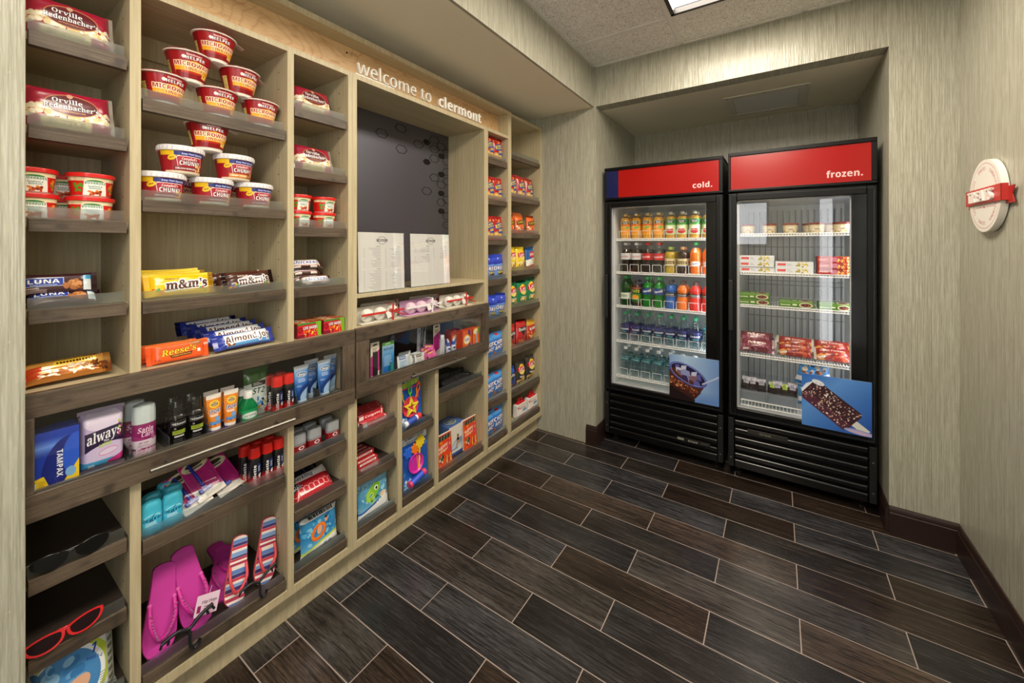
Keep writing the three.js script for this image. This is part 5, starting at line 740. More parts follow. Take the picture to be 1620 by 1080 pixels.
S('peanutcup', 'candy_bar', 'candy bar', 'orange peanut butter candy packs', [['orange peanut butter candy pack standing at the front of the counter', -0.438, 1.054, -1.55, { rx: -0.22, s: 1.03 }], ['orange peanut butter candy pack tucked behind the front orange one', -0.418, 1.054, -1.585, { rx: -0.25, ry: -0.12 }]]);
S('coconutbar', 'candy_bar', 'candy bar', 'blue and white coconut bars', [
  ['blue and white coconut bar at the front of the heap', -0.622, 1.06, -1.552, { rx: -0.5, s: 1.24, ry: 0.05 }], ['blue and white coconut bar second in the heap', -0.612, 1.073, -1.59, { rx: -0.5, s: 1.24, ry: 0.05 }], ['blue and white coconut bar third in the heap', -0.6, 1.085, -1.63, { rx: -0.5, s: 1.22 }], ['blue and white coconut bar fourth in the heap', -0.585, 1.094, -1.67, { rx: -0.55, s: 1.18, ry: -0.04 }], ['blue and white coconut bar at the back of the heap', -0.565, 1.1, -1.705, { rx: -0.5, s: 1.18 }]]);
S('caramelbar', 'candy_bar', 'candy bar', 'white-labelled caramel bars', [
  ['caramel bar with a white label leaning at the front behind the acrylic lip', -0.872, 1.252, -1.55, { rx: -0.5 }], ['caramel bar with a white label, lowest of the stack', -0.86, 1.264, -1.592, { rx: -1.0, s: 1.08 }], ['caramel bar with a white label, middle of the stack', -0.855, 1.29, -1.59, { rx: -1.0, s: 1.08, ry: 0.06 }], ['caramel bar with a white label, topmost of the stack', -0.85, 1.316, -1.588, { rx: -0.7, s: 1.1, ry: -0.04 }]]);
S('gummies', 'candy_box', 'candy box', 'fruit candy boxes', [['red fruit candy box, front left of four on the counter', -0.832, 1.053, -1.555], ['red fruit candy box, front right of four on the counter', -0.933, 1.053, -1.553, { ry: 0.03 }], ['red fruit candy box, rear left of four on the counter', -0.834, 1.053, -1.61], ['red fruit candy box, rear right of four on the counter', -0.934, 1.053, -1.61]]);
// the long glazed drawer
const d1 = 0.7975;
S('tampons', 'hygiene_box', 'box', null, [['blue and yellow box standing behind glass at the drawer end by the pier', -0.184, d1, -1.552]]);
S('pads', 'hygiene_pack', 'package', null, [['lilac and white hygiene pack behind glass beside the blue box', -0.272, d1, -1.556, { sx: 0.9 }]]);
S('gel', 'shaving_gel', 'can', 'pink shaving gel cans', [['pink can with a frosted cap alone at the front of the drawer', -0.356, d1, -1.545], ['pink can with a frosted cap standing behind the front pink one', -0.345, d1, -1.6]]);
S('spray', 'spray_bottle', 'bottle', 'black hair spray bottles', [['black spray bottle, left front one in the drawer', -0.431, d1, -1.545], ['black spray bottle, right front one beside the sunscreen', -0.476, d1, -1.545], ['black spray bottle behind the left front one', -0.434, d1, -1.598], ['black spray bottle behind the right front one', -0.478, d1, -1.598]]);
S('sunscreen', 'sunscreen_tube', 'tube', 'orange sunscreen tubes', [['orange sunscreen tube, left of the front two', -0.527, d1, -1.541, { rz: 0.03 }], ['orange sunscreen tube, right of the front two', -0.569, d1, -1.541, { rz: -0.03 }], ['orange sunscreen tube, left of the rear two', -0.53, d1, -1.583], ['orange sunscreen tube, right of the rear two', -0.577, d1, -1.583]]);
S('mouthwash', 'mouthwash_bottle', 'bottle', 'green mouthwash bottles', [['small green mouthwash bottle at the front of the drawer', -0.625, d1, -1.545], ['small green mouthwash bottle behind the front green one', -0.622, d1, -1.588]]);
S('wipes', 'wipes_pack', 'package', null, [['white and green wipes pouch standing tall behind the green bottles', -0.666, d1, -1.578, { rx: -0.05 }]]);
S('shavefoam', 'shaving_foam', 'can', 'red and black shaving foam cans', [['red-capped foam can in the drawer, left front', -0.718, d1, -1.542], ['red-capped foam can in the drawer, right front', -0.757, d1, -1.542], ['red-capped foam can in the drawer, left rear', -0.71, d1, -1.585], ['red-capped foam can in the drawer, right rear', -0.75, d1, -1.585]]);
S('hairgel', 'hair_gel_tube', 'tube', 'blue hair gel tubes', [['blue gel tube, first from the red foam cans', -0.805, d1, -1.542], ['blue gel tube, second from the red foam cans', -0.868, d1, -1.585], ['blue gel tube, third from the red foam cans', -0.897, d1, -1.542], ['blue gel tube, last before the drawer end', -0.95, d1, -1.588]]);
{ const u = scene.getObjectByName('shelving_unit'); for (const z of [-0.321, -0.406, -0.502, -0.594, -0.779, -0.866]) part(u, 'acrylic_divider', span(-1.64, -1.52, 0.797, 0.838, z - 0.0015, z + 0.0015), M(0x8a9498, 0.1, { transmission: 0.8, thickness: 0 })); }
// lower shelves of the first unit
S('shadesBlack', 'sunglasses', 'sunglasses', null, [['black wraparound sunglasses resting against the acrylic lip', -0.212, 0.602, -1.509, { rx: -0.3, s: 1.02, rz: 0.0 }]]);
S('shadesRed', 'sunglasses', 'sunglasses', null, [['bright red framed sunglasses with dark lenses on the shelf', -0.203, 0.409, -1.509, { rx: -0.35, s: 0.95, rz: 0.06 }]]);
S('swimSeat', 'swim_seat_pack', 'package', null, [['blue and green baby swim seat package on the lowest shelf by the pier', -0.222, 0.186, -1.56, { rx: -0.18 }]]);
S('deodorant', 'deodorant_stick', 'deodorant', 'turquoise deodorant sticks', [['turquoise deodorant stick, front left', -0.372, 0.568, -1.546], ['turquoise deodorant stick, front right', -0.421, 0.568, -1.548], ['turquoise deodorant stick in the second row, left', -0.384, 0.568, -1.594], ['turquoise deodorant stick in the second row, right', -0.434, 0.568, -1.594], ['turquoise deodorant stick at the back of the group', -0.428, 0.568, -1.634]]);
S('razors', 'razor_pack', 'package', 'pink razor packs', [['pink razor pack leaning beside the turquoise sticks', -0.49, 0.571, -1.548, { rx: -0.75, rz: 0.25 }], ['pink razor pack topmost of the pile with its blue razor in full view', -0.528, 0.59, -1.556, { rx: -0.7, rz: 0.25 }], ['pink razor pack next to the red foam cans', -0.587, 0.572, -1.565, { rx: -0.8, rz: 0.25 }]]);
S('shavefoam', 'shaving_foam', 'can', 'red and black shaving foam cans on the lower shelf', [['red-capped foam can on the open shelf, first in the front row', -0.646, 0.568, -1.548], ['red-capped foam can on the open shelf, second in the front row', -0.686, 0.568, -1.548], ['red-capped foam can on the open shelf, third in the front row', -0.7235, 0.568, -1.548], ['red-capped foam can on the open shelf, first in the second row', -0.632, 0.568, -1.59], ['red-capped foam can on the open shelf, second in the second row', -0.6715, 0.568, -1.59], ['red-capped foam can on the open shelf, third in the second row', -0.711, 0.568, -1.59], ['red-capped foam can on the open shelf, left in the last row', -0.658, 0.568, -1.632], ['red-capped foam can on the open shelf, right in the last row', -0.718, 0.568, -1.632]]);
S('sandalPink', 'flip_flop', 'sandal', 'pink sequinned flip-flops', [['pink flip-flop with sequinned strap, front left of the pair', -0.388, 0.186, -1.54, { rx: -0.3, s: 0.82, rz: -0.13 }], ['pink flip-flop with sequinned strap, right one with the price tag', -0.494, 0.186, -1.548, { rx: -0.3, s: 0.86, rz: 0.12 }], ['pink flip-flop in shadow behind the pair, left', -0.565, 0.19, -1.6, { rx: -1.25, s: 0.74, rz: -0.35 }], ['pink flip-flop in shadow behind the pair, right', -0.64, 0.19, -1.62, { rx: -1.25, s: 0.74, rz: 0.1 }]]);
S('sandalStripe', 'flip_flop', 'sandal', 'striped flip-flops', [['striped flip-flop with coral strap, left of the pair', -0.583, 0.186, -1.542, { rx: -0.3, s: 0.7, rz: -0.2 }], ['striped flip-flop with coral strap, right one against the divider', -0.678, 0.186, -1.552, { rx: -0.25, s: 0.72, rz: -0.2 }]]);
S('sandalHanger', 'shoe_hanger', 'hanger', 'black shoe hangers', [['black plastic shoe hanger clipped to the pink flip-flops', -0.45, 0.236, -1.522, { s: 0.9 }], ['black plastic shoe hanger clipped to the striped flip-flops', -0.645, 0.24, -1.522, { s: 0.8 }]]);
S('priceTag', 'price_tag', 'price tag', null, [['pale pink price tag hanging on the right pink flip-flop', -0.497, 0.232, -1.531, { rx: -0.25, rz: -0.3 }]]);
S('deodorantGrey', 'deodorant_stick', 'deodorant', 'grey deodorant sticks with red bands', [['grey deodorant stick, front left cut by the divider', -0.798, 0.599, -1.548], ['grey deodorant stick, front middle', -0.859, 0.599, -1.548], ['grey deodorant stick, front right', -0.935, 0.599, -1.548], ['grey deodorant stick, second row left', -0.812, 0.599, -1.595], ['grey deodorant stick, second row middle', -0.868, 0.599, -1.6], ['grey deodorant stick, second row right', -0.938, 0.599, -1.6]]);
S('pouchRed', 'drink_mix_pouch', 'package', null, [['red and white flat pouch at the front of the narrow column shelf', -0.865, 0.416, -1.548, { rx: -0.95, rz: 0.0 }]]);
S('pouchNavy', 'drink_mix_pouch', 'package', 'navy pouches', [['navy pouch lying over the red one', -0.85, 0.438, -1.575, { rx: -1.05, ry: 0.08 }], ['navy pouch lying flat at the shelf back', -0.86, 0.425, -1.665, { rx: -1.25 }]]);
S('swimRing', 'swim_ring_pack', 'package', 'swim ring packages', [['swim ring package with an orange ring facing out on the lowest shelf', -0.884, 0.184, -1.552, { rx: -0.1 }], ['swim ring package mostly hidden behind the front one', -0.845, 0.184, -1.6, { rx: -0.1 }]]);
// recess and bath boxes
S('menuFull', 'menu_stand', 'menu stand', null, [['clear stand holding a white price list filled from top to bottom', -1.172, 1.201, -1.53, { sx: 1.02 }]]);
S('menuHalf', 'menu_stand', 'menu stand', null, [['clear stand holding a white price list with an empty lower half', -1.475, 1.201, -1.528, { ry: 0.0, sx: 1.12 }]]);
S('bathWhite', 'bath_bomb_box', 'gift box', 'white bath bomb boxes with red ribbon', [['clear box of white bath bombs with red ribbon, nearest the viewer', -1.168, 1.061, -1.548, { sx: 1.02 }], ['clear box of white bath bombs with red ribbon, at the far end of the counter', -1.69, 1.061, -1.548], ['clear box of white bath bombs in the rear row, nearer one', -1.26, 1.061, -1.64], ['clear box of white bath bombs in the rear row, farther one', -1.56, 1.061, -1.64]]);
S('bathPink', 'bath_bomb_box', 'gift box', null, [['clear box of pink bath bombs with white ribbon', -1.42, 1.061, -1.548, { sx: 1.04 }]]);
// the shorter drawer
const d2 = 0.8025;
S('nailfile', 'nail_file_card', 'package', null, [['pink and cream card with a black nail file behind glass', -1.13, d2, -1.532]]);
S('eyedrops', 'eye_drops_card', 'package', null, [['blue and green card with a small dropper bottle', -1.203, d2, -1.532]]);
S('sachetBlue', 'medicine_sachet', 'sachet', 'white sachets with a blue block', [['white sachet with a blue block, front one', -1.295, d2, -1.534, { rx: -0.1 }], ['white sachet with a blue block, second one', -1.318, d2, -1.549, { rx: -0.1 }], ['white sachet with a blue block, rear one', -1.335, d2, -1.564, { rx: -0.1 }]]);
S('sachetWhite', 'medicine_sachet', 'sachet', 'white sachets with a black block', [['white sachet with a black block, front one', -1.4, d2, -1.534, { rx: -0.1 }], ['white sachet with a black block, middle one', -1.385, d2, -1.549, { rx: -0.1 }], ['white sachet with a black block, rear one', -1.376, d2, -1.562, { rx: -0.1 }]]);
S('sachetPink', 'medicine_sachet', 'sachet', 'pink sachets', [['pink sachet lying lowest at the front of the heap', -1.495, d2 + 0.002, -1.532, { rx: -0.4, rz: 0.1 }], ['pink sachet leaning left in the heap', -1.468, d2 + 0.012, -1.545, { rx: -0.3, rz: 0.25 }], ['pink sachet on top of the heap', -1.488, d2 + 0.03, -1.552, { rx: -0.4, rz: -0.2 }], ['pink sachet standing at the back of the heap', -1.47, d2 + 0.016, -1.566, { rx: -0.2, rz: -0.1 }]]);
S('toothbrush', 'toothbrush_pack', 'package', null, [['grey and white toothbrush pack leaning behind the pink sachets', -1.475, d2, -1.61, { rx: -0.1, rz: -0.14 }]]);
S('tweezers', 'tweezers_card', 'package', null, [['pink and cream blister card standing behind the white tube', -1.558, d2, -1.575]]);
S('ointmentUp', 'ointment_tube', 'tube', null, [['silver white tube standing with its white cap up', -1.562, d2, -1.536]]);
S('mini', 'travel_bottle', 'bottle', 'little bottles with blue caps', [['little bottle with a blue cap, front left', -1.607, d2, -1.534], ['little bottle with a blue cap, front right', -1.648, d2, -1.534], ['little bottle with a blue cap, rear middle', -1.634, d2, -1.566], ['little bottle with a blue cap, rear right', -1.675, d2, -1.556]]);
S('detergent', 'detergent_box', 'box', 'orange detergent boxes', [['orange detergent box with a round yellow emblem in front', -1.752, d2, -1.545], ['orange detergent box hidden behind the front one', -1.72, d2, -1.605]]);
S('dryersheets', 'dryer_sheet_box', 'box', null, [['orange and cream box with upright lettering at the end of the drawer', -1.836, d2, -1.545]]);
// lower part of the middle unit
{
  const list = [], word = ['front', 'second', 'third', 'fourth', 'fifth'];
  for (let i = 0; i < 5; i++) for (let k = 0; k < (i ? 2 : 1); k++) list.push([`red toothpaste box, ${k ? 'upper' : 'lower'} layer, ${word[i]} row`, -1.122 - i * 0.012 + rr(-0.008, 0.008) + (i ? 0 : -0.01), 0.597 + k * 0.0235, -1.55 - i * 0.027, { ry: rr(-0.04, 0.04), sx: 1.2, s: 0.88 }]);
  S('toothpaste', 'toothpaste_box', 'box', 'red toothpaste boxes', list);
  const gl = []; for (let k = 0; k < 3; k++) for (let i = 0; i < 4; i++) { if (k === 2 && i === 0) continue; gl.push([`red gum box, ${['bottom', 'second', 'top'][k]} layer, ${word[i]} row`, -1.1 + rr(-0.008, 0.008), 0.407 + k * 0.0215, -1.548 - i * 0.028 - k * 0.004, { ry: rr(-0.05, 0.05), sx: 1.1 }]); }
  S('gum', 'gum_box', 'box', 'small red gum boxes', gl);
}
S('swimCrocodile', 'swim_toy_pack', 'package', 'green swim toy packages', [['blue package with a green crocodile swim toy facing out', -1.135, 0.188, -1.548, { rx: -0.08 }], ['blue package with a green crocodile swim toy hidden behind', -1.125, 0.188, -1.6, { rx: -0.08 }]]);
S('bubbleStar', 'bubble_toy_card', 'toy', null, [['blue card of bubble toys with a star wand', -1.345, 0.506, -1.545, { rx: -0.06 }]]);
S('bubbleFlower', 'bubble_toy_card', 'toy', null, [['blue card of bubble toys with flower wands and a magenta dish', -1.385, 0.188, -1.545, { rx: -0.06, s: 1.05 }]]);
S('umbrella', 'folding_umbrella', 'umbrella', 'black folding umbrellas', [['black folded umbrella lying at the front of the shelf', -1.68, 0.616, -1.552], ['black folded umbrella lying on top behind the front one', -1.67, 0.64, -1.592]]);
S('greeting', 'greeting_card', 'card', 'orange greeting cards', [['orange greeting card at the left of the float box', -1.592, 0.186, -1.545, { rx: -0.06, s: 1.13 }], ['orange greeting card at the right of the float box', -1.828, 0.186, -1.56, { rx: -0.06, s: 1.13 }]]);
S('floatBox', 'pool_float_box', 'box', null, [['cream and blue box showing a woman on a pool float', -1.73, 0.186, -1.64, { sy: 0.8 }]]);
// snack columns by the far wall
const two = (proto, name, cat, grp, what, y, o = {}) => S(proto, name, cat, grp, [[`${what}, left`, -1.99, y + 0.001, -1.548, { rx: -0.08, s: 0.92, sx: 1.14, ...o }], [`${what}, right`, -2.085, y + 0.001, -1.552, { rx: -0.06, s: 0.94, sx: 1.14, ...o }]]);
two('crackers', 'cracker_bag', 'snack bag', 'red cracker bags', 'red cracker bag on the top shelf under the header', 1.965);
two('crackers', 'cracker_bag', 'snack bag', 'red cracker bags', 'red cracker bag on the second shelf of the narrow snack column', 1.703);
two('crackers', 'cracker_bag', 'snack bag', 'red cracker bags', 'red cracker bag on the third shelf of the narrow snack column', 1.448);
two('sandwichCookies', 'cookie_bag', 'snack bag', 'dark blue cookie bags', 'dark blue mini cookie bag beside the recess shelf', 1.192);
two('sandwichCookies', 'cookie_bag', 'snack bag', 'dark blue cookie bags', 'dark blue mini cookie bag beside the glazed drawer, tipping forward', 0.938, { rx: 0.1, rz: -0.1 });
two('chocCookies', 'cookie_bag', 'snack bag', 'light blue cookie bags', 'light blue cookie bag on the shelf below the dark blue ones', 0.681);
two('chocCookies', 'cookie_bag', 'snack bag', 'light blue cookie bags', 'light blue cookie bag on the second shelf from the bottom', 0.424);
two('chocCookies', 'cookie_bag', 'snack bag', 'light blue cookie bags', 'light blue cookie bag on the bottom shelf', 0.184);
S('crackers', 'cracker_bag', 'snack bag', 'red cracker bags by the far wall', [['red cracker bag in the last column, left of three', -2.26, 1.748, -1.55, { rx: -0.1 }], ['red cracker bag in the last column, middle of three', -2.37, 1.748, -1.552, { rx: -0.1, rz: -0.05 }], ['red cracker bag in the last column, right of three', -2.485, 1.748, -1.555, { rx: -0.1, rz: -0.08 }]]);
S('puffs', 'cheese_puff_bag', 'snack bag', 'orange cheese puff bags', [['orange cheese puff bag, leftmost of the row', -2.242, 1.495, -1.552, { s: 0.8, rx: -0.1 }], ['orange cheese puff bag, second of the row', -2.352, 1.495, -1.548, { s: 0.92, rx: -0.1 }], ['orange cheese puff bag standing higher at the back', -2.43, 1.497, -1.625, { s: 1.05 }], ['orange cheese puff bag, last of the row', -2.5, 1.495, -1.548, { s: 0.92, rx: -0.06 }]]);
S('chipsYellow', 'crisp_bag', 'snack bag', 'yellow crisp bags', [['yellow crisp bag, left in the last column', -2.255, 1.235, -1.55, { s: 0.95, rx: -0.08 }], ['yellow crisp bag, middle of the shelf', -2.365, 1.235, -1.552, { s: 0.95, rx: -0.08, rz: -0.04 }], ['yellow crisp bag half hidden at the back', -2.45, 1.235, -1.62, { s: 0.95 }]]);
S('ridged', 'crisp_bag', 'snack bag', null, [['blue and orange ridged crisp bag beside the yellow ones', -2.5, 1.235, -1.55, { rx: -0.06, rz: 0.06 }]]);
S('chipsGreen', 'crisp_bag', 'snack bag', 'green crisp bags', [['green crisp bag, left of three', -2.256, 0.985, -1.55, { s: 0.96, rx: -0.06 }], ['green crisp bag, middle of three', -2.385, 0.985, -1.552, { s: 0.98, rx: -0.06 }], ['green crisp bag, right of three', -2.508, 0.985, -1.555, { s: 1.05, rx: -0.06 }]]);
S('tortillaRed', 'tortilla_chip_bag', 'snack bag', 'red tortilla chip bags', [['red tortilla chip bag cut off by the divider', -2.248, 0.698, -1.555, { s: 0.95, rx: -0.06 }], ['red tortilla chip bag in full view', -2.37, 0.698, -1.548, { s: 1.05, rx: -0.1, rz: -0.08 }]]);
S('cornchips', 'corn_chip_bag', 'snack bag', null, [['gold and red corn chip bag beside the red tortilla bags', -2.505, 0.698, -1.552, { rx: -0.1, rz: -0.14 }]]);
S('tortillaBlue', 'tortilla_chip_bag', 'snack bag', null, [['blue tortilla chip bag low in the last column', -2.246, 0.414, -1.552, { s: 0.9, rx: -0.06 }]]);
S('chipsBlack', 'crisp_bag', 'snack bag', 'charcoal crisp bags', [['charcoal crisp bag beside the blue tortilla bag', -2.362, 0.414, -1.552, { s: 0.95, rx: -0.1, rz: -0.1 }], ['charcoal crisp bag next to the end panel', -2.495, 0.414, -1.552, { s: 1.0, rx: -0.08, rz: -0.1 }]]);
S('firstAid', 'first_aid_case', 'first aid kit', 'red and white first aid cases', [['red and white first aid case, left of the two', -2.365, 0.187, -1.555], ['red and white first aid case, right of the two', -2.515, 0.187, -1.555]]);
// ---------------------------------------------------------------- the two glass-door coolers
function cooler(o) {
  const { label, xc, w, gx0, gx1, top, shelves, sign, badge, lane, power } = o;
  const t = thing('cooler', label, 'cooler', xc, 0, -2.71), h2 = w / 2, K = BLACK, Wt = M(0xdfe2e0, 0.45);
  const d = 0.72, y0 = 0.055, yD = 0.372;                     // depth, underside, door underside
  part(t, 'cabinet', merge([span(-h2, -h2 + 0.02, y0, top, -0.05, -d), span(h2 - 0.02, h2, y0, top, -0.05, -d), span(-h2, h2, top - 0.02, top, -0.05, -d), span(-h2, h2, y0, top, -d, -d - 0.02), span(-h2, h2, yD - 0.03, yD, -0.05, -d), span(-h2, h2, 1.728, 1.742, -0.05, -d)]), K);
  part(t, 'liner', merge([span(-h2 + 0.02, -h2 + 0.055, yD, 1.728, -0.055, -d), span(h2 - 0.055, h2 - 0.02, yD, 1.728, -0.055, -d), span(-h2 + 0.02, h2 - 0.02, yD, yD + 0.03, -0.055, -d), span(-h2 + 0.02, h2 - 0.02, 1.695, 1.728, -0.055, -d), span(-h2 + 0.02, h2 - 0.02, yD, 1.728, -d + 0.03, -d)]), o.liner ?? Wt);
  for (const [x, z] of [[-h2 + 0.05, -0.09], [h2 - 0.05, -0.09], [-h2 + 0.05, -d + 0.05], [h2 - 0.05, -d + 0.05]]) part(t, 'foot', turn([[0, 0.022], [0.012, 0.022], [0.014, 0.012], [y0 + 0.005, 0.012]], 14), BLACKMATTE, x, 0, z);
  // lit-style sign canopy
  const f = part(t, 'sign_frame', merge([rspan(-h2, h2, top - 0.022, top, -0.05, 0.012, 0.003), rspan(-h2, h2, 1.735, 1.75, -0.05, 0.012, 0.003), rspan(-h2, -h2 + 0.014, 1.75, top - 0.022, -0.05, 0.012, 0.003), rspan(h2 - 0.022, h2, 1.75, top - 0.022, -0.05, 0.012, 0.003)]), K);
  part(f, 'sign_panel', (() => { const g = cartonGeo(w - 0.036, top - 0.022 - 1.75, 0.006, 0.0008, sign, plain('#9a1410')); return g.translate(-0.004, 1.75, 0.001); })(), P(sign, 0.2));
  // door
  const a = gx0 - xc, b = gx1 - xc, D = group('door'); t.add(D);
  const lf = -h2, rt = h2, yB = yD + 0.006, yT = 1.726, gB = o.gB, gT = 1.682;
  part(D, 'door_frame', merge([rspan(lf, a, yB, yT, -0.04, 0.004, 0.004), rspan(rt - 0.04, rt, yB, yT, -0.04, 0.004, 0.004), rspan(a, rt - 0.04, gT, yT, -0.04, 0.004, 0.004), rspan(a, rt - 0.04, yB, gB, -0.04, 0.004, 0.004)]), K);
  part(D, 'frame_ridge', merge([span(lf + 0.01, lf + 0.014, yB + 0.01, yT - 0.01, 0.004, 0.006), span(rt - 0.014, rt - 0.01, yB + 0.01, yT - 0.01, 0.004, 0.006), span(lf + 0.01, rt - 0.01, yT - 0.014, yT - 0.01, 0.004, 0.006), span(lf + 0.01, rt - 0.01, yB + 0.01, yB + 0.014, 0.004, 0.006)]), M(0x24262a, 0.25));
  part(D, 'black_band', span(b, rt - 0.04, gB, gT, -0.03, -0.003), M(0x07070a, 0.12));
  part(D, 'glass_pane', span(a, b, gB, gT, -0.008, -0.004), GLASS);
  part(D, 'gasket', merge([span(a, a + 0.006, gB, gT, -0.034, -0.02), span(a, b, gT - 0.006, gT, -0.034, -0.02), span(a, b, gB, gB + 0.006, -0.034, -0.02), span(b - 0.004, b, gB, gT, -0.034, -0.02)]), M(0xb9bcc0, 0.4));
  part(D, 'handle', merge([rspan(lf + 0.002, lf + 0.026, 0.895, 1.2, 0.003, 0.02, 0.004)]), M(0x17181a, 0.45));
  // grille of louvres
  const g = part(t, 'grille', merge([rspan(-h2, -h2 + 0.03, y0 + 0.012, yD - 0.012, -0.05, 0.002, 0.002), rspan(h2 - 0.03, h2, y0 + 0.012, yD - 0.012, -0.05, 0.002, 0.002), span(-h2 + 0.03, h2 - 0.03, y0 + 0.01, yD - 0.02, -0.07, -0.06)]), BLACKMATTE);
  for (let i = 0; i < 6; i++) { const l = part(g, 'louvre', new RoundedBoxGeometry(w - 0.06, i === 0 ? 0.05 : 0.03, 0.02, 4, 0.009), M(0x08080a, 0.22), 0, 0.085 + i * 0.05, -0.014); l.rotation.x = 0.12; }
  for (const x of [-h2 + 0.015, h2 - 0.015]) for (const y of [0.12, 0.28]) part(g, 'screw', turn([[0, 0.005], [0.002, 0.004], [0.003, 0.001]], 10).rotateX(E), STEEL, x, y, 0.001);
  part(t, 'badge', cartonGeo(0.2, 0.026, 0.004, 0.001, badge, plain('#141414')).translate(...o.badgeAt), P(badge, 0.3));
  // wire shelves with a white front rail, lane stops
  const white = M(0xf0f1ee, 0.35), sx0 = -h2 + 0.06, sx1 = h2 - 0.06;
  for (const y of shelves) {
    const list = [rspan(sx0, sx1, y + 0.004, y + 0.010, -0.078, -0.07, 0.002), rspan(sx0, sx1, y - 0.009, y - 0.003, -0.078, -0.07, 0.002), span(sx0, sx1, y - 0.002, y + 0.002, -0.65, -0.644), span(sx0, sx1, y - 0.004, y, -0.36, -0.354)];
    for (let x = sx0 + 0.004; x < sx1; x += 0.0135) list.push(span(x - 0.0017, x + 0.0017, y + 0.002, y + 0.0055, -0.65, -0.072), span(x - 0.003, x + 0.003, y - 0.004, y + 0.005, -0.077, -0.071));
    const s = part(t, 'wire_shelf', merge(list), white);
    if (lane) { const st = []; for (const x of lane) st.push(rod(x - 0.03, y + 0.062, -0.066, x + 0.03, y + 0.062, -0.066, 0.0019, 6), rod(x - 0.03, y + 0.006, -0.07, x - 0.03, y + 0.062, -0.066, 0.0022, 6), rod(x + 0.03, y + 0.006, -0.07, x + 0.03, y + 0.062, -0.066, 0.0022, 6)); part(s, 'lane_stops', merge(st), M(0xf4f6f6, 0.2, { transmission: 0.35, thickness: 0 })); }
  }
  for (const x of o.lamps) {
    const l = part(t, 'lamp', merge([span(x - 0.008, x + 0.008, 0.46, 1.66, -0.062, -0.05)]), new THREE.MeshStandardMaterial({ color: 0xffffff, emissive: 0xeaf4ff, emissiveIntensity: o.glow, roughness: 0.5 }));
    areaLight(xc + x, 1.06, -2.71 - 0.066, xc + x * 0.2, 1.06, -2.71 - 0.5, 0.016, 1.2, power, 0xeef6ff);
  }
  return t;
}
const signArt = (word, blue) => art(700, 200, (g, w, h) => { rect(g, -2, -2, w + 4, h + 4, '#a00806'); if (blue) { rect(g, -2, -2, 86, h + 4, '#131c50'); } tx(g, word, w - 34, h - 46, 50, '#e6cccc', { a: 'right' }); });
const badgeArt = art(200, 26, (g, w, h) => { rect(g, -2, -2, w + 4, h + 4, '#1a1a1a'); rect(g, 6, 6, 40, 14, '#8a8a84'); tx(g, 'true', 100, 13, 18, '#b4b4ac', { w: 60, k: -0.2 }); rect(g, 146, 10, 44, 3, '#77776f'); });
const lanes = [0, 1, 2, 3, 4, 5, 6, 7].map((i) => -0.931 + 0.0785 * i + 0.6625);
cooler({ label: 'black drinks cooler with a red sign reading cold and rows of bottles', xc: -0.6625, w: 0.765, gx0: -1.001, gx1: -0.377, gB: 0.421, top: 1.966, shelves: [1.452, 1.213, 0.97, 0.717, 0.464], sign: signArt('cold.', true), badge: badgeArt, badgeAt: [0.21, 0.142, 0.003], lane: lanes, lamps: [0.318], power: FRIDGE_POWER * 11, glow: 1.2 });
cooler({ label: 'black freezer with a red sign reading frozen and boxed food inside', xc: 0.0905, w: 0.685, gx0: -0.206, gx1: 0.331, gB: 0.425, top: 1.973, shelves: [1.474, 1.239, 1.04, 0.737], sign: signArt('frozen.', false), badge: art(200, 26, (g, w, h) => { rect(g, -2, -2, w + 4, h + 4, '#2a2a26'); tx(g, 'true', 90, 13, 18, '#8a887c', { w: 60 }); }), badgeAt: [-0.14, 0.285, -0.004], lamps: [0.278], power: FRIDGE_POWER * 7, glow: 0.9, liner: M(0xdcdedc, 0.4) });
{ // freezer back: ribbed wire guard, and a low basket shelf
  const t = scene.getObjectByName('cooler_001'), l = [];
  for (let x = -0.27; x <= 0.271; x += 0.036) l.push(rod(x, 0.44, -0.665, x, 1.66, -0.665, 0.0035, 6));
  for (const y of [0.6, 0.9, 1.13, 1.16, 1.4]) l.push(rod(-0.28, y, -0.66, 0.28, y, -0.66, 0.003, 6));
  part(t, 'back_guard', merge(l), M(0x8c8e8e, 0.35, { metalness: 0.5 }));
  const s = [rspan(-0.28, 0.28, 0.424, 0.43, -0.078, -0.07, 0.002), rspan(-0.28, 0.28, 0.455, 0.461, -0.082, -0.074, 0.002)];
  for (let x = -0.276; x < 0.28; x += 0.018) s.push(rod(x, 0.42, -0.075, x, 0.462, -0.078, 0.0018, 5), rod(x, 0.425, -0.64, x, 0.425, -0.075, 0.0018, 5));
  part(t, 'wire_basket', merge(s), M(0xeeeeea, 0.4));
}
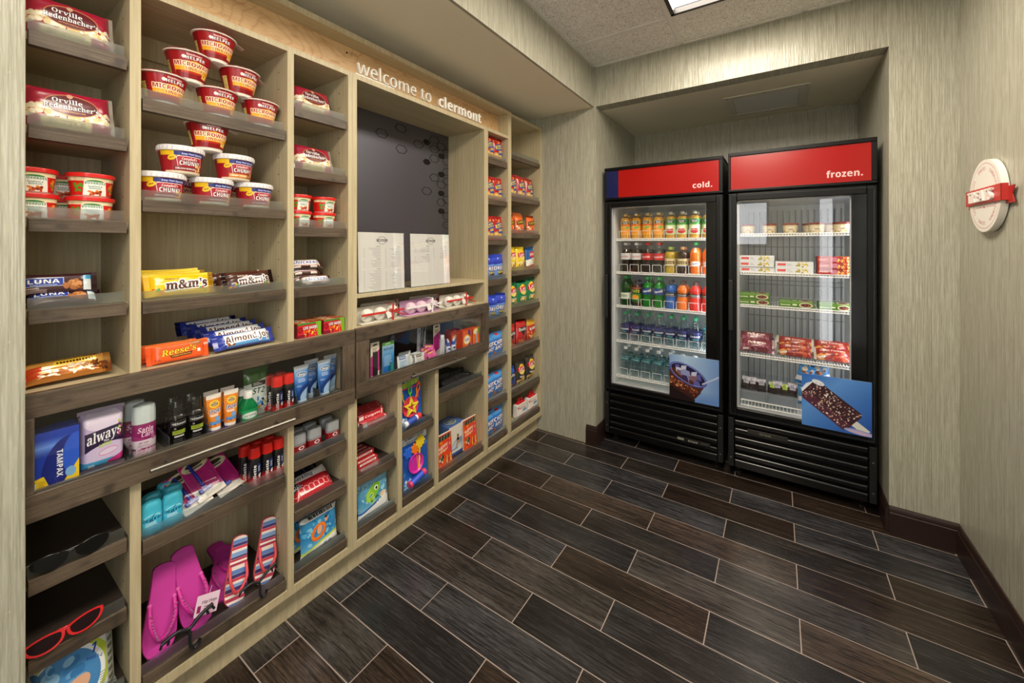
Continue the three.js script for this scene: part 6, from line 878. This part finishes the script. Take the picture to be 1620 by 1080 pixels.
// posters on the doors: flat prints where they hang
function poster(name, label, x, y, w, h, a, z = -2.7045) { const m = shadow(new THREE.Mesh(cartonGeo(w, h, 0.002, 0.0004, a, plain('#c8d4e4')), P(a, 0.3))); m.name = numbered(name); m.position.set(x, y, z); scene.add(m); tag(m, label, 'poster'); }
poster('door_poster', 'light blue poster of a glass of cola on the drinks cooler door', -0.449, 0.41, 0.294, 0.288, art(420, 412, (g, w, h) => {
  rect(g, -2, -2, w + 4, h + 4, grad(g, 0, 0, w, 0, '#7a9cc8', '#a8c4e0', '#8aaad4', '#6a8cc4')); rect(g, -2, 300, w + 4, 116, grad(g, 0, 300, 0, 412, 'rgba(80,120,190,0)', '#5c84c4'));
  g.save(); g.translate(170, 150); g.rotate(0.42); poly(g, [[-168, 10], [168, 10], [104, 330], [-104, 330]], '#241228'); poly(g, [[-164, 110], [164, 110], [108, 320], [-108, 320]], '#3c1a18'); poly(g, [[-164, 60], [164, 60], [150, 150], [-150, 150]], '#4a241c');
  for (let i = 0; i < 120; i++) ell(g, -140 + rnd() * 280, 110 + rnd() * 60, rr(3, 11), rr(2, 7), ['#a85a30', '#d89868', '#2a1010', '#7c3a20'][i % 4], rnd() * 3); rect(g, -150, 200, 300, 140, '#1c0c12');
  ell(g, 0, 22, 170, 82, '#2c2c78'); ell(g, 0, 24, 156, 72, '#1c1840'); ell(g, -20, 50, 130, 44, '#52281e'); for (let i = 0; i < 16; i++) { const x = -140 + rnd() * 210, y = -30 + rnd() * 80; poly(g, [[x, y], [x + rr(30, 60), y - rr(6, 30)], [x + rr(50, 80), y + rr(10, 40)], [x + 18, y + rr(30, 46)]], ['#8a90c0', '#c0c4e0', '#5a5aa0', '#3a2c5c', '#7a5a6c'][i % 5]); }
  g.strokeStyle = '#3a48a4'; g.lineWidth = 10; g.beginPath(); g.ellipse(0, 22, 168, 80, 0, 0, 7); g.stroke(); g.strokeStyle = '#aebce8'; g.lineWidth = 3; g.beginPath(); g.ellipse(0, 20, 160, 74, 0, 0, 7); g.stroke(); g.restore();
  poly(g, [[280, 232], [424, 140], [424, 156], [286, 244]], '#c4cdea'); poly(g, [[284, 236], [424, 148], [424, 152], [286, 240]], '#8a94c0');
}));
poster('door_poster', 'bright blue poster of a nut-covered ice cream bar on the freezer door', 0.2635, 0.409, 0.297, 0.288, art(420, 408, (g, w, h) => {
  rect(g, -2, -2, w + 4, h + 4, grad(g, 0, 0, w, h, '#2c64b8', '#5c94dc', '#3a70c0', '#244ea4'));
  g.save(); g.translate(34, 100); g.rotate(0.66); g.scale(1.0, 1.4); poly(g, [[-20, -10], [10, -60], [40, -66], [50, 60], [-10, 60]], '#dfe4ee'); g.beginPath(); g.fillStyle = '#3a1c26'; g.roundRect(4, -62, 360, 128, 24); g.fill(); ell(g, 30, -54, 40, 14, '#dfe4ee', -0.2); poly(g, [[4, 20], [364, 20], [350, 66], [20, 66]], '#52283a');
  for (let i = 0; i < 190; i++) ell(g, 14 + rnd() * 340, -56 + rnd() * 112, rr(2, 6), rr(2, 5), ['#e4d4c0', '#c8a890', '#8a5a50', '#f0e8dc'][i % 4], rnd() * 3); poly(g, [[362, -16], [460, -16], [460, 18], [362, 18]], '#dcdcd4'); g.restore();
  ell(g, 350, 384, 90, 18, '#9aa4d4', 0.1); ell(g, 350, 388, 70, 12, '#c8b0d4', 0.1);
}));
// ---------------------------------------------------------------- bottles
const PET = (c) => M(c, 0.05, { transmission: 1, thickness: 0, ior: 1.45, specularIntensity: 0.7 });
function bottle(prof, o) {                              // prof: [y, r] pairs; liquid up to o.fill
  const g = group('bottle'), top = prof[prof.length - 1][0], H = o.fill ?? top * 0.86, fl = [];
  for (let i = 0; i < prof.length; i++) { const [y, r] = prof[i]; if (y <= H) fl.push([y + (i ? 0 : 0.001), Math.max(0.002, r - 0.0012)]); else { const [y0, r0] = prof[i - 1]; fl.push([H, Math.max(0.002, r0 + (r - r0) * (H - y0) / (y - y0) - 0.0012)]); break; } }
  if (o.liquid !== undefined) { part(g, 'liquid', turn(fl, 20), M(o.liquid, 0.12, o.lq ?? {})); part(g, 'bottle', turn(prof, 20), PET(o.shell ?? 0xffffff)); }
  else part(g, 'bottle', turn(prof, 20), M(0xe8f2f4, 0.04, { transmission: 1, thickness: 0, ior: 1.55 }));
  if (o.label) { const [y0, y1, r, a, r2] = o.label; part(g, 'label', U(turn([[y0, r], [y1, r2 ?? r]], 24, false), a), P(a, 0.35)); }
  part(g, 'cap', turn([[top - 0.004, 0.0142], [top + 0.012, 0.0138], [top + 0.014, 0.012]], 18), M(o.cap, 0.4)); return g;
}
const soda = [[0, 0.02], [0.004, 0.03], [0.02, 0.0345], [0.06, 0.033], [0.085, 0.031], [0.095, 0.0355], [0.135, 0.0355], [0.15, 0.032], [0.175, 0.02], [0.19, 0.0125], [0.2, 0.0125]];
const juice = [[0, 0.03], [0.004, 0.035], [0.06, 0.0355], [0.064, 0.0335], [0.1, 0.0335], [0.104, 0.0355], [0.135, 0.0355], [0.15, 0.03], [0.163, 0.018], [0.17, 0.017]];
const sport = [[0, 0.03], [0.004, 0.0365], [0.08, 0.036], [0.086, 0.033], [0.115, 0.033], [0.12, 0.036], [0.14, 0.035], [0.16, 0.024], [0.172, 0.0175], [0.178, 0.0175]];
const water = [[0, 0.024], [0.004, 0.032], [0.03, 0.0345], [0.05, 0.033], [0.06, 0.0345], [0.1, 0.034], [0.11, 0.0345], [0.14, 0.0335], [0.165, 0.023], [0.182, 0.0132], [0.19, 0.0132]];
const L2 = (bg, f) => wart(120, 90, bg, f);
const jl = (mid, c, fr) => wart(130, 170, mid, (g, w, h) => { rect(g, -110, 0, 350, 44, c); rect(g, -110, 44, 350, 20, fr === 1 ? '#e06a1c' : '#4a9a3a'); rect(g, -110, 64, 350, 110, fr === 1 ? '#eeb040' : '#cfe0a8'); rect(g, 26, 10, 78, 30, '#2a2a20'); tx(g, 'Minute', 65, 18, 15, '#fff', { w: 60 }); tx(g, 'Maid', 65, 32, 15, '#fff', { w: 46 }); if (fr === 1) { ell(g, 65, 120, 44, 40, '#f09a1c'); ell(g, 84, 84, 26, 14, '#7ab04a', -0.4); } else { ell(g, 65, 130, 40, 30, '#c8282c'); ell(g, 60, 92, 30, 18, '#f0f4e0'); } });
G.orangeJuice = bottle(juice, { liquid: 0xd8a838, shell: 0xfff4e0, cap: 0xe0c47a, fill: 0.155, label: [0.03, 0.134, 0.0362, jl('#e8b04a', '#c8a040', 1)] });
G.appleJuice = bottle(juice, { liquid: 0xc8a03c, shell: 0xfff8e8, cap: 0xc8c4b0, fill: 0.155, label: [0.03, 0.134, 0.0362, jl('#a8c87a', '#3a9a4a', 2)] });
const cola = (bg, word, col) => L2(bg, (g, w, h) => { tx(g, word, 60, 48, 34, col, { w: 96, f: 'serif', k: -0.2, r: -0.08 }); });
G.dietCola = bottle(soda, { liquid: 0x120604, cap: 0xdcdcdc, fill: 0.165, label: [0.092, 0.138, 0.036, cola('#d4d4d6', 'diet Coke', '#b81c24')] });
G.cola = bottle(soda, { liquid: 0x120604, cap: 0xc41c20, fill: 0.165, label: [0.092, 0.138, 0.036, cola('#c01a22', 'Coca-Cola', '#fff')] });
const pk = (c) => L2('#3a2c14', (g, w, h) => { rect(g, -100, 0, 330, 90, '#d8c89a'); rect(g, 10, 30, 100, 30, '#2c2010'); tx(g, 'PEAK', 60, 46, 26, '#e8d08a', { w: 80 }); rect(g, -100, 76, 330, 14, c); });
G.paleTea = bottle(juice, { liquid: 0xb8a030, shell: 0xfffbe8, cap: 0x9ab84a, fill: 0.15, label: [0.05, 0.105, 0.0362, pk('#9a8a3a')] });
G.darkTea = bottle(juice, { liquid: 0x2a1206, shell: 0xfff4e8, cap: 0xd8a070, fill: 0.15, label: [0.05, 0.105, 0.0362, pk('#3a5a8a')] });
G.orangeSoda = bottle(soda, { liquid: 0xf07414, cap: 0x2c9a4a, fill: 0.175, label: [0.052, 0.094, 0.0345, L2('#ee7a18', (g, w, h) => { ell(g, 60, 46, 50, 34, '#f8f4ec'); tx(g, 'Fanta', 60, 46, 36, '#1c2c7c', { w: 86, r: -0.15 }); })] });
G.gingerAle = bottle(soda, { liquid: 0x0c5a24, shell: 0x7ad08a, cap: 0x1c8a3c, fill: 0.17, label: [0.05, 0.095, 0.0352, L2('#dfe2d4', (g, w, h) => { rect(g, 16, 20, 88, 50, '#c4d0b4'); tx(g, 'SELTZER', 60, 46, 22, '#2c5a3a', { w: 80 }); })] });
G.fuzeTea = bottle(juice, { liquid: 0x38140a, cap: 0x2a1c18, fill: 0.155, label: [0.03, 0.134, 0.0362, wart(130, 150, '#3a8a2c', (g, w, h) => { rect(g, -110, 0, 350, 60, '#161412'); rect(g, -110, 0, 350, 8, '#d8622c'); tx(g, 'FUZE', 65, 34, 40, '#c8d84a', { w: 104 }); ell(g, 65, 96, 40, 24, '#f0a028'); rect(g, -110, 130, 350, 20, '#2a5a1c'); })] });
G.limeSoda = bottle(soda, { liquid: 0x16a04a, lq: { transmission: 0.3, thickness: 0.05 }, shell: 0xa0ecb4, cap: 0x2cb860, fill: 0.175, label: [0.092, 0.138, 0.036, L2('#123c7c', (g, w, h) => { tx(g, 'Sprite', 60, 44, 36, '#fff', { w: 90, r: -0.15, k: -0.2 }); ell(g, 92, 22, 10, 8, '#f0d820'); })] });
const pw = (c) => L2(c, (g, w, h) => { rect(g, -100, 16, 330, 50, '#1c1a1a'); tx(g, 'POWERADE', 60, 42, 26, '#f0f0f0', { w: 104, k: -0.2 }); rect(g, -100, 66, 330, 6, '#c8c8c8'); });
G.sportBlue = bottle(sport, { liquid: 0x1c5cae, cap: 0x3a3c44, fill: 0.165, label: [0.084, 0.118, 0.0342, pw('#1c4a8c')] });
G.sportOrange = bottle(sport, { liquid: 0xe87820, cap: 0x5a4038, fill: 0.165, label: [0.084, 0.118, 0.0342, pw('#c8601c')] });
G.sportRed = bottle(sport, { liquid: 0xdc2a24, cap: 0x5a3a38, fill: 0.165, label: [0.084, 0.118, 0.0342, pw('#b81c1c')] });
G.waterBlue = bottle(water, { cap: 0x2c9a6c, label: [0.055, 0.112, 0.0352, wart(120, 110, '#161e4c', (g, w, h) => { rect(g, -100, 0, 320, 24, '#3c4080'); tx(g, 'DASANI', 60, 52, 32, '#e8f0ff', { w: 104 }); ell(g, 60, 88, 30, 8, '#4a9a8c'); })] });
G.waterTeal = bottle(water, { cap: 0xe8eaea, label: [0.108, 0.14, 0.0354, L2('#22626e', (g, w, h) => { rect(g, -100, 0, 320, 20, '#4c8c94'); tx(g, 'SPRING', 60, 50, 24, '#e8fafa', { w: 90, f: 'serif' }); }), 0.0346] });
{
  const W = ['first', 'second', 'third', 'fourth', 'fifth', 'sixth', 'seventh', 'eighth'];
  const rows = [[1.4565, 'the top row', ['orangeJuice', 'orangeJuice', 'orangeJuice', 'orangeJuice', 'appleJuice', 'appleJuice', 'appleJuice', 'appleJuice']], [1.2175, 'the cola row', ['dietCola', 'dietCola', 'cola', 'cola', 'paleTea', 'darkTea', 'orangeSoda', 'orangeSoda']],
    [0.9745, 'the mixed row', ['gingerAle', 'fuzeTea', 'limeSoda', 'limeSoda', 'sportBlue', 'sportOrange', 'sportRed', 'sportRed']], [0.7215, 'the upper water row', ['waterBlue', 'waterBlue', 'waterBlue', 'waterBlue', 'waterBlue', 'waterBlue', 'waterBlue', 'waterTeal']], [0.4685, 'the lowest row', ['waterTeal', 'waterTeal', 'waterTeal', 'waterTeal', 'waterTeal', 'waterTeal', 'waterTeal', 'waterTeal']]];
  const what = { orangeJuice: ['juice_bottle', 'orange juice bottle'], appleJuice: ['juice_bottle', 'apple juice bottle with a green label'], dietCola: ['cola_bottle', 'cola bottle with a silver label'], cola: ['cola_bottle', 'cola bottle with a red label'], paleTea: ['tea_bottle', 'pale tea bottle'], darkTea: ['tea_bottle', 'dark tea bottle'], orangeSoda: ['soda_bottle', 'orange soda bottle'], gingerAle: ['soda_bottle', 'dark green bottle with a pale label'], fuzeTea: ['tea_bottle', 'iced tea bottle with a mango label'], limeSoda: ['soda_bottle', 'bright green soda bottle'], sportBlue: ['sport_drink_bottle', 'blue sport drink bottle'], sportOrange: ['sport_drink_bottle', 'orange sport drink bottle'], sportRed: ['sport_drink_bottle', 'red sport drink bottle'], waterBlue: ['water_bottle', 'water bottle with a dark blue label'], waterTeal: ['water_bottle', 'water bottle with a teal label'] };
  rows.forEach(([y, row, kinds], r) => { for (let k = 0; k < 2; k++) kinds.forEach((p, i) => {
    if (k && (r === 4 && i > 4)) return;
    const [n, text] = what[p];
    put(G[p], n, k ? `${text}, ${W[i]} in the back of ${row}` : `${text}, ${W[i]} along the front of ${row}`, 'bottle', -0.931 + 0.0785 * i + rr(-0.002, 0.002), y, -2.83 - k * 0.08, rr(-0.25, 0.25), `${text}s`.replace('bottles', 'bottles') + ' in the cooler');
  }); });
}
// ---------------------------------------------------------------- frozen food
{
  const ic = wart(200, 90, '#8a2a1c', (g, w, h) => { rect(g, -100, 0, 400, 90, '#e4d4a8'); ell(g, 100, 50, 46, 30, '#f4ead0'); tx(g, 'Vanilla', 100, 46, 24, '#6a3a1c', { w: 70, f: 'serif' }); blobs(g, 16, 10, 56, 180, 30, 5, 10, ['#c8a050', '#8a5a2c', '#f0e0b0']); });
  const t = group('tub'); part(t, 'tub', U(turn([[0, 0.032], [0.003, 0.034], [0.052, 0.039]], 26), ic), P(ic, 0.4)); part(t, 'lid', turn([[0.05, 0.041], [0.06, 0.0415], [0.062, 0.039]], 26), M(0x7c2a1c, 0.4)); G.iceCream = t;
  const y1 = 1.481; [['first', -0.155], ['second', -0.04], ['third', 0.065], ['fourth', 0.19], ['fifth', 0.305]].forEach(([n, x]) => put(t, 'ice_cream_tub', `ice cream tub with a brown lid, ${n} along the top freezer shelf`, 'ice cream tub', x, y1, -2.835, 0, 'ice cream tubs on the top shelf'));
  put(t, 'ice_cream_tub', 'ice cream tub with a brown lid, standing behind the fourth one', 'ice cream tub', 0.165, y1, -2.92, 0, 'ice cream tubs on the top shelf'); put(t, 'ice_cream_tub', 'ice cream tub with a brown lid, standing behind the fifth one', 'ice cream tub', 0.265, y1, -2.92, 0, 'ice cream tubs on the top shelf');
  const bx = (c, f) => art(240, 44, (g, w, h) => { rect(g, -2, -2, w + 4, h + 4, c); f(g, w, h); });
  const wb = bx('#dfe2e6', (g) => { rect(g, 14, 12, 54, 18, '#d84a4c'); blobs(g, 22, 130, 8, 70, 28, 5, 10, ['#d8c060', '#a89a3a', '#f0e4a0']); lines(g, 76, 14, 40, 3, 7, '#8a9098', 2); });
  const rb = bx('#a81e1c', (g) => { rect(g, 96, 6, 44, 32, '#c87a8c'); tx(g, 'Stouffer', 44, 22, 18, '#f0d0b0', { w: 70, f: 'serif' }); blobs(g, 26, 146, 6, 90, 32, 6, 12, ['#e8a040', '#c8622c', '#f4d488', '#7c2a12']); });
  const gb = bx('#4a7a1c', (g) => { rect(g, 0, 0, 240, 12, '#6a9a2c'); tx(g, 'Gourmet', 46, 26, 16, '#f0f4d8', { w: 70 }); rect(g, 96, 18, 30, 12, '#dfe8c0'); ell(g, 186, 24, 46, 18, '#e8dcc0'); ell(g, 186, 24, 36, 13, '#6a2c1c'); blobs(g, 8, 160, 14, 50, 18, 4, 8, ['#3a1a10', '#a8582c']); });
  G.boxWhite = carton(0.185, 0.034, 0.14, wb, '#d4d8dc', { flap: 0, top: wb }); G.boxRed = carton(0.185, 0.034, 0.14, rb, '#8a1a18', { flap: 0, top: rb }); G.boxGreen = carton(0.17, 0.034, 0.14, gb, '#3c6a18', { flap: 0, top: gb });
  const stack = (p, x, y, n, what, sx = 1) => { for (let i = 0; i < n; i++) { const c = put(G[p], 'frozen_meal_box', `${what}, ${n === 1 ? 'single box' : ['lowest of the stack', n === 2 ? 'topmost of the stack' : 'middle of the stack', 'topmost of the stack'][i]}`, 'food box', x + rr(-0.004, 0.004), y + i * 0.0345, -2.88 + rr(-0.006, 0.006), rr(-0.03, 0.03), 'frozen meal boxes'); c.scale.x = sx; } };
  stack('boxWhite', -0.108, 1.2455, 3, 'flat white meal box at the left of the freezer'); stack('boxWhite', 0.086, 1.2455, 2, 'flat white meal box in the middle of the freezer'); stack('boxRed', 0.27, 1.2455, 3, 'flat red meal box at the right of the freezer', 0.82);
  stack('boxGreen', -0.12, 1.0465, 2, 'flat green meal box at the left of the freezer'); stack('boxGreen', 0.09, 1.0465, 1, 'flat green meal box in the middle of the freezer'); stack('boxGreen', 0.268, 1.0465, 1, 'flat green meal box at the right of the freezer', 0.86);
  const fb = (c, c2, word) => art(220, 100, (g, w, h) => { rect(g, -2, -2, w + 4, h + 4, c); blobs(g, 30, 0, 40, w, 60, 6, 16, c2); rect(g, 0, 0, w, 14, c); tx(g, word, 110, 36, 24, '#f4e8d8', { w: 120, f: 'serif' }); rect(g, 20, 78, 40, 14, '#d8d0cc'); });
  const f1 = fb('#7a2c3c', ['#8a3a4c', '#a8687a', '#5c1c2c'], 'Mrs'), f2 = fb('#a02c24', ['#c85a34', '#e0a04a', '#7c1c18'], 'Hot Pockets');
  G.freezerBagPlum = bag(0.185, 0.085, 0.06, f1, { axis: 'x', seal: 0.012, sd: 131, puff: 3, wr: 0.3 }); G.freezerBagRed = bag(0.185, 0.085, 0.055, f2, { axis: 'x', seal: 0.012, sd: 133, puff: 3, wr: 0.35, sealMat: M(0xd8cfc4, 0.3) });
  const y4 = 0.7445, B = (p, label, x, y, z, rx, ry = 0) => put(G[p], 'frozen_food_bag', label, 'food bag', x, y, z, ry, 'frozen food bags', rx);
  B('freezerBagPlum', 'plum freezer bag, front of the left pile', -0.107, y4 + 0.006, -2.83, -0.5); B('freezerBagPlum', 'plum freezer bag, upper one of the left pile', -0.112, y4 + 0.05, -2.865, -0.7, 0.06); B('freezerBagPlum', 'plum freezer bag, at the back of the left pile', -0.11, y4 + 0.012, -2.91, -0.6);
  B('freezerBagRed', 'red freezer bag, front of the middle pile', 0.09, y4 + 0.01, -2.83, -0.8); B('freezerBagRed', 'red freezer bag, upper one of the middle pile', 0.087, y4 + 0.042, -2.865, -0.7, -0.05); B('freezerBagRed', 'red freezer bag, at the back of the middle pile', 0.08, y4 + 0.018, -2.91, -0.6);
  B('freezerBagRed', 'red freezer bag, front of the right pile', 0.272, y4 + 0.01, -2.83, -0.85, 0.04); B('freezerBagRed', 'red freezer bag, upper one of the right pile', 0.265, y4 + 0.042, -2.875, -0.75); B('freezerBagRed', 'red freezer bag, at the back of the right pile', 0.26, y4 + 0.018, -2.92, -0.6, 0.05);
  // two clear bins with wrapped ice creams
  const wp = (c) => art(60, 70, (g, w, h) => { rect(g, -2, -2, w + 4, h + 4, '#cfd0d4'); rect(g, 0, 22, w, 48, '#2a1c1c'); rect(g, 12, 6, 36, 30, c); lines(g, 16, 12, 26, 3, 6, '#3a3a3a', 2); });
  G.iceDark = bag(0.052, 0.08, 0.02, wp('#b8b4c4'), { seal: 0.006, sd: 141 }); G.iceGreen = bag(0.046, 0.072, 0.02, wp('#a8c83a'), { seal: 0.006, sd: 143 });
  for (const [n, x, list] of [['left', -0.129, [['iceDark', -0.17], ['iceDark', -0.125], ['iceDark', -0.08]]], ['right', 0.021, [['iceGreen', -0.03], ['iceDark', 0.005], ['iceGreen', 0.04], ['iceDark', 0.075]]]]) {
    const b = thing('clear_bin', `clear plastic bin of wrapped ice creams low in the freezer, ${n} one`, 'bin', x, 0.432, -2.86, 0, 'clear bins in the freezer'), C = CLEAR;
    part(b, 'bin_wall', merge([span(-0.07, 0.07, 0.0, 0.075, 0.057, 0.06), span(-0.07, 0.07, 0, 0.165, -0.063, -0.06), span(-0.072, -0.069, 0, 0.16, -0.06, 0.06), span(0.069, 0.072, 0, 0.16, -0.06, 0.06)]), C); part(b, 'bin_floor', span(-0.07, 0.07, 0, 0.003, -0.06, 0.06), C); part(b, 'step', span(-0.069, 0.069, 0.003, 0.06, -0.02, 0.0), M(0x8a8c92, 0.3));
    list.forEach(([p, px], i) => put(G[p], 'ice_cream_bar', `${p === 'iceGreen' ? 'green-labelled' : 'grey-labelled'} wrapped ice cream bar, number ${['one', 'two', 'three', 'four'][i]} from the left in the ${n} bin`, 'ice cream', px, 0.5, -2.87, rr(-0.1, 0.1), 'wrapped ice creams', -0.15, rr(-0.15, 0.15)));
  }
  const cn = art(90, 120, (g, w, h) => { rect(g, -2, -2, w + 4, h + 4, '#3a8ac8'); blobs(g, 10, 20, 10, 50, 40, 8, 14, ['#7a3a1c', '#e08a3a', '#d8c8b0']); poly(g, [[0, 70], [w, 50], [w, 84], [0, 100]], '#f0f0f0'); });
  G.coneBag = bag(0.085, 0.115, 0.04, cn, { seal: 0.01, sd: 151 });
  put(G.coneBag, 'ice_cream_bag', 'blue and white ice cream bag standing beside the right bin', 'food bag', 0.125, 0.585, -2.87, 0.1, 'blue ice cream bags', 0, -0.25); put(G.coneBag, 'ice_cream_bag', 'blue and white ice cream bag half hidden by the freezer poster', 'food bag', 0.145, 0.47, -2.86, 0, 'blue ice cream bags'); put(G.coneBag, 'ice_cream_bag', 'blue and white ice cream bag farther right above the poster edge', 'food bag', 0.225, 0.59, -2.9, -0.1, 'blue ice cream bags', 0, 0.15);
}
// ---------------------------------------------------------------- round sign on the right wall: faces -x
{
  const t = thing('round_sign', 'round white wall sign with a red ribbon banner reading treats', 'wall sign', RIGHT - 0.002, 1.604, -2.272, -E), R = 0.141;
  const face = art(360, 360, (g, w, h) => { rect(g, -2, -2, w + 4, h + 4, '#f1eee6'); g.strokeStyle = '#b0404a'; g.lineWidth = 2; g.beginPath(); g.arc(180, 180, 164, 0, 7); g.stroke();
    const arc = (s, r, a0, a1, flip) => [...s].forEach((c, i) => { const a = a0 + (a1 - a0) * i / (s.length - 1); tx(g, c, 180 + r * Math.sin(a), 180 - r * Math.cos(a), 24, '#a8303c', { b: '', r: flip ? a + Math.PI : a }); });
    arc('SIPS · SNACKS · SUNDRIES', 138, -1.25, 1.25, false); arc('SIPS · SNACKS · SUNDRIES', 138, Math.PI + 1.2, Math.PI - 1.2, true); rect(g, 70, 236, 220, 2, '#b0404a'); ell(g, 180, 237, 6, 6, '#b0404a'); });
  const disc = new THREE.CylinderGeometry(R, R, 0.02, 72).rotateX(E).translate(0, 0, 0.011);
  part(t, 'disc', toCreasedNormals(disc, 0.6), M(0xf0ece2, 0.4));
  const fg = new THREE.CircleGeometry(R - 0.002, 64).translate(0, 0, 0.0215); part(t, 'face_print', U(fg, face), P(face, 0.4));
  const red = M(0xc0322c, 0.4), b = part(t, 'ribbon', rspan(-0.155, 0.155, -0.031, 0.031, 0.0245, 0.0275, 0.001), red);
  for (const s of [-1, 1]) { part(b, 'ribbon_fold', s > 0 ? rspan(0.152, 0.155, -0.031, 0.031, 0.008, 0.0275, 0.001) : rspan(-0.155, -0.152, -0.031, 0.031, 0.008, 0.0275, 0.001), red); const sh = new THREE.Shape(); sh.moveTo(s * 0.125, -0.042); sh.lineTo(s * 0.196, -0.042); sh.lineTo(s * 0.18, -0.012); sh.lineTo(s * 0.196, 0.019); sh.lineTo(s * 0.125, 0.019); sh.closePath(); part(b, 'ribbon_tail', new THREE.ExtrudeGeometry(sh, { depth: 0.003, bevelEnabled: false }), M(0xa82824, 0.4), 0, 0, 0.006); }
  const font = await new FontLoader().loadAsync('fonts/droid/droid_sans_bold.typeface.json'), sc = font.data.resolution, size = 0.043; let x = -0.105;
  for (const c of 'TREATS') { part(t, 'letter', new TextGeometry(c, { font, size, depth: 0.01, curveSegments: 4, bevelEnabled: false }), M(0xf4f0ea, 0.35), x, -0.0215, 0.028); x += font.data.glyphs[c].ha / sc * size + 0.0015; }
}
renderer.render(scene, camera);
